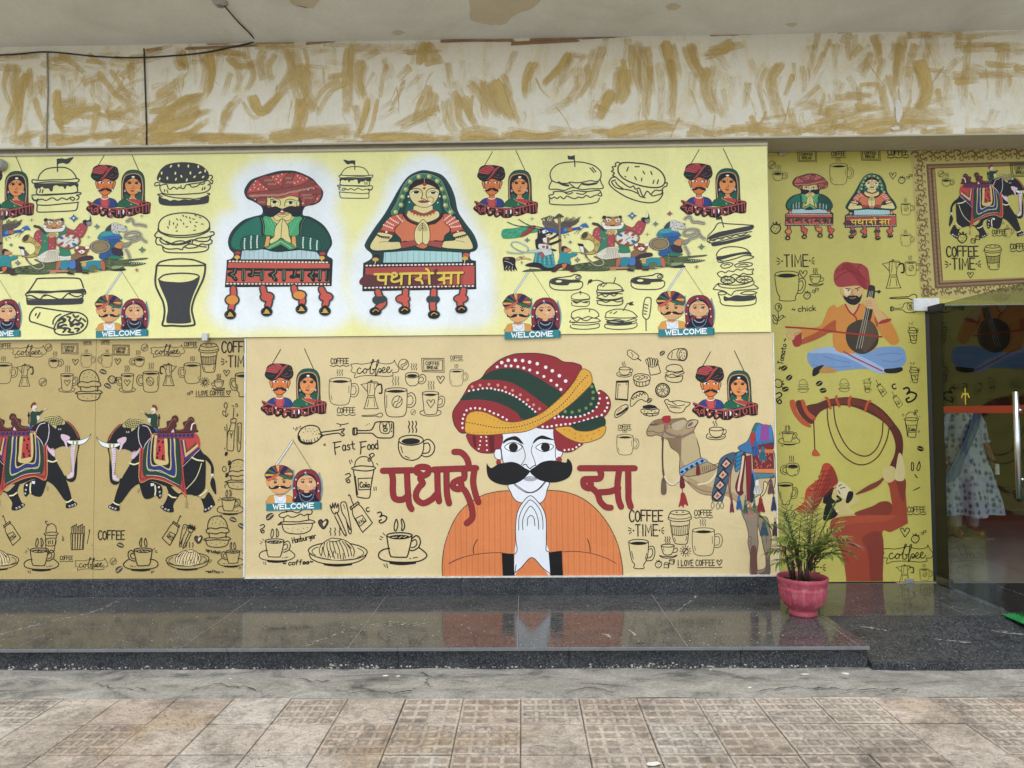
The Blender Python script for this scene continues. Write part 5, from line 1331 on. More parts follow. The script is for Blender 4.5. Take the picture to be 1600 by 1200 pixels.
    a.fo(SK, K, 7, '270,880 230,920 170,1010 150,1070 190,1110 300,1115 540,1090 540,1010 390,1000 440,920', True).fo(SK, K, 7, '1340,880 1400,930 1450,1020 1470,1090 1430,1115 1300,1110 1080,1085 1090,1010 1240,990 1210,920', True)
    a.l('#2c1c1a', 16, '232,905 300,935 400,945').along('#2c1c1a', '232,915 300,950 400,962', 24, 9).l('#2c1c1a', 16, '1235,960 1320,940 1390,920').along('#2c1c1a', '1240,970 1330,955 1390,932', 24, 9).l(K, 5, '270,1015 320,1002 390,1005').l(K, 5, '1250,1000 1320,1010 1360,1025')
    a.fo('#a84f48', K, 5, '530,1015 730,990 760,1050 560,1095', False).fo('#a84f48', K, 5, '1095,1010 900,1000 860,1050 1060,1095', False)
    for i in range(9): a.l('#7a3530', 4, [(550+i*22, 1010), (565+i*22, 1085-i*4)], False, False).l('#7a3530', 4, [(900+i*22, 1006), (890+i*22, 1052+i*5)], False, False)
    a.fo(SK, K, 8, '830,722 780,770 735,840 718,920 730,1000 775,1050 820,1020 870,1050 910,1000 920,920 910,840 880,770')
    a.ls(K, 7, '825,770 822,1020; 760,860 790,800 825,765 860,800 885,860; 780,870 800,820 825,790 850,820 868,870; 798,872 825,820 846,872')
    # board
    a.fo('#34262a', K, 6, S('80,255 800,262 1495,245 1490,595 800,598 65,605'), False)
    a.f('#a84a42', S('90,310 800,305 1485,300 1485,540 800,545 85,545'), False)
    a.f('#5f3236', S('85,400 300,420 560,400 860,470 960,360 1010,340 1000,545 85,545')).f('#b8524a', S('1340,300 1485,300 1485,540 1345,545'), False)
    for i in range(29): a.e('#eee0d4', 108+i*48, 282-i*0.1+dy, 18, 11, n=8)
    for i in range(29): a.e('#eee0d4' if i not in (9, 20, 22, 24) else '#dcae6a', 90+i*49, 568-i*0.3+dy, 18, 11, n=8)
    for (cc, off, ww) in (('#2a1a1c', 7, 40), ('#dcc452', 0, 30)):
        for p in ('210,395 400,395', '260,395 255,460 300,475 340,470', '355,395 350,525', '442,428 428,402 456,382 488,392 492,416 456,434 430,450 430,482 462,496 510,486 552,462', '535,393 700,390', '555,395 550,525', '660,395 655,525', '720,390 960,390', '790,395 800,440 740,470 800,480 820,520', '905,390 910,525', '870,335 890,345 910,385', '1015,390 1335,388', '1090,395 1095,440 1035,475 1090,480 1100,525', '1080,460 1180,455', '1190,392 1185,525', '1280,392 1278,525'):
            a.l(cc, ww, [(x+off, y+off) for x, y in S(p)], False, len(P(p)) > 3)
    for (x, y, c1) in ((235, 165, '#2a2228'), (1380, 165, '#c25a4c')):
        a.e(c1, x, y+dy, 42, 30).e('#cfa850', x-14, y+40+dy, 42, 24).l('#e8ddc0', 8, S('%d,%d %d,%d' % (x-16, y+60, x-20, y+95)), False, False)
    T = (('250,620 270,670 290,720 320,770 250,830', 275, 725, 78, 48, '#2f4341', 220, 870), ('605,615 600,670 580,720 610,790 600,830', 570, 715, 82, 46, '#c9584a', 590, 860), ('965,620 960,690 955,730 950,800 955,850', 955, 725, 70, 40, '#2f4341', 965, 920), ('1345,610 1330,670 1310,720 1300,780 1310,830', 1310, 720, 82, 44, '#c9584a', 1315, 855))
    for (p, bx, by, rx_, ry_, c_, ex, ey) in T:
        a.l('#33403f', 105, S(p), False).e('#33403f', bx, by+dy, rx_+20, ry_+20).e('#33403f', ex, ey+dy, 80, 56)
        a.l('#c9584a', 64, S(p), False).e(c_, bx, by+dy, rx_, ry_)
        a.f('#151514', S('%d,%d %d,%d %d,%d %d,%d' % (ex-40, ey-40, ex+30, ey-45, ex+60, ey+35, ex-60, ey+40))).l('#caa24a', 12, S('%d,%d %d,%d %d,%d' % (ex-35, ey+5, ex, ey-22, ex+40, ey)))
    return a
dwoman = deity_woman()

# ---- the big turbaned man painted on the cream panel
def big_man():
    a = Art('turbaned_man_painting', V6); k = 3.0762/5.926
    T = lambda s: [((700 - 580 + x/5.926)*3.0762, (540 - 520 + y/5.926)*3.0762) for x, y in P(s)]
    OR = '#d57d48'; RED = '#8d2b30'; GR = '#1f3a2e'; YE = '#d6a13f'; FW = '#e2e6ea'
    a.fo(OR, '#4a3a2c', 4, '340,1162 338,1100 352,1010 390,910 440,840 520,785 600,762 680,757 760,757 850,757 930,765 1010,795 1080,850 1140,930 1180,1020 1198,1110 1200,1162 1190,1164 600,1164 345,1164')
    body = spline(P('338,1100 352,1010 390,910 440,840 520,785 600,762 680,757 760,757 850,757 930,765 1010,795 1080,850 1140,930 1180,1020 1198,1110'), False, 6)
    a.hold = True; a.h0 = a.layer + 1
    for i in range(94):
        x = 348 + i*9.0
        top = min(body, key=lambda q: abs(q[0]-x))[1] + 5
        a.l('#dc8a58' if i % 3 else '#cb7443', 2.6, [(x, top), (x, 1160)], False, False)
    a.hold = False; a.layer = a.h0 + 17
    rnd = random.Random(1)
    a.l('#a05a34', 3, '370,1104 400,1086 450,1070 520,1058 600,1052 640,1054', False).l('#7c4430', 3.4, '374,1104 384,1096')
    a.l(K, 4, '490,1056 488,1030 498,1004 508,990').l(K, 4, '1046,1054 1046,1030 1040,1004 1034,990').l('#6a3c2c', 3.6, '916,1050 980,1048 1060,1060 1120,1080 1170,1106').l('#6a3c2c', 3.6, '370,1102 450,1070 540,1055 625,1052')
    a.fo(FW, K, 3.4, '668,720 672,770 690,800 720,815 800,820 830,800 842,760 842,710', True)
    a.fo(FW, K, 3.4, '625,470 626,560 640,640 680,720 730,760 762,768 800,756 850,700 884,630 884,460', True)
    a.fo(FW, K, 3.2, '622,560 606,556 592,570 594,594 606,606 626,604', True).fo(FW, K, 3.2, '888,548 904,544 920,560 920,582 908,600 888,602', True)
    a.e('#96302f', 612, 621, 12, 15).e('#96302f', 904, 611, 13, 15)
    a.l(K, 3.4, '676,714 730,754 764,766 804,748 846,700', True if False else False)
    # brows, eyes, nose
    a.f(K, '632,528 650,508 690,496 712,506 734,536 700,518 670,514').f(K, '778,534 790,510 820,494 850,502 882,516 850,514 810,512')
    a.l(K, 3, '634,532 660,516 690,514 716,528 734,560 740,600 718,640', False).l(K, 3, '776,540 770,570 784,610 792,640', False)
    a.fo('#eef0f2', K, 3.4, '642,548 660,532 684,526 710,534 726,550 706,566 684,572 660,564').fo('#eef0f2', K, 3.4, '792,552 810,536 834,530 860,536 878,546 862,562 836,572 812,566')
    a.e(K, 684, 550, 22, 22).e(K, 838, 550, 22, 22).l(K, 3, '760,548 764,600 ', False) if False else a.e(K, 684, 550, 22, 22).e(K, 838, 550, 22, 22)
    a.ls(K, 4.4, '728,636 744,632 752,644 764,652 776,642 790,636')
    a.f('#9fa4ac', '732,702 760,694 796,702 780,712 748,712').l('#6c7078', 3, '734,700 764,690 794,700')
    a.f('#141416', '762,664 740,650 710,630 680,620 650,622 610,630 578,648 560,634 556,624 554,650 562,690 590,716 640,730 690,724 726,706 750,684')
    a.f('#141416', '762,664 790,642 820,622 860,614 900,618 936,624 944,606 962,626 966,660 950,694 910,714 860,720 810,708 780,688')
    # praying hands and cuffs
    a.f('#e0e5e9', '764,782 728,812 702,858 692,920 692,1000 686,1050 684,1152 700,1140 768,1076 830,1138 852,1156 850,1050 836,1000 838,900 826,850 800,812').l(K, 3.6, '684,1150 720,1120 768,1076 820,1126 852,1152', False)
    a.l(K, 3.6, '686,1060 698,1040 692,990 692,920 702,858 728,812 764,782 800,812 826,850 838,900 838,1000 836,1040 850,1050')
    a.ls(K, 3.6, '706,946 708,890 724,846 744,818 764,802 790,822 812,856 822,900 822,942; 726,944 726,898 740,862 764,832 788,860 800,900 802,942; 748,924 750,890 766,876 780,890 784,926')
    a.l(K, 3.6, '692,1110 686,1150', False)
    a.f('#0f0f10', '624,1054 682,1058 684,1164 628,1164', False).f('#0f0f10', '848,1052 912,1044 916,1164 856,1164', False)
    a.f(OR, '700,1162 768,1084 846,1162', False)
    # turban
    a.fo(RED, '#4e1a1c', 3, T('180,815 180,860 220,930 300,985 420,990 440,960 490,940 495,810 300,800'), True)
    a.f('#5d1c20', T('225,830 260,830 262,950 240,930'), False).f('#5d1c20', T('375,830 430,820 430,980 390,985'), False)
    a.dots('#e6dcdc', T('308,842 300,880 296,918 285,952 355,842 358,880 360,918 362,965'), 4.4)
    a.fo(RED, '#4e1a1c', 3, T('990,760 1000,940 1060,985 1140,985 1210,945 1250,900 1150,800'), True).dots('#e6dcdc', T('1080,970 1120,966 1156,962 1190,945 1218,922'), 5.2)
    a.fo(RED, '#4e1a1c', 4, T('160,805 80,760 48,680 50,600 110,510 160,430 210,350 310,300 370,220 480,130 600,80 700,68 860,72 1000,105 1080,150 1190,165 1245,220 1100,420 900,600 820,660 700,700 400,720'), True)
    a.f(GR, T('310,305 370,250 440,220 560,205 700,225 830,290 940,360 1060,450 950,560 900,545 800,470 700,400 600,345 480,315'))
    a.f(GR, T('120,500 160,450 220,410 320,395 460,410 560,445 680,505 770,580 830,640 700,685 640,620 540,560 420,515 280,495'))
    a.dots('#e8e2e2', T('505,152 566,132 632,132 700,136 764,150 836,166 914,200 975,234 1040,280 1098,330'), 8.6).dots('#e8e2e2', T('462,192 542,184 592,184 655,192 710,205 765,224 836,250 896,286 962,324 1015,368 1052,408'), 7.2)
    a.dots('#cf8d7c', T('228,374 302,362 384,354 468,362 536,384 604,412 676,454 744,502 798,548 852,586'), 7).dots('#e8e2e2', T('198,414 240,406 284,400 326,392 366,390 404,392 440,402 474,408 508,414 542,428 576,442 606,456 638,474 670,496 704,520 732,544 760,566 786,588 812,612'), 5.2)
    a.dots('#e8e2e2', T('136,756 134,714 140,672 152,634 174,594 212,578 254,574 298,578 344,588 390,604 428,624 468,638 510,660 546,684'), 5.6)
    a.fo(GR, '#10221a', 3, T('1335,350 1370,400 1390,450 1480,600 1340,690 1050,660 1080,580 1200,470'))
    a.fo(RED, '#4e1a1c', 3, T('820,750 950,680 1010,650 1100,668 1240,655 1340,610 1390,540 1400,420 1470,450 1510,520 1500,600 1440,670 1330,700 1180,740 1000,770 900,772'))
    a.dots('#6b8a52', T('1340,384 1352,436 1350,494 1330,546 1284,584 1222,606 1154,620 1090,614'), 8)
    a.dots('#e8e2e2', T('1405,444 1412,496 1400,540 1382,574 1346,610 1308,630 1270,646 1230,658 1186,664 1144,666 1106,668 1068,660 1030,660 994,672'), 5.6).dots('#e8e2e2', T('1478,490 1488,538 1478,580 1458,612 1428,648 1382,664 1342,676 1300,686 1262,698 1220,712 1176,722 1134,728 1092,730 1050,736 1008,740 964,748 924,754 880,752'), 5.8)
    a.fo(GR, '#10221a', 3, T('1140,745 1290,700 1440,668 1455,750 1380,790 1220,800'))
    a.fo(YE, '#6a4a1c', 3, T('995,770 1060,755 1140,755 1200,790 1320,795 1455,750 1450,820 1390,870 1250,905 1130,870 1050,820'))
    a.dots('#b7822f', T('1080,780 1130,790 1180,820 1230,840 1290,840 1350,820 1400,790 1330,870 1250,880 1180,860'), 4.4)
    a.fo(YE, '#6a4a1c', 3.4, T('1245,225 1300,230 1335,270 1340,350 1280,420 1150,540 1000,650 850,740 720,795 560,810 350,825 175,805 160,720 180,640 240,605 330,610 430,650 520,695 640,705 800,660 920,590 1080,450 1180,330'))
    a.along('#23402e', T('175,705 280,725 400,750 520,760 650,750 780,715 900,660 1010,590 1110,500 1210,375 1300,280'), 13.5, 3.4)
    for s in ('240,620 330,635 420,680 520,720 650,725 780,690 900,620 1020,520 1130,410 1250,265', '200,800 300,800 400,800 520,795 650,780 780,745 900,700 1000,620 1120,540 1250,420 1320,320'):
        a.along('#b98430', T(s), 21, 3.6)
    return a
bman = big_man()
def hindi_big():
    a = Art('red_greeting_lettering', V6); a2 = Art('red_greeting_lettering', V6); RW = '#8e2c2e'
    for c_, g in (('#5b1b1c', 4), (RW, 0)):
        w = 26 + g
        a.l(c_, w, '56,662 200,660', False, False)
        a.l(c_, w*1.02, '96,665 104,700 104,760 114,795 150,800 180,780', False).l(c_, w, '172,665 176,760 182,820 194,846', False)
        a.l(c_, w, '238,680 218,668 222,650 250,644 275,652 272,676 250,688 236,700 248,722 232,740 216,770 220,800 250,818 290,800 318,770', False)
        a.l(c_, w, '318,672 320,760 326,810', False).l(c_, w, '362,672 364,770 374,820', False).l(c_, w, '300,658 505,652', False, False)
        a.l(c_, w, '448,668 446,700 420,708 396,722 396,744 420,752 434,738 428,716', False).l(c_, w, '430,745 450,760 470,800 484,850 484,890 458,915', False)
        a.l(c_, w, '400,574 430,576 452,594 466,620 470,650', False).l(c_, w, '496,664 490,720 502,780 515,815', False)
        a2.l(c_, w, '1004,650 1268,652', False, False).l(c_, w, '1100,662 1106,680 1096,700 1050,702 1022,706 1024,736 1050,746 1056,726 1048,708', False)
        a2.l(c_, w, '1056,742 1086,770 1100,810 1126,836 1150,840', False).l(c_, w, '1096,766 1150,762 1188,746', False).l(c_, w, '1192,664 1184,730 1188,800 1200,836', False).l(c_, w, '1236,664 1236,760 1236,800 1246,836', False)
    return a, a2
hbig, hbig2 = hindi_big()

# ---- elephant with rider
VE = (140, 620, 6.314)
def elephant():
    a = Art('elephant_picture', VE); B = '#15161a'; GD = '#b9ad72'
    a.f(B, '600,830 690,860 720,900 715,980 690,1000 660,970 600,998 540,990 500,880 500,820')                    # far fore leg
    a.f(B, '1040,560 1110,560 1180,610 1222,690 1222,770 1200,770 1196,690 1160,640 1120,610')              # tail
    a.f(B, '1215,795 1240,840 1250,960 1210,910 1192,850')
    a.f(B, '780,860 880,950 960,910 1060,975 1130,1000 1180,940 1240,1050 1220,1080 1180,1120 1130,1135 1130,1080 1080,980 960,960 900,960 860,1010 830,1060 832,1128 760,1125 705,1085 710,1070 740,1050 780,950 760,880')
    a.f(B, '470,270 530,265 620,300 700,360 1020,360 1080,500 1140,610 1145,820 1130,920 1050,975 960,930 880,880 760,880 620,830 500,850 420,900 330,1020 300,1050 300,1112 240,1108 195,1085 195,1065 240,1030 270,930 320,800 400,660 430,560 350,515 290,520 240,490 200,480 190,500 205,600 225,730 225,790 240,820 290,830 300,800 280,770 270,780 262,760 280,745 310,760 320,800 290,850 240,860 205,820 195,700 195,600 175,500 172,440 200,370 270,300 330,260 400,215')
    a.f('#d6c3cf', '215,500 250,500 262,560 250,700 245,760 270,770 268,790 290,800 285,822 245,815 228,780 225,650 225,560')
    for i in range(12): a.l(B, 3, [(236, 520+i*22), (260, 522+i*22)], False, False)
    a.f(GD, '330,265 400,220 470,205 520,225 540,262 490,280 430,330 410,340 400,310 330,300')
    for i in range(9): a.l(B, 5, [(345+i*22, 230+abs(i-4)*6), (370+i*20, 320-i*4)], False, False)
    for i in range(5): a.l(B, 5, [(340+i*4, 262+i*13), (440, 222+i*20), (530-i*14, 238+i*18)], True and False, True)
    a.l('#6e2f2a', 22, '300,278 250,320 215,370 186,430', False).along('#b9805e', '300,278 250,320 215,370 186,430', 22, 5)
    a.l('#d9cdd4', 7, '485,295 478,360 488,440 510,490 530,520 550,470 590,420 640,380').l('#d9cdd4', 7, '520,285 570,300 600,350 610,390')
    a.f('#d6b9c6', '270,430 320,400 360,400 355,440 330,470 310,520 290,540 300,480')
    a.fo('#e2ebe6', B, 4, '65,395 100,430 170,455 240,460 300,455 290,480 240,500 170,498 110,470')
    a.f('#a3985c', '188,455 212,455 212,500 190,498', False).f('#a3985c', '230,458 246,458 244,500 228,500', False)
    a.e('#d9d2c8', 374, 347, 16, 9).e(B, 374, 346, 8)
    a.f('#d6b9c6', '425,540 470,530 500,495 480,560 420,615')
    a.l('#6e2f2a', 6, '420,545 470,530 500,490')
    # cloth, nested borders
    a.f('#b6403c', '640,360 1030,360 1085,520 1000,590 920,690 960,980 880,900 740,830 600,805 495,830 500,520 545,510 600,420')
    a.f('#1f3d30', '535,515 600,430 640,370 860,370 905,700 895,880 760,800 640,770 532,768').f('#c8b878', '575,480 610,420 630,370 820,370 848,560 850,790 700,730 570,712')
    a.f('#26336e', '582,470 620,420 640,370 805,370 838,570 842,780 700,722 580,705').f('#c8b878', '610,420 640,380 785,375 805,560 800,720 700,680 606,665')
    a.f('#2a1d1c', '618,440 650,380 778,380 795,560 790,705 700,668 614,655').f('#c8b878', '640,400 660,385 755,385 772,560 770,665 640,640').f('#b6403c', '660,410 735,415 745,560 750,635 650,615', False)
    for (x, y) in ((680,440),(722,450),(690,500),(672,560),(725,585),(690,530),(668,600),(722,610)): a.e('#2a1d1c', x, y, 11, 15, 20)
    a.along('#2a1d1c', '512,520 510,700 510,805 620,785 760,815 890,890 935,950', 15, 6).along('#2a1d1c', '880,430 900,640 935,930', 15, 6)
    a.f('#26336e', '895,430 930,600 930,640 1085,520 1075,500 1000,560 940,600 915,430', False).f('#c8b878', '918,430 945,600 1072,490 1060,465 950,560 935,430', False).f('#6e3a2a', '930,430 952,560 1060,475 1050,450 965,530 945,430', False).f('#b6403c', '958,425 972,505 1048,440 1040,420', False)
    a.l('#c9d2cc', 4, '560,770 700,782 800,825 890,870', False).l('#c9d2cc', 4, '590,712 700,740 840,788').l('#c9d2cc', 4, '920,690 1000,610 1085,525')
    a.l('#b6403c', 10, '920,700 945,960'); a.l('#c9b46a', 4, '498,520 496,826 610,806 740,832 880,902 958,975')
    a.fo('#8a3a4a', '#2a1d1c', 4, '672,362 1025,362 1030,412 672,412', False)
    for i in range(9): a.e('#23285e', 690+i*40, 386, 15, 18).l('#2a1d1c', 3, [(669+i*40, 362), (669+i*40, 412)], False, False)
    # howdah
    a.fo('#4f2420', '#1d1110', 4, '680,355 685,320 720,315 760,300 760,250 800,235 815,200 850,190 870,215 870,245 850,260 855,290 840,320 890,330 930,310 920,260 960,240 975,215 1005,205 1030,235 1020,265 1045,280 1050,320 1040,355')
    a.along('#9a6a50', '690,330 760,320 790,270 830,220 850,240', 18, 5).along('#9a6a50', '860,335 920,325 950,270 990,225 1020,240', 18, 5).l('#e0d8dc', 12, '1000,330 1010,280 1030,268').f('#d6b9c6', '800,355 825,320 835,355', False)
    # rider
    a.f('#274d8e', '640,320 670,300 675,345 650,345', False).f('#1f3b2c', '600,180 640,170 665,190 665,260 670,310 640,310 600,280 595,230 560,195 540,170').l('#1f3b2c', 18, '600,180 570,182 545,165').l('#c9b69a', 12, '545,165 520,150 502,142')
    a.f('#d9cfc4', '605,120 640,115 648,150 630,170 610,155').f('#7a3426', '612,100 620,82 650,90 665,125 655,140 640,115').l(K, 6, '612,145 625,150').l(K, 10, '682,180 680,240 680,290').e(K, 682, 210, 12, 16).f('#c4cfc0', '575,220 600,215 595,260 575,245')
    # anklets, toes, belly straps
    for p in ('395,650 440,665 490,650', '240,1030 270,1050 306,1058', '785,960 820,985 860,990', '1090,975 1130,950 1165,915', '650,870 655,920 650,970', '1010,600 1060,625 1125,635'):
        a.l(GD, 13, p).along('#e6e0ae', p, 15, 8)
    a.l(GD, 9, '1105,660 1080,740 1040,820 960,905').l('#e6e0ae', 3, '1105,660 1080,740 1040,820 960,905')
    a.dots('#e6dede', '212,1078 237,1088 265,1096 726,1082 757,1102 786,1112 1150,1110 1182,1098 1206,1078 704,970 698,935 688,888', 10)
    a.dots(B, '214,1080 239,1090 267,1098 728,1084 759,1104 788,1114 1152,1112 1184,1100 706,972 700,937', 6)
    a.f('#9a915e', '950,1030 970,1030 972,1085 945,1085', False).l('#6a6440', 4, '958,980 964,1030').f('#9a915e', '478,900 495,900 495,938 475,938', False).f('#d9dfe4', '606,850 640,850 640,870 610,880', False).e('#cfd6d2', 1212, 772, 14, 12)
    return a
eleph = elephant()

# ---- camel
VC = (1000, 640, 4.615)
def camel():
    a = Art('camel_painting', VC); S1 = '#a8916b'; S2 = '#bca980'; S3 = '#856f4f'; D = '#33261f'
    a.fo(S2, D, 5, '548,395 660,330 800,280 965,290 970,560 900,520 880,600 790,660 740,740 690,660 620,620 540,620 430,600 350,530 300,460 420,400')
    a.f(S1, '340,480 420,520 520,560 620,570 720,640 740,740 690,660 620,622 540,620 430,600 360,540')
    a.l('#8a7658', 9, '350,520 430,575 540,600 640,602').l('#dccba0', 14, '330,230 380,300 400,370').l('#8f7c60', 8, '300,300 310,380 300,430').l('#e0d0a8', 12, '560,450 500,520 420,540').l('#7d6a52', 6, '440,330 430,260 412,200')
    # legs
    a.fo('#8f806c', D, 4, '735,730 760,820 775,900 770,960 785,1050 780,1160 790,1186 830,1180 832,1060 845,960 840,880 850,800 860,700', True)
    a.fo('#8f806c', D, 4, '850,780 850,850 870,930 880,990 895,1060 890,1140 830,1160 840,1180 920,1186 925,1060 940,940 930,860 910,780', True)
    a.f('#6d4a44', '790,1000 830,1000 828,1180 790,1184').f('#6a5a52', '895,1040 922,1040 920,1184 845,1182 890,1150')
    a.ls('#5a4a42', 4, '775,920 790,915 800,935 785,950 798,965 785,980; 900,900 905,960')
    # neck and head
    a.fo(S1, D, 5, '60,180 56,150 75,110 110,75 170,62 230,64 290,60 330,58 350,80 380,70 428,78 410,120 396,150 408,190 430,260 440,330 460,360 500,380 540,400 560,420 460,460 340,480 290,440 292,340 270,300 230,270 210,220 180,200 130,178 90,186')
    a.f(S2, '330,200 400,170 420,240 435,330 420,380 330,400 300,330 300,240').f(S3, '110,75 170,62 230,64 300,60 340,70 320,100 240,110 170,100 120,110').f(S3, '180,200 260,200 300,180 300,330 270,300 232,270 212,222')
    a.f('#6a5c4e', '74,100 110,96 140,98 120,110 90,112').l(D, 4, '62,155 90,150 140,165 170,160').l(D, 3, '80,104 110,98 142,100')
    a.fo('#c0ac90', D, 4, '345,130 350,100 380,75 425,76 410,112 370,130').f('#6d5c4c', '352,120 362,98 392,86 380,112').l(D, 5, '225,120 245,128 270,118').l(D, 3, '228,110 250,98 275,106').f('#b5a688', '240,100 320,70 340,90 300,140 250,140')
    a.l('#8a6f66', 14, '190,100 188,140 205,165 300,190 390,155', False).l('#8a6f66', 14, '180,150 165,190 170,230').l('#8a6f66', 11, '290,190 275,240 300,270 285,205').l('#4a3a36', 3, '190,92 186,140 205,172 300,198 392,162')
    a.l('#9a6a64', 22, '198,92 200,130').f('#a02a30', '165,70 175,45 205,38 228,42 230,75 215,92 185,90')
    a.l('#5a3a36', 12, '172,200 166,330 168,440').l('#6a4a40', 15, '168,430 172,470').f('#6b5a48', '158,500 185,500 190,600 152,602').l('#5a4a3a', 9, '172,470 170,520')
    a.l('#e0d8c8', 8, '178,480 200,520 240,538 280,510 292,480').l('#6a5a4a', 3, '176,488 200,530 240,546 284,518')
    # collar and belly tassels
    a.fo('#7ea6c4', D, 4, '286,440 300,420 340,400 400,370 450,350 490,372 420,400 350,436 300,476', True)
    for (x, y) in ((305,448),(340,428),(376,408),(414,388),(452,370)): a.f('#1e2f5e', [(x-16,y+3),(x,y-14),(x+16,y-3),(x,y+14)], False)
    for i in range(7): a.l('#4a3c30', 4, [(450+i*16, 412-i*3), (458+i*14, 450-i*2)], False)
    a.f('#6a2228', '412,400 430,400 438,460 420,476 406,462').f('#6a2228', '292,480 312,480 326,550 305,568 288,552').l('#4a2a28', 5, '305,560 306,610').f('#962e30', '296,600 322,604 346,690 320,680 312,706 296,690 276,700 290,640')
    # diamond band
    a.fo('#3f586e', D, 4, '590,350 690,310 670,400 600,640 580,660 520,650 530,560 560,450', True)
    for (x, y) in ((625,392),(600,472),(578,546),(558,622)):
        a.f('#1c2026', [(x-44,y+8),(x+4,y-50),(x+44,y-6),(x-6,y+44)], False).f('#c9a48c', [(x-30,y+6),(x+2,y-32),(x+30,y-4),(x-4,y+28)], False).f('#8a4a48', [(x-12,y+2),(x+1,y-14),(x+12,y-2),(x-2,y+12)], False)
    for (x, y) in ((522,690),(560,696),(590,692)): a.eo('#4a4a48', 4, x, y, 11, 22).l('#4a4a48', 4, [(x, 655), (x, y-20)], False)
    # saddle cloths
    a.fo('#2f7a9e', D, 4, '690,330 740,300 770,330 740,400 700,450 685,420').ls('#14303e', 5, '700,350 740,330; 696,380 740,360; 692,410 730,390; 700,310 690,420')
    a.fo('#3a6f9c', D, 4, '715,270 780,230 810,170 830,120 855,96 920,118 960,130 962,300 830,320 740,300').f('#3a6a5c', '815,150 840,105 860,100 850,160').f('#a03a34', '806,180 840,165 830,250 805,260').f('#8b4a8e', '880,118 945,120 950,215 880,225 850,210').f('#3a7cb8', '850,130 880,118 870,210 845,230').f('#3a7cb8', '940,125 962,130 962,210 945,215')
    a.fo('#74262a', D, 4, '815,270 965,240 968,440 820,440', False); rnd = random.Random(8)
    for i in range(26):
        x, y = rnd.uniform(830, 950), rnd.uniform(270, 420); a.l('#c98a78', 4, [(x, y), (x+rnd.uniform(-16, 16), y+14)], False)
    a.f('#c9763f', '830,290 968,290 968,315 835,318', False).f('#cf7e48', '820,430 970,430 970,460 820,456', False).fo('#4a7c86', D, 3, '825,458 970,462 972,492 830,500', False)
    a.fo('#7e2030', D, 4, '768,340 806,330 808,650 770,660', False).fo('#6a222c', D, 4, '740,330 765,330 740,560 745,600 720,620 695,590 692,540 730,420', True).l('#d9bfa4', 15, '750,340 735,440 715,540 710,585', False).l('#7a4a44', 8, '690,360 660,450 650,560 655,650', False).l('#7a4a44', 6, '670,400 640,520 650,640', False)
    a.l('#3a7cb8', 17, '815,450 830,500 850,540', False).f('#25303a', '790,660 800,520 815,460 830,560 815,660')
    for (x, y, c_, w_) in ((845,560,'#d6d6d2',26),(945,560,'#6a4a44',26),(868,690,'#8a2a2c',30),(962,680,'#2f3a5c',22),(888,860,'#3a5660',32),(968,860,'#5a2a34',22),(712,670,'#2f6a9e',22),(660,690,'#8a2f4a',16),(758,700,'#4a6a5c',18),(792,720,'#c08070',20),(822,690,'#5a7a6c',14),(840,280,'#2f5f9c',28),(890,320,'#2f6a7c',28)):
        a.l('#5a4038', 5, [(x, y-80), (x, y-30)], False, False)
        a.f(c_, [(x-w_*.35, y-48), (x+w_*.35, y-48), (x+w_*.5, y-20), (x+w_, y+44), (x+w_*.5, y+52), (x, y+46), (x-w_*.5, y+54), (x-w_, y+42), (x-w_*.5, y-20)])
        for j in range(4): a.l('#2a2626', 3, [(x-w_*.4+j*w_*.27, y-10), (x-w_*.7+j*w_*.47, y+44)], False, False)
    a.l('#3a2420', 5, '968,480 930,520 900,600 860,640', False)
    return a
camelp = camel()
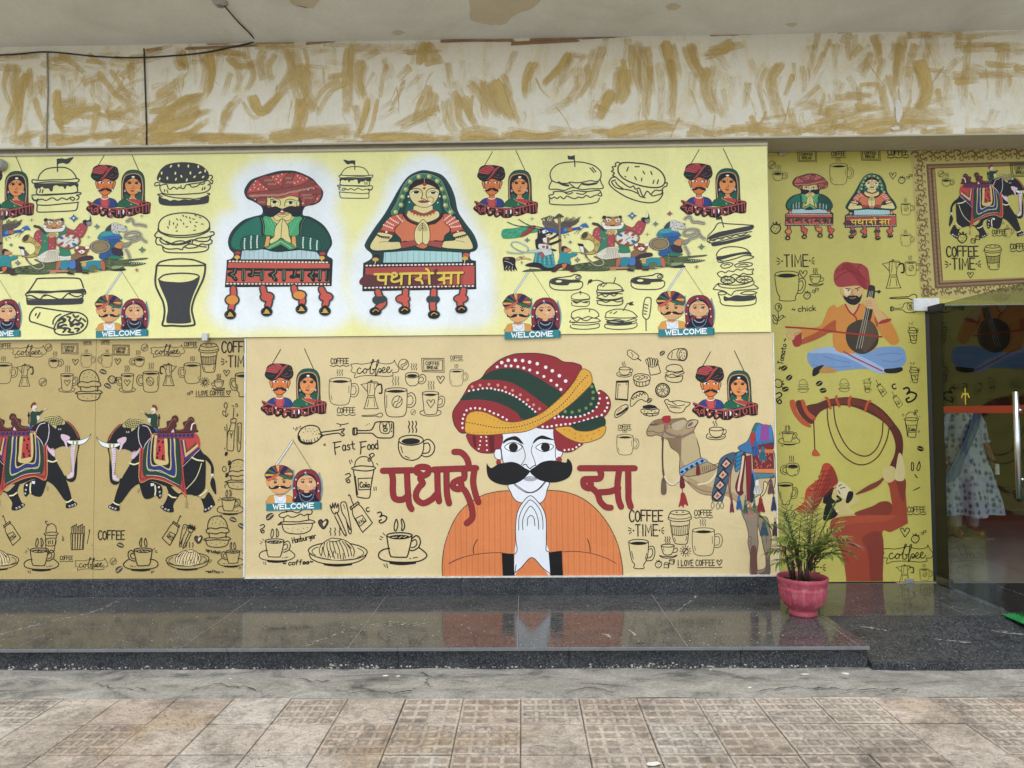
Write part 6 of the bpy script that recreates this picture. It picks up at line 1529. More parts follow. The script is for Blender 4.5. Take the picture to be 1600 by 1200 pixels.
# ---- animal parade
VB = (780, 330, 9.412)
def parade():
    a = Art('animal_parade_picture', VB); kx = 9.412/8.421
    T = lambda s: [((920 + x/8.421 - 780)*9.412, y*kx) for x, y in P(s)]
    D = '#2c2a30'; a.auto = (D, 3.2, 5)
    # ground and crocodile
    a.f('#4c5a3c', '340,880 480,840 760,870 900,860 1080,790 1250,760 1600,740 1600,880 900,870 620,875')
    a.f('#55633f', T('0,700 150,640 340,630 560,640 800,650 1000,600 1080,590 1160,610 1260,610 1520,592 1522,610 1300,640 1522,662 1380,700 1240,700 1250,740 1200,760 1000,750 800,770 400,780 0,775'))
    rnd = random.Random(4)
    for i in range(40):
        x = rnd.uniform(1090, 1590); y = rnd.uniform(770, 850); a.l(rnd.choice(['#2d3826', '#7c8a62', '#3c4a30']), 12, [(x, y), (x+26, y)], False, False)
    for i in range(30):
        x, y = rnd.uniform(1000, 1100), rnd.uniform(620, 730); q = T('%f,%f %f,%f' % (x, y, x+10, y+6)); a.l(rnd.choice(['#2d3826', '#8a9a6c']), 8, q, False, False)
    a.f('#8fa06c', T('1070,710 1100,690 1180,690 1240,690 1180,725 1090,735')).f(D, T('1060,750 1120,740 1200,730 1262,738 1240,755 1140,760')).l(D, 6, T('1240,660 1330,665 1522,664'), False)
    a.dots('#e6e2cf', T('1340,668 1370,666 1400,664 1430,664 1460,664 1490,664 1310,645 1360,636 1400,630 1440,624'), 7, 6)
    # bird of paradise in flight
    a.f('#3c9a72', '50,255 200,235 330,215 450,205 560,250 560,290 450,310 330,360 200,382 50,375')
    for i in range(60): 
        x, y = rnd.uniform(60, 330), rnd.uniform(255, 360); a.l(rnd.choice(['#2b7a5c', '#6fbf94', '#358a68']), 7, [(x, y), (x+16, y-6)], False, False)
    a.f('#9a4a3c', '310,365 330,310 400,260 480,200 540,205 500,270 400,340').ls('#5a2f2c', 6, '340,320 440,230; 360,340 480,240; 380,340 520,240')
    a.l(D, 13, '120,140 240,190 400,215 560,245 640,250').l(D, 13, '285,100 360,150 450,195 560,215 660,235').l('#4a6a5c', 8, '180,170 320,205').l('#4a6a5c', 8, '350,150 430,180')
    a.f('#2a58a8', '640,230 760,225 860,250 960,230 1060,240 1190,225 1230,240 1190,260 1080,280 1000,310 900,325 760,290 660,260').f('#4a8fb0', '960,225 1000,225 1000,280 950,290').f('#b0684a', '1005,235 1070,240 1075,285 1010,290')
    a.fo('#3a6cb0', D, 4, '1190,215 1220,190 1270,175 1300,200 1320,235 1260,230 1210,245').l('#b8d0d8', 6, '1210,190 1240,165 1280,165 1305,195').f('#d8cf9a', '1195,225 1225,225 1220,245 1195,245')
    for i in range(12): a.l('#5c544e', 15, [(700+i*15, 245), (640+i*16 + 20*math.sin(i), 150-6*abs(i-6)-20*(i % 2)), (620+i*22, 100-8*(6-abs(i-6)))])
    a.f('#6a5f58', '640,140 700,130 800,150 870,180 900,240 880,280 800,250 700,230 650,190')
    for i in range(12): a.l('#4c463f', 10, [(920+i*12, 225), (960+i*18, 140), (975+i*20, 90 - 14*math.sin(i*1.3))])
    a.f('#5c544e', '920,150 1000,140 1090,150 1180,130 1120,190 1060,210 960,240 920,240').ls('#3a3430', 5, '700,150 860,210; 680,170 860,240; 940,170 1100,170; 940,200 1060,190')
    a.ls(D, 6, '1220,260 1170,300 1150,340; 1200,260 1130,300 1100,330; 940,345 970,350 960,375 980,380; 990,340 1020,335 1030,355')
    # pole
    a.fo('#96775a', D, 5, '868,60 905,60 912,600 880,610', False).f('#4a4f40', '820,80 870,30 900,30 955,72 920,74 940,100 900,72 850,95 860,72').ls('#5c4634', 5, '880,160 890,168; 884,300 894,300; 886,440 896,436')
    # badger-like musician in tartan skirt
    a.fo('#26242a', D, 4, '530,420 560,380 570,260 600,250 660,260 720,290 790,310 760,335 700,345 690,380 740,390 830,340 860,310 870,345 800,390 740,415 640,440 700,470 840,430 890,405 915,425 870,450 780,485 700,500 640,480 600,560 545,540')
    a.f('#e6e6e0', '630,280 680,262 730,290 700,300 650,320').f('#e6e6e0', '680,340 740,320 760,330 700,350').l('#b8b0a4', 8, '580,265 600,290 590,310').e(D, 690, 285, 12)
    a.f('#e0dcd2', '640,390 720,380 730,440 660,450').f('#8a4a48', '700,380 740,380 735,450 705,450').fo('#d8d4c8', D, 4, '585,470 740,490 760,520 740,550 590,545').e('#a8504c', 650, 515, 24, 18).f('#8a4a48', '690,500 720,500 720,545 690,545')
    a.f('#3f8f92', '530,560 620,560 780,600 800,680 820,790 760,830 600,830 500,800 495,740 520,640')
    for i in range(9): a.l('#28666c' if i % 2 else '#7fc0ba', 9, [(545+i*28, 600), (520+i*36, 790)], False)
    for i in range(4): a.l('#2b6a70', 5, [(525-i*6, 630+i*46), (800+i*4, 650+i*44)], False)
    a.f('#b9c6c0', '420,575 540,555 640,545 760,555 770,620 720,640 660,640 640,590 560,600 420,600').ls('#e6ece6', 6, '640,560 720,640; 660,556 760,620; 620,570 690,650').f('#b0524c', '590,600 640,610 660,660 640,680 600,640')
    a.l('#8fa5a0', 20, '180,460 200,435 280,440 380,490 425,540 400,590 320,580 220,530 175,480', True).l('#dfe8e2', 5, '180,460 200,435 280,440 380,490 425,540').ls('#9ab0a8', 9, '100,575 250,600 380,600 430,580; 110,600 280,615 420,595')
    a.f('#222028', '380,790 420,760 520,745 600,760 660,810 720,830 800,815 860,770 850,820 790,860 700,868 620,850 560,820 460,810')
    a.f('#3c3a38', '770,545 845,570 780,580')
    # hornbill at the left edge
    a.f('#1f1c22', '50,680 120,660 200,665 235,700 230,780 260,865 220,830 215,870 190,840 170,875 150,840 120,870 110,840 70,860 60,800').ls('#d9d6cc', 6, '70,720 140,740 200,780; 80,840 110,790; 130,840 150,800; 180,850 190,800').f('#a05a4c', '70,680 120,675 150,690 110,700')
    a.fo('#d9b985', D, 3, '230,690 300,655 370,650 360,670 440,685 465,710 380,690 320,700 250,705').f(D, '290,665 340,675 330,690')
    # boy with long flute
    a.fo('#2f8f92', D, 4, '890,610 940,590 1030,620 1100,600 1140,620 1130,650 1040,690 1050,780 960,790 860,760 880,690').fo('#c98a60', D, 3, '930,530 1000,530 1050,560 1050,580 990,600 940,595 920,560').f(D, '910,560 930,510 980,515 1010,545 960,540 940,590').f('#4a2f30', '830,790 960,760 1050,790 1090,800 1090,860 1150,880 1060,895 990,850 900,830 820,890 760,880 800,840')
    a.l('#b09a6a', 13, '1060,600 1180,605 1340,612 1420,600').f('#c9743f', '920,780 990,770 960,840 930,835')
    # horn and the bird on it
    a.fo('#bfa35e', D, 6, '1200,390 1230,330 1300,300 1320,330 1400,370 1470,430 1495,520 1470,590 1400,625 1320,635 1200,620 1330,600 1390,560 1405,510 1380,450 1310,410 1240,412').e('#4a4030', 1258, 352, 40, 56, 35).ls('#6a5328', 5, '1340,420 1370,360; 1400,490 1490,470; 1380,580 1450,610')
    for (x, y) in ((1390,420),(1445,500),(1400,590)): a.eo('#6a5328', 6, x, y, 16)
    a.f('#1c1b20', '1150,478 1190,475 1230,485 1240,510 1200,525').f('#e6e6e0', '1180,520 1230,525 1250,600 1210,600').f('#6f6350', '1240,525 1280,560 1310,600 1250,605').l('#6f6350', 26, '1260,630 1290,690 1360,760 1420,800 1480,808 1530,780 1520,740 1470,700 1400,670').l('#d8d2b8', 6, '1280,690 1360,770 1440,806 1510,795 1535,760 1500,710')
    # tiger
    a.f('#a84a4e', T('60,260 100,215 190,225 240,300 330,290 330,480 240,475 240,390 150,400 60,330')).f('#35805e', T('150,240 230,220 240,290 240,470 220,560 110,560 160,400')).f('#35805e', T('380,200 470,170 500,240 520,460 540,560 390,560 390,460'))
    a.f('#a84a4e', T('490,190 580,215 660,130 750,170 700,300 640,320 580,270 490,250')).ls('#d68a8a', 5, '1500,200 1530,220')
    for p in T('100,270 130,300 90,310 640,200 680,240 600,240 660,280 150,350 200,360 270,410 300,440'): a.e('#d0888a', p[0], p[1], 12, 8)
    a.f('#d8d2bc', T('110,560 240,480 390,480 390,560 540,560 540,610 390,620 220,640 120,610'))
    for i in range(9): a.l('#8a8470', 6, T('%d,490 %d,620' % (250+i*16, 190+i*26)), False)
    a.l('#e6e2d0', 13, T('110,560 160,570 220,560')); a.l('#e6e2d0', 13, T('390,560 460,570 540,560'))
    a.f('#b98a54', T('200,90 240,70 320,75 390,65 430,80 440,150 400,200 320,215 240,200 190,150')).f('#e9e6dc', T('170,150 210,140 230,190 320,200 400,190 440,140 465,170 430,230 330,240 210,235'))
    a.f('#e0dccb', T('230,90 300,110 290,140 240,140')).f('#e0dccb', T('420,90 350,110 350,140 410,140')).f('#d0904c', T('280,130 350,130 345,165 318,185 285,165')).ls(D, 9, ';'.join('%f,%f %f,%f' % (q[0][0], q[0][1], q[1][0], q[1][1]) for q in [T(s) for s in ('200,60 225,90', '400,90 425,62', '240,80 290,90', '260,70 310,95', '330,90 390,78', '220,110 240,130', '400,130 425,108', '190,140 220,150', '420,150 445,140', '210,180 240,185', '400,185 430,180')]))
    for q in T('264,122 382,122'): a.e(D, q[0], q[1], 12)
    a.l(D, 12, T('290,185 318,192 345,185')); a.f(D, T('180,90 195,60 230,68 215,100')); a.f(D, T('440,90 430,58 400,66 410,100'))
    a.l('#4c3f38', 40, T('60,160 120,175 200,250'), False, False); a.l('#c9a468', 24, T('230,290 280,260 340,270 300,300 260,300'), False)
    a.f('#2f2c33', T('690,110 720,85 760,95 780,60 770,0 795,60 800,130 760,160 720,150')).f('#e6e2d4', T('765,60 778,0 785,60 775,90')).f('#8a8a80', T('740,120 795,110 800,150 760,165'))
    cx, cy = T('500,360')[0]
    a.e('#4a3b34', cx, cy, 190, 120).e('#a88464', cx, cy, 178, 110).e('#d9d6c8', cx, cy, 156, 92)
    for (x, y, c_) in ((410,315,'#2f6a8c'),(590,410,'#2f6a8c'),(590,310,'#a0483c'),(410,400,'#a0483c'),(500,285,'#a0483c'),(500,440,'#a0483c')): 
        q = T('%d,%d' % (x, y))[0]; a.e(c_, q[0], q[1], 44, 22, 30 if (x-500)*(y-360) > 0 else -30)
    a.l(D, 8, T('480,390 545,345')); 
    for q in T('510,318 436,376 508,410 576,352'): a.e('#5a7a70', q[0], q[1], 14, 10)
    # red panda with scarf
    a.f('#9a4f34', T('590,470 640,430 720,440 770,470 760,510 700,540 640,530 600,510')).f('#ece8dc', T('600,440 640,430 640,460 610,470')).f('#ece8dc', T('770,420 785,460 740,470 730,440')).f('#ece8dc', T('640,500 690,480 730,500 690,530')).dots(D, T('660,470 720,470 684,508'), 11)
    a.f('#8a6b46', T('550,560 600,520 700,545 750,530 740,580 640,600 560,610')).f('#3f2f34', T('640,590 740,560 820,560 830,600 740,620 660,640 690,760 620,760 600,640'))
    a.f('#2f8698', T('400,630 520,620 500,730 400,720')).f('#4a7ab8', T('540,620 600,620 600,720 520,710')).f('#b06a50', T('360,640 420,625 390,730 350,740')).f('#2f8698', T('750,640 930,630 940,735 700,730')).f('#b06a50', T('930,630 985,640 1000,740 950,740')).f('#5f6f4a', T('790,700 880,690 890,760 790,770')).f('#c9a25a', T('690,650 745,650 740,700 690,695'))
    a.f('#b98064', T('270,740 380,735 500,740 500,765 290,770')).f(D, T('500,790 520,770 590,790 580,800')).f(D, T('690,785 720,770 780,780 770,792')).dots('#c9b56a', T('280,778 300,778 320,778 340,778 870,755 890,755 910,755 930,755'), 10, 6)
    # cat in blue shawl with a drum
    a.f('#2f7f98', T('890,330 950,250 1060,235 1160,270 1210,340 1100,350 980,360')).f('#3f9aa0', T('920,300 960,250 1060,240 1120,270 1040,300')).f('#3a5fb0', T('960,330 1060,310 1180,310 1200,335 1080,350')).f('#245a86', T('1040,360 1150,350 1240,400 1220,450 1180,570 1060,590 1040,480')).f('#c98a50', T('1120,420 1180,380 1250,400 1200,470 1120,450')).f('#3a2a3c', T('1080,460 1200,480 1220,560 1100,540')).f('#285a92', T('920,540 1030,510 1030,590 930,600')).f('#2d7a5c', T('1060,560 1180,570 1230,590 1080,610'))
    a.f('#c9c8bf', T('1060,170 1080,135 1130,130 1180,150 1250,175 1270,190 1265,240 1210,250 1160,240 1170,280 1090,260')).f('#45424a', T('990,230 1020,180 1070,150 1050,230')).dots(D, T('1100,160 1120,180 1150,160 1110,210 1130,240 1090,230 1150,200 1185,160 1140,265'), 8, 6).f(D, T('1240,172 1270,178 1258,195')).l(D, 6, T('1200,215 1240,210 1262,205'))
    cx, cy = T('928,440')[0]
    a.e('#4a3b34', cx, cy, 156, 100).e('#b3965f', cx, cy, 144, 92).e('#5c6470', cx, cy, 128, 80).e('#8f7d58', cx, cy, 108, 66)
    for cc, dw in (('#3c3a3a', 46), ('#e0dcc8', 38), ('#3f8f7c', 26), ('#c9603f', 9)):
        a.l(cc, dw, T('1270,110 1330,80 1370,150 1440,155 1515,175'), False); a.l(cc, dw, T('1320,380 1430,340 1440,270 1360,250 1270,270 1250,320 1320,330 1400,300'), False); a.l(cc, dw, T('1440,290 1480,350 1520,380'), False); a.l(cc, dw, T('1260,480 1290,530 1310,585'), False)
    a.f('#8f8c80', T('1210,430 1270,390 1330,400 1270,450'))
    # little stars
    star = lambda x, y, r, c1, c2: (a.f(c1, [(x-r, y), (x-r*.3, y-r*.25), (x, y-r*.85), (x+r*.3, y-r*.25), (x+r, y), (x+r*.3, y+r*.25), (x, y+r*.85), (x-r*.3, y+r*.25)], False), a.e(c2, x, y, r*.25))
    for (x, y, r, c1, c2) in ((410,412,44,'#3f80a0','#b0683f'),(1044,450,30,'#4a9a7c','#3a6a88'),(326,746,24,'#4a8fb0','#dfe0c0'),(1146,715,48,'#8a7480','#a89a8c')): star(x, y, r, c1, c2)
    for (s, r, c1, c2) in (('574,62',70,'#4a6aa0','#dfe0c8'),('1068,40',46,'#a85a68','#5a5a98'),('880,175',46,'#4a8a90','#c06a5c'),('1476,486',56,'#4a8a68','#b05a50'),('1408,750',30,'#a85a58','#cf8a70')):
        q = T(s)[0]; star(q[0], q[1], r, c1, c2); a.e(c1, q[0], q[1], r*.55, r*.5); a.e(c2, q[0], q[1], r*.22)
    for q in P('486,98 1340,88') + T('20,78 770,312 1466,45'):
        a.l(D, 4, [(q[0]-32, q[1]), (q[0]+32, q[1])], False, False); a.l(D, 4, [(q[0], q[1]-26), (q[0], q[1]+26)], False, False); a.e(D, q[0], q[1], 7)
    return a
parad = parade()

# ---- the musician and the horn player on the glass at the right
def musician():
    a = Art('seated_musician_picture', VP)
    Q = lambda s: [((1180 + x/2.857 - 1180)*3.3333, (560 + y/2.857 - 200)*3.3333) for x, y in P(s)]
    OR = '#c8853c'; OD = '#a8522e'; SKN = '#c9a76e'; RD = '#9c3230'; BK = '#3d3427'
    # trousers
    a.f('#7797c0', Q('228,0 240,30 260,45 330,60 440,50 520,52 570,68 640,45 665,20 668,0 655,-40 600,-50 450,-40 330,-50 240,-30'))
    a.f('#9cb4d4', Q('238,-25 300,-48 380,-45 440,-20 520,20 575,55 560,72 520,60 440,15 350,-20')).ls('#5d7fae', 4, ';'.join(' '.join('%f,%f' % q for q in Q(s)) for s in ('250,30 330,40 420,38', '300,-10 360,10 420,20', '560,10 610,20 655,5', '540,-10 600,-20 650,-15')))
    a.f('#1f1d1c', Q('250,80 252,50 270,38 300,30 290,45 275,70')).f('#b98a4e', Q('280,62 300,38 340,45 358,60 320,66')).f('#1f1d1c', Q('570,52 610,48 645,44 650,58 620,70 575,68'))
    # torso and sleeves
    a.f(OR, '415,960 440,930 470,915 560,915 600,930 650,950 690,990 730,1060 745,1110 730,1130 700,1128 640,1060 630,1020 620,1140 600,1165 415,1160').f(OD, '390,1040 415,990 418,1040 415,1062 340,1070')
    a.f(OR, '420,925 385,935 360,990 330,1032 240,1042 232,1048 250,1100 232,1130 340,1090 400,1050 425,1000').f(OD, '235,1128 240,1100 320,1062 412,1000 410,1040 340,1090')
    a.f(OD, '620,990 640,960 640,1020 632,1040')
    a.f(RD, '190,1085 215,1062 236,1055 240,1100 232,1132 205,1138 192,1120').f(SKN, '162,1062 175,1048 200,1044 232,1050 236,1062 205,1085 195,1102 170,1095 160,1080').ls('#a08458', 3, '200,1070 230,1062; 195,1082 215,1076')
    a.f(SKN, '560,900 580,890 610,885 630,900 650,950 690,1000 670,1020 640,1015 610,945 580,930 568,920').f(RD, '640,1020 655,1005 690,995 708,998 700,1010 660,1022')
    a.f(SKN, '470,910 540,910 545,930 512,968 470,930').l(RD, 9, '470,918 490,955 512,975 525,990 528,1010').l(RD, 9, '545,918 530,950 512,975')
    # head
    a.f(SKN, '455,820 565,820 562,880 545,900 510,915 475,895 458,870').f('#1c1a1a', '460,870 480,880 490,872 530,872 545,880 560,865 550,900 530,918 512,922 490,915 470,895').f('#d9c79a', '468,830 500,840 490,870 470,865').l('#b06a58', 5, '495,884 510,886 525,882')
    a.l(K, 5, '475,834 500,838').l(K, 5, '525,836 550,830').e(K, 489, 845, 5, 3.5).e(K, 537, 843, 5, 3.5).l('#8a6a44', 4, '512,840 506,862 516,866').e(SKN, 455, 850, 8, 14)
    a.f('#993b3b', '415,790 420,740 450,705 480,693 520,700 560,705 592,730 600,770 602,820 580,842 540,820 460,826 430,820').f('#8a2a2c', '500,700 560,760 585,830 560,830 520,770 470,720').ls('#7a2226', 5, '430,740 480,730 540,760; 420,790 470,750 520,745; 470,700 460,740; 560,705 540,740 590,800')
    # instrument
    a.f('#2e2822', '592,830 602,818 620,820 628,832 624,880 600,1000 560,1010 570,960')
    a.fo('#41372c', '#2a231c', 3, '470,1090 480,1040 510,1015 550,1000 600,1008 630,1050 638,1090 630,1130 600,1160 560,1178 520,1170 485,1140')
    a.f('#554736', '555,1010 600,1010 630,1055 635,1090 560,1170')
    a.ls('#a8a08c', 3, '600,850 522,1150; 608,850 536,1150; 616,850 548,1150').e('#2e2822', 648, 853, 9).l('#2e2822', 6, '626,850 645,853')
    a.f(SKN, '570,905 590,880 615,885 625,900 640,950 610,945 580,935').ls('#a08458', 3, '575,905 605,900; 575,918 610,912; 578,928 612,924')
    a.l('#a03028', 9, '158,1034 300,1045 450,1066 655,1090', False)
    a.l('#a83a3a', 7, Q('390,-30 440,0 500,30 560,60'), False)
    return a
musi = musician()
def hornist():
    a = Art('horn_player_picture', VQ)
    RB = '#9a432d'; RD = '#80382a'; DK = '#5a2a22'; OR = '#b5542f'; SKN = '#c9b878'
    a.f(DK, '230,215 290,195 330,180 400,170 450,172 520,190 580,230 630,290 660,340 665,400 650,470 620,500 600,490 625,430 630,380 610,320 570,275 500,235 430,210 360,210 300,235 255,285')
    a.f('#6e3426', '330,185 400,172 470,180 560,225 620,290 600,300 540,240 450,205 360,200').f('#7a3a2c', '600,500 560,560 510,590 440,612 445,606 500,570 560,540')
    a.f(OR, '163,185 185,183 195,230 225,270 255,295 250,305 215,290 185,255 168,220').f(DK, '190,190 215,185 235,240 270,265 258,290 225,268 198,230').f(OR, '212,185 228,183 245,230 275,258 275,272 255,268 228,235')
    for s in ('325,172 335,180 345,220', '373,165 372,180 385,210', '436,168 428,190 430,212', '524,188 510,200 500,232'): a.l(OR, 11, s)
    a.ls(DK, 5, '330,210 335,300 370,400 430,460 490,474 550,440 590,370 605,310; 358,200 370,300 420,400 490,436 540,410 570,350 578,285; 268,270 270,405')
    a.f(OR, '258,432 260,412 270,402 282,412 292,432')
    # body
    a.f(RD, '440,690 520,660 560,640 600,645 610,700 480,705').f(RB, '330,740 345,715 400,705 500,698 600,695 600,590 590,550 610,530 640,535 665,560 675,720 670,740 600,775 560,785 558,994 558,994 396,994 396,994 385,900 360,820 335,780')
    a.f(RD, '470,800 560,785 556,993 556,993 500,993 500,993 495,870').f('#a54b2f', '345,740 400,712 600,700 612,712 560,730 420,740 360,770')
    a.f(RD, '630,535 672,545 660,640 640,600')
    a.f(SKN, '566,520 575,490 600,480 625,490 630,520 620,545 590,555').f('#cfc08a', '625,540 632,480 645,425 660,440 670,500 662,545')
    # head
    a.f(SKN, '330,570 380,555 420,590 440,600 465,630 450,650 420,665 440,690 370,700 340,640').f('#d6caa0', '365,560 385,550 430,590 420,630 370,610')
    a.f('#1a1718', '320,590 350,575 340,620 360,640 330,650 300,640').f('#1a1718', '300,720 310,660 330,640 350,670 365,695 340,715').l('#1a1718', 11, '360,640 380,630 365,615').f('#1a1718', '402,640 412,600 425,592 437,600 432,625 415,645').ls('#1a1718', 4, '370,590 378,605; 380,580 400,575; 372,570 385,562').e('#e0d8b0', 362, 682, 5)
    a.f('#b0442f', '180,672 215,640 230,580 290,530 300,480 320,465 345,480 370,550 340,580 300,620 270,670 215,692').f('#8e3424', '345,480 370,550 330,575 270,670 230,690 290,600 320,520')
    for i in range(7): a.l('#6f281e', 3, [(300+i*10, 490+i*14), (250+i*10, 640-i*4)], False)
    for i in range(5): a.l('#6f281e', 3, [(236+i*15, 590-i*22), (352-i*3, 580-i*20)], False)
    return a
hornp = hornist()

# ---- printed ornamental picture frame on the glass over the door
def frame_print():
    a = Art('ornate_frame_picture', VP); BR = '#6f5832'; DK = '#66503a'
    # corner of the frame, running off to the right
    x1 = 1700
    a.f('#b3a765', [(820,100),(x1,86),(x1,180),(915,190),(940,830),(x1,800),(x1,930),(850,885)], False)
    rnd = random.Random(11)
    def leafy(x, y, s, ang):
        pts = []
        for i in range(22):
            t = i/21.0; r = s*(1-t*0.8); th = ang + t*5.2
            pts.append((x + r*math.cos(th), y + r*math.sin(th)))
        a.l(BR, s*0.33, pts, False)
        for i in range(3, 20, 3):
            p = pts[i]; th = ang + i/21*5.2
            a.e(BR, p[0]+s*.18*math.cos(th), p[1]+s*.18*math.sin(th), s*.24, s*.13, math.degrees(th)+40, 8)
    a.hold = True; a.h0 = a.layer + 1
    for i in range(23):
        x = 845 + i*37
        leafy(x, 128 - i*0.5 + rnd.uniform(-5, 5), rnd.uniform(19, 25), (0.4 if i % 2 else 3.4)); leafy(x+16, 152 - i*0.6, 13, (3.0 if i % 2 else 0))
        leafy(x+12, 105 - i*0.6, 12, 1.5)
    for i in range(18):
        y = 175 + i*40
        leafy(862 + i*0.9 + rnd.uniform(-4, 4), y, rnd.uniform(19, 25), (1.2 if i % 2 else 4.4)); leafy(885+i*0.9, y+18, 12, 2.2); leafy(842+i*1.0, y+16, 12, 5.0)
    for i in range(22):
        x = 880 + i*37
        leafy(x, 852 - i*1.4, rnd.uniform(17, 23), (0.4 if i % 2 else 3.4)); leafy(x+14, 868 - i*1.4, 12, 2.0)
    a.hold = False; a.layer = a.h0 + 17
    # mitred mouldings
    for (off, c_, w_) in ((0, '#6a4f36', 12), (11, '#8b6d48', 12), (22, '#5a412e', 11), (32, '#97794f', 11), (41, '#6a4f36', 7)):
        a.l(c_, w_, [(x1, 170-1+off*0.9), (905+off, 182+off*0.9), (930+off*0.85, 832-off*0.9), (x1, 800-off*0.9)], False, False)
    for i in range(26):
        y = 200 + i*24; a.l('#4d3a2c', 2, [(908+i*1.0, y), (940+i*0.8, y+rnd.uniform(-10, 10))], False, False)
    a.f('#b9b15c', [(945,200),(x1,186),(x1,775),(968,797)], False)
    return a
framep = frame_print()
# ---------------------------------------------------------------- where each picture is printed
# yellow banner
for (x, y, s) in ((186,288,1.0), (790,288,1.0), (1114,286,1.03), (4,290,1.0)):
    stamp(kh, banner, x, y, s*0.98, rot=0.5)
stamp(kh, cream, 459, 599, 1.0); stamp(kh, cream, 1132, 602, 1.0)
for (x, y, s) in ((191,475,0.98), (831,474,1.05), (1071,470,1.05), (-8,476,0.98)): stamp(we, banner, x, y, s*0.95)
stamp(dman, banner); stamp(dwoman, banner)
stamp(parad, banner); stamp(parad, banner, 71, 382, 1.0)
stamp(bflag, banner); stamp(bflag, banner, 555, 280, 0.72, True)
for a_ in (bdark, bsesame, glass, sand1, wrap, btop, btilt, club, explode, bagel, bstack, btiny, bsm, bsm2, corn): stamp(a_, banner)
stamp(bagel, banner, 1012, 440, 1.02)
# cream panel
for a_ in (bman, hbig, hbig2, camelp, mug, rib, bean, cup, sign, heart, moka, mugb, mugh, spoon, chick, bottle, ff, roundcup, cola, squig, squig2, cutlery, squeeze, cmark, hamb, hword, cfword, noodle, saucer, heart_d, bean_d, takeaway, mugt, saucer2, sunbean, straw, cubes, love, ice, smcup, fries, burrito, tburg, muffin, bag, taco, lemon, boat, sandw, ecl, time_w):
    stamp(a_, cream)
for y, x in ((566, 531), (643, 541)): stamp(cw_small, cream, x, y)
stamp(cw_small, cream, 713.5, 560, 0.68); stamp(cw_small, cream, 976, 668, 0.72); stamp(cw_small, cream, 1099, 803, 1.0)
stamp(cw_big, cream, 1009.5, 806, 1.08)
stamp(mug, cream, 717, 586, 0.62); stamp(mug, cream, 981, 690, 0.75); stamp(mug, cream, 1105, 840, 1.02)
stamp(saucer, cream, 433, 854, 0.74); stamp(bean, cream, 645.5, 644, 0.5)
stamp(smcup, cream, 976, 577, 0.8); stamp(bean_d, cream, 1035, 552, 0.7); stamp(bean_d, cream, 1015, 626, 0.7)
stamp(squig, cream, 410, 826, 0.9)
stamp(we, cream, 459, 742, 0.985, lift=0.003)
# tan film
stamp(eleph, tan); stamp(eleph, tan, 48, 713, 1.0, True)
for (x, y, s, f) in ((46,549,0.72,False), (262,548,0.72,False), (143,881,0.70,False)): stamp(rib, tan, x, y, s*0.98, f)
for (x, y, s) in ((76,543,0.85), (226,543,0.85), (177,877,0.8)): stamp(bean, tan, x, y, s*0.8)
for (x, y, s) in ((109,545,0.75), (189,547,0.75)): stamp(sign, tan, x, y, s)
for (x, y, s) in ((137,536,0.48), (165,535,0.48), (298,539,0.72), (8,541,0.7), (104,873,0.72)): stamp(cw_small, tan, x, y, s)
for (x, y, s, f) in ((88,562,0.75,False), (214,560,0.75,True)): stamp(cup, tan, x, y, s*0.95, f)
for (x, y) in ((118,566), (184,565), (354,583)): stamp(heart, tan, x, y, 0.8)
for (x, y, s, f) in ((138,560,0.52,False), (164,560,0.52,True), (10,578,0.80,False), (296,578,0.80,True)): stamp(mug, tan, x, y, s*0.95, f)
stamp(moka, tan, 39, 586, 0.78); stamp(moka, tan, 263, 585, 0.78, True)
for (x, y, f) in ((107,592,False), (197,592,True)): stamp(mugh, tan, x, y, 0.76, f)
stamp(mugb, tan, 231, 590, 0.72, True)
stamp(hfull, tan); stamp(hfull, tan, 139, 602, 1.0)
stamp(bean, tan, 67, 597, 0.75); stamp(bean_d, tan, 161, 581, 0.8, rot=60); stamp(bean_d, tan, 168, 603, 0.8, rot=70); stamp(straw, tan, 176, 593, 1.15, rot=90)
stamp(takeaway, tan, 326, 559, 0.85); stamp(cw_big, tan, 372, 542, 1.05); stamp(time_w, tan, 373, 564, 0.98)
stamp(sunbean, tan, 320, 597, 0.85); stamp(saucer2, tan, 341, 597, 0.74, True); stamp(mugt, tan, 376, 601, 0.82, True)
stamp(love, tan, 333, 615, 0.78); stamp(cubes, tan, 297, 614, 0.5)
for a_ in (friesbox, milk, sauceb, fdoodle, scrib): stamp(a_, tan)
stamp(hfull, tan, 373, 741, 0.95); stamp(saucer, tan, 360, 786, 0.55)
stamp(cw_big, tan, 174, 836, 0.85)
for (x, y, s, f) in ((65,868,0.74,False), (220,868,0.74,True), (361,868,0.56,True)): stamp(saucer, tan, x, y, s*0.97, f)
stamp(noodle, tan, 293, 869, 0.73, True); stamp(noodle, tan, -4, 869, 0.73)
stamp(squeeze, tan, 268, 829, 0.78, True); stamp(squeeze, tan, 18, 829, 0.78, False)
stamp(cutlery, tan, 292, 838, 0.7, True); stamp(heart_d, tan, 310, 843, 0.8); stamp(heart, tan, 328, 877, 0.45)
stamp(hword, tan, 333, 862, 0.62, True); stamp(cfword, tan, 335, 893, 0.6, True)
stamp(bean_d, tan, 186, 890, 0.9); stamp(bean_d, tan, 188, 852, 0.8, rot=60); stamp(bean_d, tan, 364, 812, 0.8, rot=60); stamp(bean_d, tan, 377, 822, 0.8, rot=70)
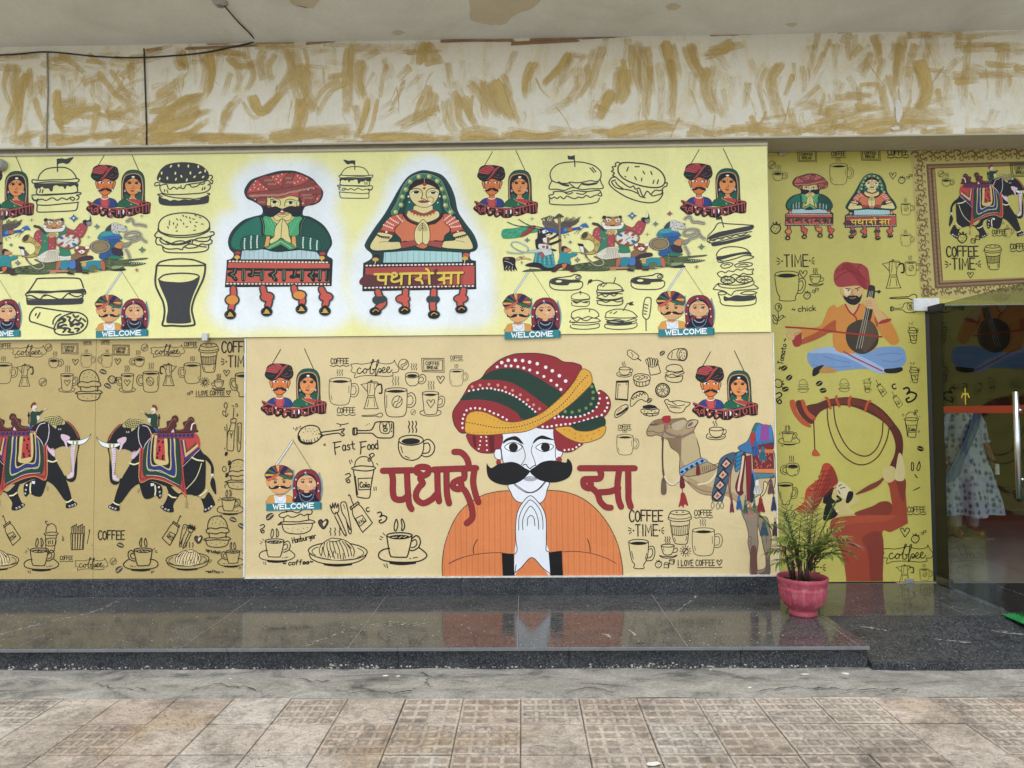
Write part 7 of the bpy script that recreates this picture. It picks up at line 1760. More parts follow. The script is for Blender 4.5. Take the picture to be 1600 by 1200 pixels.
# ---------------------------------------------------------------- the glass shop front on the right
RX0 = WALL_R + 0.002
RX1 = at_y(1440, 600, REC).x
RX1b = at_y(1450, 640, REC).x
Z_SOF = Z_FASC
Z_DOOR = at_y(1500, 476, REC).z
glassp = thing('glass_panel', ((RX0+RX1b)/2 - 0.5, REC, PLAT_Z), 'olive glass panel printed with a seated musician and a horn player, behind the palm', 'glass panel')
glassp['front_y'] = REC
box('film_sheet', RX0 - 0.05 - glassp.location.x, RX1b - glassp.location.x, 0, 0.012, 0.006, Z_SOF - PLAT_Z - 0.004, M_OLIVE, glassp, 0.001)
transom = thing('transom_panel', (RX1b + 0.6, REC, Z_DOOR), 'film covered glass transom over the door, printed with an ornate frame around an elephant', 'glass panel')
transom['front_y'] = REC
box('film_sheet', RX1b + 0.003 - transom.location.x, 6.9 - transom.location.x, 0, 0.012, 0.004, Z_SOF - Z_DOOR - 0.004, M_OLIVE, transom, 0.001)
box('bottom_edge', RX1b + 0.003 - transom.location.x, 6.9 - transom.location.x, -0.002, 0.014, -0.006, 0.003, simple('glass_edge_grey_green', '#b9c2b4', 0.3), transom)
M_CLIP = simple('clip_steel', '#b4b4b0', 0.35, 0.8, 0.1)
def clip(parent, px, py, w, h, Y, mat=M_CLIP, name='clamp'):
    p = at_y(px, py, Y - 0.012)
    l = parent.location
    return box(name, p.x - w/2 - l.x, p.x + w/2 - l.x, -0.022, 0.016, p.z - h/2 - l.z, p.z + h/2 - l.z, mat, parent, 0.003)
clip(glassp, 1222, 237, 0.052, 0.055, REC)
clip(glassp, 1421, 909, 0.06, 0.05, REC)
clip(transom, 1423, 230, 0.10, 0.05, REC)
clip(transom, 1447, 476, 0.20, 0.10, REC, M_WHITE, 'patch_fitting')
# prints on the panel
stamp(musi, glassp); stamp(hornp, glassp)
stamp(dman, glassp, 1264, 323, 0.455); stamp(dwoman, glassp, 1359, 323, 0.455)
stamp(sign, glassp, 1261, 244, 0.86); stamp(sign, glassp, 1360, 242, 0.86); stamp(cw_small, glassp, 1310, 242, 0.8); stamp(cw_small, glassp, 1403, 240, 1.15)
stamp(bean, glassp, 1206, 258, 0.75); stamp(cup, glassp, 1219, 270, 0.72); stamp(mug, glassp, 1315, 267, 0.8); stamp(heart, glassp, 1395, 275, 0.9)
stamp(straw, glassp, 1409, 281, 1.0); stamp(cubes, glassp, 1421, 276, 0.55); stamp(mugb, glassp, 1418, 323, 0.42); stamp(mug, glassp, 1418, 372, 0.46); stamp(straw, glassp, 1212, 356, 1.5)
stamp(time_w, glassp, 1243, 407, 1.06); stamp(bigmug, glassp); stamp(heart, glassp, 1255, 429, 1.05); stamp(saucer2, glassp, 1275, 433, 0.85); stamp(straw, glassp, 1261, 461, 1.05); stamp(cubes, glassp, 1274, 454, 0.6)
stamp(moka, glassp, 1396, 428, 1.02); stamp(mugb, glassp, 1426, 415, 0.5, lift=0.001); stamp(spoon, glassp, 1411, 464, 1.3); stamp(bottle, glassp, 1411, 481, 0.62, False)
stamp(rose, glassp); stamp(shake, glassp); stamp(shake, glassp, 1429, 582, 0.98); stamp(chickw, glassp, 1256, 482, 1.0); stamp(tomato, glassp, 1222, 553, 1.0, rot=-78)
for (x, y, r_) in ((1225,575,0), (1233,590,-10), (1227,608,10), (1280,599,0), (1286,610,20), (1438,701,50)): stamp(one_bean, glassp, x, y, 0.95, rot=r_)
stamp(straw, glassp, 1217, 599, 1.3, rot=90); stamp(squig, glassp, 1217, 622, 1.2)
stamp(hfull, glassp, 1255, 603, 0.42); stamp(hfull, glassp, 1319, 602, 0.42); stamp(cola, glassp, 1355, 602, 0.33); stamp(squeeze, glassp, 1377, 607, 0.44); stamp(squeeze, glassp, 1402, 625, 0.44); stamp(cmark, glassp, 1397, 604, 1.2)
stamp(squig2, glassp, 1422, 617, 1.35); stamp(cola, glassp, 1424, 662, 0.62)
stamp(saucer, glassp, 1233, 681, 0.44); stamp(roundcup, glassp, 1234, 728, 0.52, True); stamp(mugt, glassp, 1231, 771, 0.75); stamp(bean, glassp, 1234, 806, 1.1)
stamp(drops, glassp)['kind'] = 'stuff'
stamp(cw_small, glassp, 1432, 798, 1.0); stamp(heart, glassp, 1414, 832, 1.2); stamp(straw, glassp, 1430, 841, 1.2); stamp(cubes, glassp, 1443, 832, 0.5)
stamp(rib, glassp, 1418, 865, 1.05); stamp(moka, glassp, 1414, 896, 0.62, sx=1.35); stamp(mugb, glassp, 1447, 894, 0.42)
stamp(cw_big, glassp, 1256, 862, 1.2); stamp(time_w, glassp, 1262, 886, 1.0); stamp(cup, glassp, 1298, 912, 0.7) if False else None
# prints on the transom
stamp(framep, transom)
stamp(eleph, transom, 1547, 315, 0.70, True, lift=0.004)
for (a_, x, y, s) in ((bean, 1470, 272, 0.6), (cup, 1481, 281, 0.6), (sign, 1596, 266, 1.0), (straw, 1503, 371, 1.4), (cubes, 1524, 374, 0.9), (cw_big, 1503, 393, 1.02), (time_w, 1504, 412, 1.0), (takeaway, 1551, 402, 0.75), (cw_small, 1561, 364, 0.8), (cw_small, 1592, 387, 1.0), (heart, 1516, 430, 0.8), (mug, 1576, 361, 0.35)):
    stamp(a_, transom, x, y, s, lift=0.004)

# ---------------------------------------------------------------- door leaf standing open towards the street
HX = RX1b + 0.022; DW = 1.12; DH = Z_DOOR - PLAT_Z - 0.02
door = thing('glass_door', (HX, REC - 0.03, PLAT_Z), 'frameless glass door leaf standing open towards the street, with a red stripe and steel pull handle', 'door', rz=R(0))
box('glass_leaf', -0.006, 0.006, -DW, 0.0, 0.012, DH, M_GLASS, door, 0.0)
box('dark_reflection_strip', -0.0084, -0.0062, -0.15, -0.001, 0.066, DH - 0.058, M_DARKEDGE, door)  # black strip that paints the dark gap's reflection onto the glass
M_REDTAPE = simple('red_safety_tape', '#9a3020', 0.45, 0, 0.05, 10, 0)
zs0 = 1.5 - PLAT_Z + (642-651.5)*5.1/1100; zs1 = 1.5 - PLAT_Z + (642-641)*5.1/1100
box('red_stripe', -0.0078, -0.0062, -DW + 0.002, -0.152, zs0 + 0.002, zs1 + 0.004, M_REDTAPE, door)
box('bottom_patch_fitting', -0.017, 0.017, -0.17, 0.004, 0.006, 0.062, simple('dark_steel', '#6e7270', 0.3, 0.9), door, 0.003)
box('top_patch_fitting', -0.017, 0.017, -0.17, 0.004, DH - 0.055, DH + 0.004, M_DARKEDGE, door, 0.003)
hy = -DW + 0.10
bm = bmesh.new()
tube_bm(bm, [(-0.062, hy, 0.78), (-0.062, hy, 1.46)], 0.017, 14)
for z in (0.90, 1.34): tube_bm(bm, [(-0.062, hy, z), (-0.007, hy, z)], 0.010, 10)
bm_obj('pull_handle', bm, M_STEEL, door, smooth=True)
bm = bmesh.new()
tube_bm(bm, [(0.062, hy, 0.78), (0.062, hy, 1.46)], 0.017, 14)
for z in (0.90, 1.34): tube_bm(bm, [(0.062, hy, z), (0.007, hy, z)], 0.010, 10)
bm_obj('pull_handle', bm, M_STEEL, door, smooth=True)
# the small yellow emblem stuck on the glass
bm = bmesh.new()
for pts, r in (([(0,0,-0.06),(0,0,0.06)], 0.006), ([(0,-0.045,-0.012),(0,-0.03,0.012),(0,-0.012,0.018),(0,0,0.004),(0,0.012,0.018),(0,0.03,0.012),(0,0.045,-0.012)], 0.0065)):
    tube_bm(bm, pts, r, 6)
emb = bm_obj('yellow_emblem', bm, simple('yellow_sticker', '#d9c634', 0.5, bmp=0), door, (-0.0075, -0.42, 1.5 - PLAT_Z + (642-624)*4.9/1100))
emb.scale = (0.12, 1, 1)
# black box added as the darkness of the gap between film panel and doorway
gap_strip = tag(box('dark_gap_strip', RX1b + 0.001, RX1b + 0.13, REC + 0.013, REC + 0.06, PLAT_Z + 0.004, Z_DOOR - 0.007, M_DARKEDGE), 'added black strip for the dark gap between the olive glass panel and the open doorway', 'dark strip')

# ---------------------------------------------------------------- the room behind the doorway
M_RFLOOR = simple('vitrified_floor_tile', '#aaa196', 0.15, 0, 0.06, 3, 0.02)
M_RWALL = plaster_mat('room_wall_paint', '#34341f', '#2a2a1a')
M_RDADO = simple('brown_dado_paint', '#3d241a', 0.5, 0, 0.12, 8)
RB_Y = 4.2; RXA, RXB = 1.6, 7.2
room = tag(box('room_floor', RXA, RXB, 0.272, RB_Y, PLAT_Z - 0.06, PLAT_Z - 0.004, M_MORTAR), kind='structure')
for i in range(7):
    for j in range(5):
        x0 = 2.9 + i*0.6; y0 = 0.285 + j*0.6
        box('floor_tile', x0, x0+0.597, y0, y0+0.597, PLAT_Z - 0.004, PLAT_Z + 0.002, M_RFLOOR, room)
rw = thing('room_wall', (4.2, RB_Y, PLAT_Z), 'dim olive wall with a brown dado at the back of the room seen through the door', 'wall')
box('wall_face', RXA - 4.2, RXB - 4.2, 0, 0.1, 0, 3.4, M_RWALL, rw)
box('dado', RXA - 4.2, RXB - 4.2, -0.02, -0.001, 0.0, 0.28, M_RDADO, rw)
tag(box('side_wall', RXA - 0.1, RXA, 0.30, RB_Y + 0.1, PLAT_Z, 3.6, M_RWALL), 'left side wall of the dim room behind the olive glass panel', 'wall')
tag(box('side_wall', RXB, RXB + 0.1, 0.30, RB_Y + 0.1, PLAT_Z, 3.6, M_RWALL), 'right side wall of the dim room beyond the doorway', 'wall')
tag(box('room_ceiling', RXA - 0.1, RXB + 0.1, 0.93, RB_Y + 0.1, 3.3, 3.4, M_CEIL), kind='structure')

# ---------------------------------------------------------------- woman standing inside
def skin_chain(name, verts, edges, radii, mat, parent, sub=2, root=0):
    me = bpy.data.meshes.new(name)
    me.from_pydata(verts, edges, []); me.update()
    o = bpy.data.objects.new(name, me); link(o, parent)
    sk = o.modifiers.new('skin', 'SKIN')
    sv = me.skin_vertices[0].data
    for i, r in enumerate(radii):
        sv[i].radius = r if isinstance(r, tuple) else (r, r)
        sv[i].use_root = (i == root)
    sk.use_smooth_shade = True
    sb = o.modifiers.new('sub', 'SUBSURF'); sb.levels = sub; sb.render_levels = sub
    me.materials.append(mat)
    return o
M_SKIN = simple('brown_skin', '#8a5e45', 0.5, 0, 0.06, 30, 0)
M_HAIR = simple('black_hair', '#15110f', 0.4, 0, 0.2, 60, 0.3)
def kurta_mat():
    m, nt, b = new_mat('blue_block_printed_cotton')
    tc = nt.nodes.new('ShaderNodeTexCoord')
    mp = nt.nodes.new('ShaderNodeMapping'); mp.inputs['Scale'].default_value = (19, 19, 15); nt.links.new(tc.outputs['Object'], mp.inputs[0])
    vo = nt.nodes.new('ShaderNodeTexVoronoi'); vo.inputs['Scale'].default_value = 1.0; vo.inputs['Randomness'].default_value = 0.55; nt.links.new(mp.outputs[0], vo.inputs['Vector'])
    n = noise(nt, mp.outputs[0], 5, 5, 0.7)
    md = nt.nodes.new('ShaderNodeMath'); md.operation = 'MULTIPLY_ADD'; nt.links.new(n, md.inputs[0]); md.inputs[1].default_value = 0.5
    nt.links.new(vo.outputs['Distance'], md.inputs[2])
    r = ramp(nt, md.outputs[0], [(0.45, lin('#4a6278')), (0.58, lin('#748a9b')), (0.68, lin('#a9b8c2')), (0.9, lin('#bcc8cf'))])
    nt.links.new(r.outputs[0], b.inputs['Base Color']); b.inputs['Roughness'].default_value = 0.9
    return m
M_KURTA = kurta_mat()
def woman():
    foot = at_z(1507, 838, PLAT_Z)
    t = thing('person', (foot.x, foot.y, PLAT_Z + 0.002), 'woman in pale blue printed kurta and dupatta standing indoors behind the glass door', 'person')
    # body: feet, legs, hips, torso, neck, head, arms in one surface
    v = [(0,0,0.86), (0,0,1.02), (0,0.005,1.22), (0,0.01,1.31), (0,0.0,1.38), (0,-0.012,1.46), (0,-0.01,1.55),
         (-0.09,0,0.80), (-0.085,-0.01,0.46), (-0.075,0.02,0.07), (-0.085,-0.11,0.03),
         (0.09,0,0.80), (0.09,-0.02,0.46), (0.10,0.0,0.07), (0.125,-0.12,0.03),
         (-0.155,0.01,1.28), (-0.215,0.02,1.05), (-0.225,-0.06,0.86), (-0.225,-0.09,0.79),
         (0.155,0.01,1.28), (0.225,0.02,1.05), (0.265,-0.05,0.86), (0.275,-0.09,0.79)]
    e = [(0,1),(1,2),(2,3),(3,4),(4,5),(5,6),(0,7),(7,8),(8,9),(9,10),(0,11),(11,12),(12,13),(13,14),(3,15),(15,16),(16,17),(17,18),(3,19),(19,20),(20,21),(21,22)]
    r = [(0.15,0.11),(0.125,0.09),(0.14,0.10),(0.11,0.08),(0.048,0.05),(0.07,0.085),(0.075,0.09),
         (0.085,0.085),(0.055,0.055),(0.035,0.037),(0.035,0.025),(0.085,0.085),(0.055,0.055),(0.035,0.037),(0.035,0.025),
         (0.05,0.05),(0.04,0.04),(0.03,0.03),(0.028,0.02),(0.05,0.05),(0.04,0.04),(0.03,0.03),(0.028,0.02)]
    body = skin_chain('body', v, e, r, M_SKIN, t)
    # fingers
    for sx, hx, hz in ((-1, -0.225, 0.79), (1, 0.275, 0.79)):
        for k in range(4):
            x = hx + (k-1.5)*0.016
            ln = (0.062, 0.072, 0.068, 0.052)[k]
            skin_chain('finger', [(x,-0.092,hz-0.01), (x+sx*0.002,-0.103,hz-0.01-ln*0.55), (x+sx*0.001,-0.096,hz-0.01-ln)], [(0,1),(1,2)], [0.0085,0.0075,0.006], M_SKIN, body, 1)
        skin_chain('thumb', [(hx-sx*0.022,-0.095,hz+0.012), (hx-sx*0.038,-0.112,hz-0.018), (hx-sx*0.036,-0.118,hz-0.042)], [(0,1),(1,2)], [0.010,0.009,0.007], M_SKIN, body, 1)
    # face
    for sx in (-1, 1):
        bm = bmesh.new(); bmesh.ops.create_uvsphere(bm, u_segments=10, v_segments=6, radius=0.011)
        eo = bm_obj('eye', bm, simple('eye_white', '#d8d4cc', 0.3, bmp=0) if sx < 0 else bpy.data.materials['eye_white'], t, (sx*0.03, -0.095, 1.515), True)
        bm = bmesh.new(); bmesh.ops.create_uvsphere(bm, u_segments=8, v_segments=6, radius=0.0065)
        bm_obj('pupil', bm, M_HAIR, eo, (0, -0.0075, 0), True)
        bm = bmesh.new(); tube_bm(bm, [(sx*0.014,-0.1,1.537),(sx*0.03,-0.104,1.543),(sx*0.046,-0.097,1.538)], 0.003, 6); bm_obj('eyebrow', bm, M_HAIR, t)
        bm = bmesh.new(); bmesh.ops.create_uvsphere(bm, u_segments=8, v_segments=6, radius=0.02); 
        for vv in bm.verts: vv.co.x *= 0.4
        bm_obj('ear', bm, M_SKIN, t, (sx*0.078, -0.01, 1.505), True)
    bm = bmesh.new(); tube_bm(bm, [(0,-0.1,1.52),(0,-0.112,1.50),(0,-0.118,1.485),(0,-0.1,1.478)], [0.006,0.009,0.012,0.007], 8); bm_obj('nose', bm, M_SKIN, t, smooth=True)
    bm = bmesh.new(); tube_bm(bm, [(-0.024,-0.092,1.452),(0,-0.1,1.454),(0.024,-0.092,1.452)], [0.003,0.006,0.003], 8); bm_obj('mouth', bm, simple('lip_colour', '#7a3a34', 0.5, bmp=0), t, smooth=True)
    bm = bmesh.new(); bmesh.ops.create_uvsphere(bm, u_segments=20, v_segments=14, radius=0.098)
    for vv in list(bm.verts):
        if vv.co.y < -0.035 and vv.co.z < 0.055: bm.verts.remove(vv)
    hr = bm_obj('hair', bm, M_HAIR, t, (0, 0.006, 1.532), True); hr.scale = (0.9, 1.02, 1.06)
    hr.modifiers.new('thick', 'SOLIDIFY').thickness = 0.008
    tube('plait', [(0,0.095,1.50),(0.01,0.115,1.38),(0.015,0.125,1.2),(0.012,0.13,1.05)], [0.03,0.028,0.022,0.012], M_HAIR, t, 10)
    # kurta: lathe with elliptical folds
    bm = bmesh.new(); rings = []
    prof = [(0.335,0.27,0.24),(0.325,0.265,0.36),(0.30,0.245,0.5),(0.26,0.21,0.7),(0.215,0.165,0.88),(0.18,0.14,1.02),(0.185,0.145,1.14),(0.19,0.14,1.24),(0.165,0.11,1.31),(0.085,0.075,1.355)]
    for (rx_, ry_, z) in prof:
        ring = []
        for k in range(56):
            a = k*2*math.pi/56; f = max(0, (1.0-z))*0.055*math.sin(a*7+z*2) + max(0, 1-z)*0.03*math.sin(a*13)
            ring.append(bm.verts.new(((rx_+f)*math.cos(a)+0.01, (ry_+f)*math.sin(a), z + (0.012*math.sin(a*5) if z < 0.3 else 0))))
        rings.append(ring)
    for r0, r1 in zip(rings, rings[1:]):
        for k in range(56): bm.faces.new((r0[k], r0[(k+1)%56], r1[(k+1)%56], r1[k]))
    bm_obj('kurta', bm, M_KURTA, t, smooth=True)
    for sx, pts in ((-1, [(-0.13,0.01,1.29),(-0.185,0.015,1.17),(-0.215,0.02,1.02),(-0.222,0.0,0.97)]), (1, [(0.13,0.01,1.29),(0.19,0.015,1.17),(0.222,0.02,1.02),(0.235,0.0,0.97)])):
        tube('sleeve', pts, [0.075,0.075,0.068,0.07], M_KURTA, t, 16)
    M_LEG = simple('white_cotton', '#b9b9bf', 0.9)
    for sx in (-1, 1): tube('trouser_leg', [(sx*0.085,0,0.7),(sx*0.085,-0.01,0.46),(sx*0.08+(0.02 if sx>0 else 0),0.012,0.11)], [0.1,0.085,0.05], M_LEG, t, 14)
    # dupatta: a band from the right shoulder down across to the left side
    M_DUP = simple('blue_grey_voile', '#5f7f96', 0.9, 0, 0.2, 26)
    path = [(0.10,0.06,1.33),(0.09,-0.06,1.335),(0.05,-0.15,1.22),(-0.02,-0.175,1.06),(-0.10,-0.195,0.92),(-0.19,-0.22,0.78),(-0.25,-0.24,0.66),(-0.275,-0.235,0.60)]
    wv = []; n = 9
    for i, (x, y, z) in enumerate(spline(path, False, 5)):
        w = 0.05 + 0.0016*i
        for k in range(n):
            s = (k/(n-1)-0.5)*2
            wv.append((x + s*w*0.9, y - 0.008 - 0.007*math.cos(k*math.pi*1.5) , z + s*w*0.55))
    m_ = len(wv)//n
    o = mesh_obj('dupatta', wv, [(i*n+k, i*n+k+1, (i+1)*n+k+1, (i+1)*n+k) for i in range(m_-1) for k in range(n-1)], M_DUP, t, smooth=True)
    o.modifiers.new('thick', 'SOLIDIFY').thickness = 0.004
    for sx, p in ((-1, (-0.085,-0.09,0.0)), (1, (0.125,-0.10,0.0))):
        bm = bmesh.new(); add_box(bm, -0.042, 0.042, -0.11, 0.12, 0.0, 0.016, 0.006); bm_obj('sandal', bm, simple('tan_leather', '#8d7a5c', 0.6) if sx < 0 else bpy.data.materials['tan_leather'], t, p)
    tag(box('folded_paper', foot.x + 0.262, foot.x + 0.30, foot.y - 0.135, foot.y - 0.118, PLAT_Z + 0.66, PLAT_Z + 0.77, M_WHITE), 'small folded paper held in the hand of the woman in blue', 'paper')
    return t
woman()
# ---------------------------------------------------------------- brush strokes on the fascia
def stroke_mat(name, h, h2):
    m = bpy.data.materials.new(name); m.use_nodes = True
    nt = m.node_tree; b = nt.nodes['Principled BSDF']; out = nt.nodes['Material Output']
    uv = nt.nodes.new('ShaderNodeUVMap')
    mp = nt.nodes.new('ShaderNodeMapping'); mp.inputs['Scale'].default_value = (2.2, 26, 1); nt.links.new(uv.outputs[0], mp.inputs[0])
    n1 = noise(nt, mp.outputs[0], 1.0, 5, 0.6)
    r1 = ramp(nt, n1, [(0.3, lin(h2)), (0.65, lin(h))])
    nt.links.new(r1.outputs[0], b.inputs['Base Color']); b.inputs['Roughness'].default_value = 0.75
    # hair tracks: worn thin at the edges and towards the end of the stroke
    sp = nt.nodes.new('ShaderNodeSeparateXYZ'); nt.links.new(uv.outputs[0], sp.inputs[0])
    at = nt.nodes.new('ShaderNodeAttribute'); at.attribute_name = 'load'
    n2 = noise(nt, mp.outputs[0], 1.6, 6, 0.7)
    md = nt.nodes.new('ShaderNodeMath'); md.operation = 'ADD'; nt.links.new(n2, md.inputs[0]); nt.links.new(at.outputs['Fac'], md.inputs[1])
    r2 = ramp(nt, md.outputs[0], [(0.46, (0, 0, 0)), (0.78, (0.8, 0.8, 0.8))])
    tr = nt.nodes.new('ShaderNodeBsdfTransparent'); mx = nt.nodes.new('ShaderNodeMixShader')
    nt.links.new(r2.outputs[0], mx.inputs[0]); nt.links.new(tr.outputs[0], mx.inputs[1]); nt.links.new(b.outputs[0], mx.inputs[2])
    nt.links.new(mx.outputs[0], out.inputs['Surface'])
    return m
M_OCHRE = stroke_mat('ochre_brush_paint', '#dac07c', '#caad66')
M_UMBER = stroke_mat('brown_brush_paint', '#9a7850', '#8a6844')
class Strokes:
    def __init__(self): self.v = []; self.f = []; self.uv = []; self.load = []; self.mi = []; self.n = 0
    def add(self, pts, w, load=0.35, mi=0, taper=0.5):
        """pts in picture coordinates of the fascia, w its width there"""
        p = spline(P(pts), False, 8)
        rnd = random
        Y = -0.0185 - (self.n % 40) * 0.00006; self.n += 1
        K_ = 9; seed = rnd.random() * 50
        L = 0; st = len(self.v); rows = 0
        m = len(p)
        for i, q in enumerate(p):
            a = p[max(i-1, 0)]; b = p[min(i+1, m-1)]
            dx, dy = b[0]-a[0], b[1]-a[1]; d = math.hypot(dx, dy) or 1
            nx, ny = -dy/d, dx/d
            if i: L += math.hypot(q[0]-p[i-1][0], q[1]-p[i-1][1])
            t = i/(m-1)
            ww = w * (1 - 0.25*t) * (0.75 + 0.25*min(1, t*6))
            for k in range(K_):
                s = (k/(K_-1)-0.5)*2
                e = 0
                if i == 0: e = -rnd.uniform(0, 3)
                if i == m-1: e = rnd.uniform(0, 7)
                o = at_y(q[0] + nx*s*ww/2 + dx/d*e, q[1] + ny*s*ww/2 + dy/d*e, Y)
                self.v.append((o.x, o.y, min(max(o.z, Z_FASC + 0.006 + 0.006*rnd.random()), Z_CEIL - 0.002))); self.uv.append((seed + L/60.0, seed*3 + s*ww/60.0*1.0))
                self.load.append(load*(1 - taper*t**1.5) - (0.30 if k in (0, K_-1) else 0.06 if k in (1, K_-2) else 0) - (0.12 if i in (0, m-1) else 0))
            rows += 1
        for i in range(rows-1):
            for k in range(K_-1):
                x = st + i*K_ + k
                self.f.append((x, x+1, x+K_+1, x+K_)); self.mi.append(mi)
    def build(self):
        me = bpy.data.meshes.new('paint_strokes')
        l = fascia.location
        me.from_pydata([(x-l.x, y-l.y, z-l.z) for x, y, z in self.v], [], self.f)
        me.materials.append(M_OCHRE); me.materials.append(M_UMBER)
        me.polygons.foreach_set('material_index', self.mi)
        u = me.uv_layers.new(name='UVMap')
        vi = [0]*len(me.loops); me.loops.foreach_get('vertex_index', vi)
        u.data.foreach_set('uv', [c for i in vi for c in self.uv[i]])
        at = me.attributes.new('load', 'FLOAT', 'POINT'); at.data.foreach_set('value', self.load)
        o = bpy.data.objects.new('paint_strokes', me); link(o, fascia)
        o['kind'] = 'stuff'
        return o
S_ = Strokes()
random.seed(12)
# traced strokes, picture coordinates (left half read at twice the size, then right half)
LEFT = ['52,205 40,270 60,330', '95,215 70,290 60,400', '80,230 50,300 30,380', '10,400 12,460', '60,440 100,430', '20,210 60,215', '110,260 90,330', '125,240 130,300', '20,175 140,170',
 '175,290 180,350 190,400', '170,330 250,320', '180,390 230,350 300,340', '205,250 215,300', '165,430 300,440', '260,260 330,230', '290,250 290,300', '320,290 380,320', '345,260 320,330', '330,350 400,360', '380,300 430,330', '405,200 415,270', '440,290 420,350', '380,240 420,200', '190,210 260,230', '270,190 350,200', '360,180 440,190', '170,190 230,180', '300,430 440,405', '220,440 330,415', '190,240 240,220', '300,345 350,395', '400,330 350,400', '430,340 430,400',
 '490,370 540,290', '480,390 560,320 600,310', '470,410 580,380 620,340', '500,350 560,340 630,300', '490,440 560,430 640,435', '520,220 530,200', '550,300 480,340', '560,390 620,385', '570,160 580,210 560,190', '605,150 610,260', '640,190 610,170', '655,165 665,220 655,285', '690,150 680,230', '710,180 740,205 790,205', '720,230 700,290', '725,320 700,350 695,390', '770,180 765,150', '780,190 790,240 770,280', '840,230 810,245', '860,170 840,210 850,250', '890,155 880,200', '790,300 820,350 880,290', '830,350 890,280', '920,160 930,220 890,290', '935,205 1020,210', '960,215 950,270 975,340', '1060,250 1010,280 970,350', '1030,240 1080,230', '940,310 935,360 915,420', '1045,150 1045,200', '1100,140 1095,230 1095,340', '1130,190 1120,250 1130,300', '1150,310 1130,390 1110,430', '1110,330 1120,410', '1200,190 1210,240', '1210,240 1180,290', '1280,210 1250,240', '1300,240 1260,280', '1230,270 1180,310', '1310,200 1325,140 1360,200', '1360,290 1340,350 1250,400', '1370,340 1290,370', '1370,370 1330,410', '1240,340 1190,370', '1400,200 1410,270', '1445,190 1450,300', '1420,290 1480,380', '1400,310 1410,380 1430,410', '1470,260 1500,300 1520,370', '1520,190 1500,250', '1510,260 1530,320 1560,360', '1550,250 1580,330 1600,370',
 '460,170 530,150', '500,440 600,455', '600,440 700,430 800,440', '720,430 830,445', '850,440 930,425 1100,410', '950,425 1090,430', '1160,440 1280,430 1360,440', '1390,440 1420,435', '1440,435 1500,420 1560,430', '1570,425 1600,420', '330,455 460,455', '830,150 920,145', '800,145 1000,155', '1010,140 1120,135', '1110,150 1300,150', '1300,130 1340,128', '1180,160 1130,190']
RIGHT = ['60,195 40,250 42,290', '180,170 140,220 100,260', '180,180 140,290', '185,172 235,176', '150,230 130,280', '215,210 210,260 175,310', '200,300 80,355', '180,310 110,345', '285,145 265,210 250,280', '250,290 240,340', '310,290 290,330 270,370', '260,330 300,350', '335,210 345,260', '355,220 350,290 335,320', '395,130 390,210 400,280', '410,150 420,230 410,370', '430,210 440,290', '400,260 405,340', '480,130 490,180 500,240', '495,190 505,270 500,370', '470,140 480,170', '555,135 570,190 600,240', '565,230 560,300', '630,205 615,270 640,345', '660,280 670,340', '650,340 690,380', '690,240 695,290', '740,260 730,330', '745,190 770,240', '640,170 670,210', '610,170 640,160', '690,135 660,150 620,160', '695,130 695,180', '830,200 800,260 830,370', '815,240 810,300', '880,200 885,245', '945,175 930,230', '930,145 935,165', '960,270 890,330', '950,320 890,325', '1030,260 1000,320', '1010,305 1100,300', '980,340 1130,330', '960,350 1050,345', '1120,335 1010,385', '950,380 1000,375', '1010,140 1015,170', '1090,145 1060,180', '1145,140 1150,165', '1160,195 1140,250', '1090,265 1145,262', '1110,195 1080,220', '1165,110 1185,135', '1120,300 1060,290', '1220,110 1210,200 1205,270', '1240,100 1225,150', '1260,140 1230,230', '1245,210 1240,300', '1290,100 1280,170', '1300,110 1290,240', '1275,190 1300,280 1280,340', '1330,220 1330,300', '1320,120 1340,200', '1330,280 1340,330', '1360,240 1350,330', '1395,100 1395,160', '1395,180 1360,230', '1410,150 1600,150', '1420,160 1520,155', '1540,165 1600,160', '1380,235 1450,235', '1460,235 1600,232', '1410,240 1420,330', '1430,120 1420,300', '1530,150 1520,300', '1530,240 1520,290', '1500,350 1480,390', '1455,370 1470,385', '1480,108 1600,100', '1240,110 1440,90',
 '0,420 80,430 150,420', '60,435 250,430', '180,425 290,415', '300,420 420,390 500,400', '320,430 520,425', '420,400 530,380', '560,400 620,420', '550,420 620,415', '630,410 720,425', '740,410 830,405', '860,400 970,410', '980,410 1100,405', '1100,390 1230,375 1350,380', '1130,410 1390,390', '1200,350 1370,350', '1420,410 1600,405', '1070,395 1060,425', '330,440 520,440', '930,400 1010,405', '1260,330 1380,300', '1030,130 1040,110']
def more(q):
    for k in range(3):
        ox, oy = random.gauss(0, 9), random.gauss(0, 5)
        S_.add([(x+ox+random.gauss(0, 1.5), min(max(y+oy, 70), 214)) for x, y in q], random.uniform(9, 20), random.uniform(-0.02, 0.22), 0, 0.6)
for s in LEFT: 
    q = [(x/2, y/2) for x, y in P(s)]
    ln = sum(math.hypot(b[0]-a[0], b[1]-a[1]) for a, b in zip(q, q[1:]))
    edge = q[0][1] > 198 or q[-1][1] < 80
    more(q)
    S_.add(q, random.uniform(15, 24) if edge else random.uniform(10, 24), random.uniform(0.08, 0.30), 0)
for s in RIGHT:
    q = [(800 + x/2, y/2) for x, y in P(s)]
    edge = q[0][1] > 190
    more(q)
    S_.add(q, random.uniform(15, 26) if edge else random.uniform(11, 25), random.uniform(0.08, 0.30), 0)
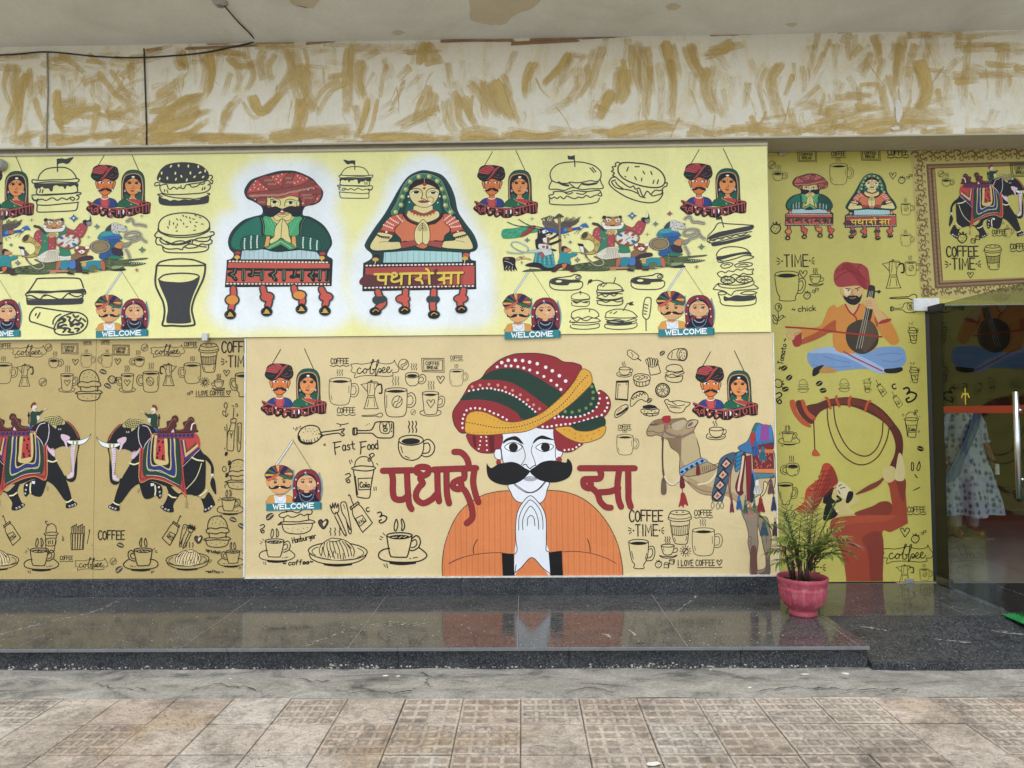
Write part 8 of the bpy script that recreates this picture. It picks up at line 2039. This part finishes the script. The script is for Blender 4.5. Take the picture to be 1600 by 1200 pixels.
for s in ('230,79 250,76', '290,76 330,74 400,71', '400,66 455,66', '480,68 520,64', '325,68 358,67', '690,64 730,63', '700,62 800,63', '800,68 900,63', '830,62 960,57', '910,60 985,52', '1055,52 1080,51', '1110,54 1150,53', '1205,48 1320,44', '1210,46 1400,41', '1320,42 1405,39', '1160,52 1200,50', '1310,50 1322,46'):
    S_.add(s, random.uniform(5, 10), random.uniform(0.3, 0.5), 1, 0.2)
# fine loose hairs
for i in range(70):
    x = random.uniform(20, 1580); y = random.uniform(100, 190); a = random.uniform(0.9, 2.2); l = random.uniform(15, 50)
    S_.add([(x, y), (x + l*0.5*math.cos(a) + random.uniform(-4, 4), y + l*0.5*math.sin(a)), (x + l*math.cos(a), y + l*math.sin(a))], random.uniform(2, 6), random.uniform(0.05, 0.25), 0, 0.8)
# extra daubing where the paint lies thickest
for (x0, x1, y0, y1, n, a0, a1) in ((0, 75, 95, 230, 16, 1.2, 1.9), (80, 225, 95, 225, 46, -0.9, 2.4), (232, 320, 130, 225, 34, -0.7, -0.2), (0, 800, 208, 226, 60, -0.2, 0.2), (800, 1600, 196, 212, 60, -0.25, 0.15), (1180, 1420, 60, 205, 46, 1.1, 2.0), (1180, 1380, 165, 205, 26, -0.5, 0.1), (1400, 1600, 50, 130, 16, -0.1, 0.1), (0, 700, 80, 100, 26, -0.2, 0.2), (940, 1010, 60, 200, 10, 1.2, 1.8), (560, 800, 90, 190, 18, 1.0, 2.2)):
    for i in range(int(n*0.65)):
        x = random.uniform(x0, x1); y = random.uniform(y0, y1); a = random.uniform(a0, a1); l = random.uniform(20, 55); b = random.uniform(-0.3, 0.3)
        q = [(x - l*.5*math.cos(a), y - l*.5*math.sin(a)), (x + l*.2*b*math.sin(a), y - l*.2*b*math.cos(a)), (x + l*.5*math.cos(a), y + l*.5*math.sin(a))]
        top = lambda X: 88 - X*0.029
        q = [(X, min(max(Y, top(X)), 230 - X*0.012)) for X, Y in q]
        S_.add(q, random.uniform(8, 18), random.uniform(0.0, 0.24), 0, 0.6)
S_.build()

# ---------------------------------------------------------------- ceiling: bare patches, fixture, cable
def patch(pts, depth=0.0025):
    p = spline(P(pts), True, 4)
    rnd = random.Random(len(pts))
    q = [at_z(x + rnd.uniform(-1.2, 1.2), y + rnd.uniform(-1, 1), Z_CEIL) for x, y in p]
    bm = bmesh.new()
    top = [bm.verts.new((v.x, v.y, Z_CEIL - 0.0008)) for v in q]; bot = [bm.verts.new((v.x, v.y, Z_CEIL - depth)) for v in q]
    for i in range(len(q)):
        j = (i+1) % len(q); bm.faces.new((top[i], top[j], bot[j], bot[i]))
    bm.faces.new(bot)
    bmesh.ops.triangulate(bm, faces=[f for f in bm.faces if len(f.verts) > 4])
    return bm_obj('bare_patch', bm, M_PEEL, ceil)
patch('452,2 458,-8 480,-12 500,-8 494,8 485,13 472,9 462,7')
patch('735,10 738,-8 780,-25 830,-20 845,-2 830,14 806,22 790,36 778,38 765,38 745,34 735,28')
patch('1040,8 1052,4 1064,9 1056,15 1044,14', 0.0015); patch('1228,38 1240,35 1246,39 1236,42', 0.0015); patch('612,50 624,47 632,51 620,55', 0.0015)
fx = at_z(344, 7, Z_CEIL - 0.02)
fix = thing('ceiling_socket', (fx.x, fx.y, Z_CEIL), 'small round grey ceiling socket from which the black cable starts', 'ceiling socket')
bm = bmesh.new(); lathe_bm(bm, [(0.001,-0.03),(0.03,-0.03),(0.034,-0.022),(0.048,-0.016),(0.055,-0.001)], 28)
bm_obj('rim', bm, simple('grey_plastic', '#a9a79e', 0.4, bmp=0), fix, smooth=True)
bm = bmesh.new(); lathe_bm(bm, [(0.001,-0.036),(0.02,-0.0355),(0.024,-0.0305)], 20)
bm_obj('cover', bm, simple('darker_grey_plastic', '#807e77', 0.4, bmp=0), fix, smooth=True)
cab = thing('cable', (fx.x, -0.02, Z_CEIL), 'thin black cable looping from the ceiling socket along the top of the fascia', 'cable')
def cp(px, py, Y): return at_y(px, py, Y) - cab.location
pts = [Vector((fx.x + 0.03, fx.y, Z_CEIL - 0.03)) - cab.location]
c1 = at_z(371, 33, Z_CEIL - 0.012) - cab.location; c2 = at_z(390, 52, Z_CEIL - 0.012) - cab.location
pts += [c1, c2, cp(398, 63, -0.035), cp(392, 67, -0.028), cp(360, 74, -0.026), cp(320, 82, -0.026), cp(270, 87, -0.026), cp(210, 90, -0.026), cp(150, 88, -0.026), cp(75, 81, -0.026), cp(20, 85, -0.026), cp(-60, 88, -0.026)]
tube('wire', spline([tuple(p) for p in pts], False, 5), 0.0055, M_BLACK, cab, 6)
for (xs, lab) in (([(74, 82), (75, 140), (73, 200), (73, 236)], 'vertical grey wire near the left end of the fascia'), ([(225, 76), (227, 140), (229, 200), (229, 226)], 'vertical dark wire on the fascia right of the grey one')):
    b0 = at_y(xs[-1][0], xs[-1][1], -0.024)
    w = tube('drop_wire', [tuple(at_y(x, y, -0.024) - b0) for x, y in xs], 0.0055, M_BLACK if xs[0][0] > 100 else simple('grey_conduit', '#8f8a78', 0.6, bmp=0), None, 6)
    w.location = b0; tag(w, lab, 'wire')
# small camera at the left edge
cc = at_y(1, 258, -0.03)
cam_t = thing('security_camera', (cc.x, -0.013, cc.z), 'small round security camera on the yellow banner at its left end', 'camera')
bm = bmesh.new(); lathe_bm(bm, [(0.045,0.0),(0.047,0.02),(0.04,0.045),(0.026,0.055),(0.001,0.055)], 24)
o = bm_obj('housing', bm, simple('camera_grey', '#9b9b93', 0.4, bmp=0), cam_t, smooth=True); o.rotation_euler = (R(90), 0, 0)
bm = bmesh.new(); lathe_bm(bm, [(0.022,0.0555),(0.020,0.066),(0.001,0.068)], 20)
o = bm_obj('lens', bm, M_DARKEDGE, cam_t, smooth=True); o.rotation_euler = (R(90), 0, 0)
# small bracket on the channel between banner and film
bp = at_y(322, 527, -0.01)
br = tag(box('bracket', -0.022, 0.022, -0.03, 0.004, -0.03, 0.03, M_CLIP, None, 0.003), 'small grey metal bracket under the lower edge of the yellow banner', 'bracket')
br.location = (bp.x, -0.006, bp.z)
# clip and glue scraps on the fascia
for i, (x, y, w, h) in enumerate(((1404, 170, 12, 40), (1400, 200, 16, 8), (1455, 200, 18, 7), (1443, 68, 6, 22))):
    p0 = at_y(x, y, -0.022)
    bm = bmesh.new()
    rnd = random.Random(i); n = 12
    vs = [bm.verts.new((p0.x - fascia.location.x + math.cos(k*6.283/n)*w*0.0024*rnd.uniform(.5, 1.2), -0.0068, p0.z - fascia.location.z + math.sin(k*6.283/n)*h*0.0024*rnd.uniform(.5, 1.2))) for k in range(n)]
    bm.faces.new(vs)
    bm_obj('filler_patch', bm, simple('white_filler', '#d5d2c8', 0.9, bmp=0) if i == 0 else bpy.data.materials['white_filler'], fascia)

# ---------------------------------------------------------------- potted palm
pp = at_z(1255, 960, PLAT_Z)
PS = (pp.y - CAM.y) / 1100.0
plant = thing('potted_plant', (pp.x, pp.y, PLAT_Z + 0.001), 'young palm with thin arching leaves in a pink fluted pot on the granite step', 'potted plant')
def pot_mat():
    m, nt, b = new_mat('pink_painted_clay')
    v = world_pos(nt, (1, 1, 0.35))
    n1 = noise(nt, v, 16, 6, 0.7)
    r = ramp(nt, n1, [(0.3, lin('#94384a')), (0.55, lin('#b04a58')), (0.75, lin('#bd707c'))])
    n2 = noise(nt, world_pos(nt), 30, 5, 0.75)
    r2 = ramp(nt, n2, [(0.54, (0, 0, 0)), (0.72, (0.6, 0.6, 0.6))])
    c = mix(nt, r.outputs[0], lin('#b39a8e'), r2.outputs[0])
    nt.links.new(c, b.inputs['Base Color']); b.inputs['Roughness'].default_value = 0.7
    bump(nt, b, n2, 0.3, 0.003)
    return m
M_POT = pot_mat()
# profile from the picture: foot 20 px half width, belly, rim 37 px
u = PS
prof = [(0.5,0),(20,0),(21,2),(20.5,7),(19.5,9),(21,11.5),(27,18),(32,27),(34.5,38),(35.5,48),(36.2,50.5),(35.4,52),(35.6,56),(36.8,58),(36.6,61),(38,63),(38.6,68),(38,70.5),(36,71),(33.5,69),(33,62),(33,58)]
prof = [(r_*u*0.97, z*u*0.82) for r_, z in prof]
bm = bmesh.new()
zA, zB = 11.5*u, 40*u
lathe_bm(bm, prof, 112, lambda a, z: (0.007*abs(math.sin(a*14)) - 0.004 if zA < z < zB else (0.003*math.sin(a*8) if 45*u < z < 48.5*u else 0)))
bm_obj('pot', bm, M_POT, plant, smooth=True)
bm = bmesh.new()
rs = []
for k in range(30):
    a = k*2*math.pi/30; rs.append(bm.verts.new((32.2*u*math.cos(a), 32.2*u*math.sin(a), 49.5*u + 0.004*math.sin(k*2.1))))
cv = bm.verts.new((0, 0, 51*u))
for k in range(30): bm.faces.new((rs[k], rs[(k+1) % 30], cv))
bm_obj('soil', bm, simple('dry_soil', '#4a3c2c', 0.95, 0, 0.3, 40, 0.6, 0.01), plant)
def leaf_mat(name, a, b_):
    m, nt, b = new_mat(name)
    oi = nt.nodes.new('ShaderNodeObjectInfo'); v = world_pos(nt)
    n1 = noise(nt, v, 18, 3, 0.6)
    r = ramp(nt, n1, [(0.3, lin(a)), (0.7, lin(b_))])
    nt.links.new(r.outputs[0], b.inputs['Base Color']); b.inputs['Roughness'].default_value = 0.45
    return m
M_LEAF = leaf_mat('palm_leaf_green', '#3f5521', '#6c8036'); M_LEAFY = leaf_mat('palm_leaf_yellowing', '#6f7d38', '#95984c'); M_LEAFD = leaf_mat('dry_palm_leaf', '#6a5640', '#857052')
M_STEM = leaf_mat('palm_stem', '#2c241c', '#4d4630')
rnd = random.Random(21)
def frond(base, tip, lift, wl, mat, n=13):
    """arching stem with narrow leaflets on both sides; tip relative to the base, in metres"""
    b = Vector(base); t = Vector(tip)
    mid = (b + t)/2 + Vector((0, 0, lift))
    cur = [((1-s)**2)*b + 2*s*(1-s)*mid + s*s*t for s in [i/14 for i in range(15)]]
    bm = bmesh.new(); tube_bm(bm, cur, [0.0042*(1-0.75*i/14) for i in range(15)], 5)
    st = bm_obj('frond_stem', bm, M_STEM if mat is not M_LEAFD else M_LEAFD, plant)
    vs = []; fs = []
    for i in range(n):
        s = 0.28 + 0.72*i/(n-1)
        p = ((1-s)**2)*b + 2*s*(1-s)*mid + s*s*t
        tan = (2*(1-s)*(mid-b) + 2*s*(t-mid)).normalized()
        side = tan.cross(Vector((0, 0, 1)))
        if side.length < 0.1: side = Vector((1, 0, 0))
        side.normalize()
        for sg in (-1, 1):
            L = wl*(0.55 + 0.6*math.sin(math.pi*min(1, 0.15+0.8*(s-0.28)/0.72)))*rnd.uniform(0.75, 1.15)
            d = (tan*0.75 + side*sg*rnd.uniform(0.5, 0.85) + Vector((0, 0, rnd.uniform(0.0, 0.35)))).normalized()
            w = 0.0047*rnd.uniform(0.8, 1.25)
            wv = d.cross(Vector((rnd.uniform(-.4, .4), rnd.uniform(-.4, .4), 1))).normalized()
            k = len(vs); seg = 5
            for j in range(seg+1):
                q = j/seg
                c = p + d*L*q + Vector((0, 0, -0.42*L*q*q*rnd.uniform(0.7, 1.1)))
                ww = w*math.sin(math.pi*(0.12+0.86*q))
                vs += [c - wv*ww, c + Vector((0, 0, -ww*0.5)), c + wv*ww]
            for j in range(seg):
                fs += [(k+3*j, k+3*j+1, k+3*j+4, k+3*j+3), (k+3*j+1, k+3*j+2, k+3*j+5, k+3*j+4)]
    mesh_obj('leaflets', vs, fs, mat, st, smooth=True)
zb = 50*u
def pxv(px, py, dy=0.0): return Vector(((px-1253)*u, dy, (962-py)*u))
stems = []
for i in range(9):
    x = rnd.uniform(-16, 14)*u; y = rnd.uniform(-0.05, 0.05)
    top = (x*1.5 + rnd.uniform(-.03, .03), y*1.6, zb + rnd.uniform(0.12, 0.20))
    bm = bmesh.new(); tube_bm(bm, [(x, y, zb-0.02), ((x+top[0])/2, (y+top[1])/2, zb+0.08), top], [0.0105, 0.009, 0.006], 8)
    bm_obj('cane', bm, M_STEM, plant, smooth=True); stems.append(Vector(top))
FR = [(1184,804,.1,.13,M_LEAF),(1330,850,.08,.15,M_LEAFD),(1208,842,-.2,.12,M_LEAF),(1276,774,.02,.02,M_LEAFD),(1206,880,-.1,.08,M_LEAF),(1214,860,-.1,.12,M_LEAFD),(1222,806,-.06,.08,M_LEAF),(1206,868,.02,.10,M_LEAF),
 (1262,790,.0,.02,M_LEAF),(1280,796,.1,.03,M_LEAFY),(1266,780,-.1,.02,M_LEAF),(1240,800,.12,.03,M_LEAF),(1302,790,-.05,.03,M_LEAF),(1226,830,.1,.1,M_LEAF),(1270,840,-.2,.08,M_LEAFY),(1294,836,-.22,.1,M_LEAFY),(1256,846,-.26,.05,M_LEAF),(1276,862,-.24,.08,M_LEAF),(1228,866,-.2,.08,M_LEAF),(1212,846,-.05,.12,M_LEAFY),
 (1300,822,-.14,.08,M_LEAFY),(1304,848,-.1,.13,M_LEAF),(1338,858,.05,.14,M_LEAFD),(1310,862,-.15,.12,M_LEAF),(1288,814,-.2,.06,M_LEAFY),
 (1288,826,-.2,.10,M_LEAFY),(1222,838,-.18,.10,M_LEAF),(1236,806,-.2,.08,M_LEAF),(1258,800,-.22,.05,M_LEAFY),(1276,812,.2,.07,M_LEAF),(1250,806,.2,.03,M_LEAF),(1232,850,-.2,.1,M_LEAF),(1282,850,-.2,.1,M_LEAF),(1300,870,-.1,.11,M_LEAF),(1244,826,-.24,.07,M_LEAFY),(1264,832,-.24,.06,M_LEAF)]
for (x, y, dy, lift, mt) in FR:
    b0 = min(stems, key=lambda s_: abs(s_.x - (x-1253)*u*0.25) + rnd.uniform(0, .06))
    frond(b0 - Vector((0, 0, 0.06)), pxv(x, y, dy), lift, rnd.uniform(0.09, 0.135), mt, 10)

# ---------------------------------------------------------------- green door mat, litter and scuffs
def mat_obj():
    x0 = at_z(1567, 962, PLAT_Z).x; y1 = at_z(1580, 961, PLAT_Z).y
    y0 = y1 - 0.42
    t = thing('door_mat', (x0 + 0.6, (y0+y1)/2, PLAT_Z + 0.001), 'bright green artificial grass mat on the granite before the doorway', 'mat')
    box('mat_base', -0.6, 0.9, -0.21, 0.21, 0.0, 0.008, simple('green_mat_backing', '#1f7a3e', 0.9), t, 0.002)
    vs = []; fs = []; r_ = random.Random(3)
    for i in range(5200):
        x = r_.uniform(-0.6, 0.9); y = r_.uniform(-0.21, 0.21); a = r_.uniform(0, 6.28); h = r_.uniform(0.010, 0.018)
        k = len(vs); vs += [(x-0.002*math.cos(a), y-0.002*math.sin(a), 0.008), (x+0.002*math.cos(a), y+0.002*math.sin(a), 0.008), (x+r_.uniform(-.006, .006), y+r_.uniform(-.006, .006), 0.008+h)]
        fs.append((k, k+1, k+2))
    tag(mesh_obj('grass_blades', vs, fs, simple('green_plastic_grass', '#249148', 0.6, 0, 0.25, 90, 0), t), kind='stuff')
mat_obj()
rl = random.Random(17)
def scuff(parent_mat, pts, w, Z, name='scuff'):
    p = P(pts); v = []; f = []
    for i in range(len(p)-1):
        a, b = p[i], p[i+1]
        for j in range(26):
            t = rl.random(); x = a[0]+(b[0]-a[0])*t + rl.gauss(0, w); y = a[1]+(b[1]-a[1])*t + rl.gauss(0, w*0.35)
            q = at_z(x, y, Z + 0.0008); an = math.atan2(b[1]-a[1], b[0]-a[0])
            L = rl.uniform(0.004, 0.02); W_ = rl.uniform(0.0012, 0.003); k = len(v)
            d = at_z(x+b[0]-a[0], y+b[1]-a[1], Z+0.0008) - q; d.normalize(); n_ = Vector((-d.y, d.x, 0))
            v += [q-d*L, q+n_*W_, q+d*L, q-n_*W_]; f.append((k, k+1, k+2, k+3))
    return v, f
sv = []; sf = []
for pts, w in (('0,992 60,975 150,955', 1.6), ('150,955 230,920', 1.2), ('480,1008 566,975', 2.0), ('585,975 660,975', 5), ('1050,960 1090,930', 1.4), ('1345,978 1385,985', 1.4), ('1460,998 1515,1004', 1.4), ('1550,985 1600,992', 1.6), ('1550,912 1600,930', 1.2), ('944,990 955,996', 1.6), ('985,985 992,992', 1.4)):
    v, f = scuff(None, pts, w, PLAT_Z); k = len(sv); sv += v; sf += [tuple(i+k for i in q) for q in f]
for i in range(420):
    x = rl.uniform(0, 1600); y = rl.uniform(926, 1008)
    if x > 1290 and y > 955: continue
    q = at_z(x, y, PLAT_Z + 0.0009); s_ = rl.choice([0.0012, 0.0015, 0.002, 0.0045]) ; k = len(sv)
    sv += [q+Vector((math.cos(j*1.047)*s_*rl.uniform(.6, 1.3), math.sin(j*1.047)*s_*rl.uniform(.6, 1.3), 0)) for j in range(6)]; sf.append(tuple(range(k, k+6)))
tag(mesh_obj('dust_specks', sv, sf, M_SCUFF, step), kind='stuff')
# cement dried along the foot of the riser and skirting
cv = []; cf = []
for i in range(900):
    x = rl.uniform(0, 1352); zc = PLAT_Z*0.0
    d = abs(rl.gauss(0, 1))
    dens = 0.5 + 0.5*math.sin(x*0.02) * math.sin(x*0.0071+1)
    if rl.random() > dens: continue
    q = at_y(x, 1040, RIS_Y - 0.0008); z = 0.008 + d*0.008 + (0.02*dens**3 if rl.random() < .3 else 0); s_ = rl.choice((0.0015, 0.002, 0.003, 0.006)); k = len(cv)
    cv += [(q.x + math.cos(j*1.047)*s_*rl.uniform(.6, 1.8), q.y, z + math.sin(j*1.047)*s_*rl.uniform(.5, 1.2)) for j in range(6)]; cf.append(tuple(range(k, k+6)))
tag(mesh_obj('cement_splashes', cv, cf, simple('dried_cement', '#aaa69a', 0.95, bmp=0), step), kind='stuff')
# small litter on the pavement
lv = []; lf = []
for (x, y, s_) in ((1020, 1191, 0.030), (1258, 1059, 0.022), (1320, 1058, 0.022), (1172, 1080, 0.012), (602, 1061, 0.016), (622, 1062, 0.014), (1110, 1052, 0.008), (360, 1066, 0.010), (900, 1053, 0.008)):
    q = at_z(x, y, 0.012); k = len(lv)
    lv += [(q.x + math.cos(j*0.785)*s_*rl.uniform(.7, 1.2), q.y + math.sin(j*0.785)*s_*0.7*rl.uniform(.7, 1.2), (0.030 if y < 1085 else 0.004) + rl.uniform(0, .004)) for j in range(8)]; lf.append(tuple(range(k, k+8)))
tag(mesh_obj('paper_scraps', lv, lf, simple('dirty_white_paper', '#cfcabd', 0.9, bmp=0)), 'small white scraps scattered on the cement and tiles before the step', 'litter', kind='stuff')
dv = []; df = []
for i in range(900):
    x = rl.uniform(0, 1600); y = rl.uniform(1050, 1199)
    if i > 640: x, y = (rl.gauss(265, 45), rl.gauss(1115, 16)) if i % 3 else (rl.gauss(405, 25), rl.gauss(1188, 12))
    y = min(max(y, 1052), 1199); q = at_z(x, y, 0.0); s_ = rl.uniform(0.001, 0.0035); k = len(dv)
    z = 0.003 if y > 1095 else 0.034
    dv += [(q.x-s_, q.y-s_*.6, z), (q.x+s_, q.y-s_*.5, z), (q.x+s_*.3, q.y+s_, z), (q.x, q.y, z+s_)]
    df += [(k, k+1, k+3), (k+1, k+2, k+3), (k+2, k, k+3)]
tag(mesh_obj('grit', dv, df, M_MORTAR), kind='stuff')
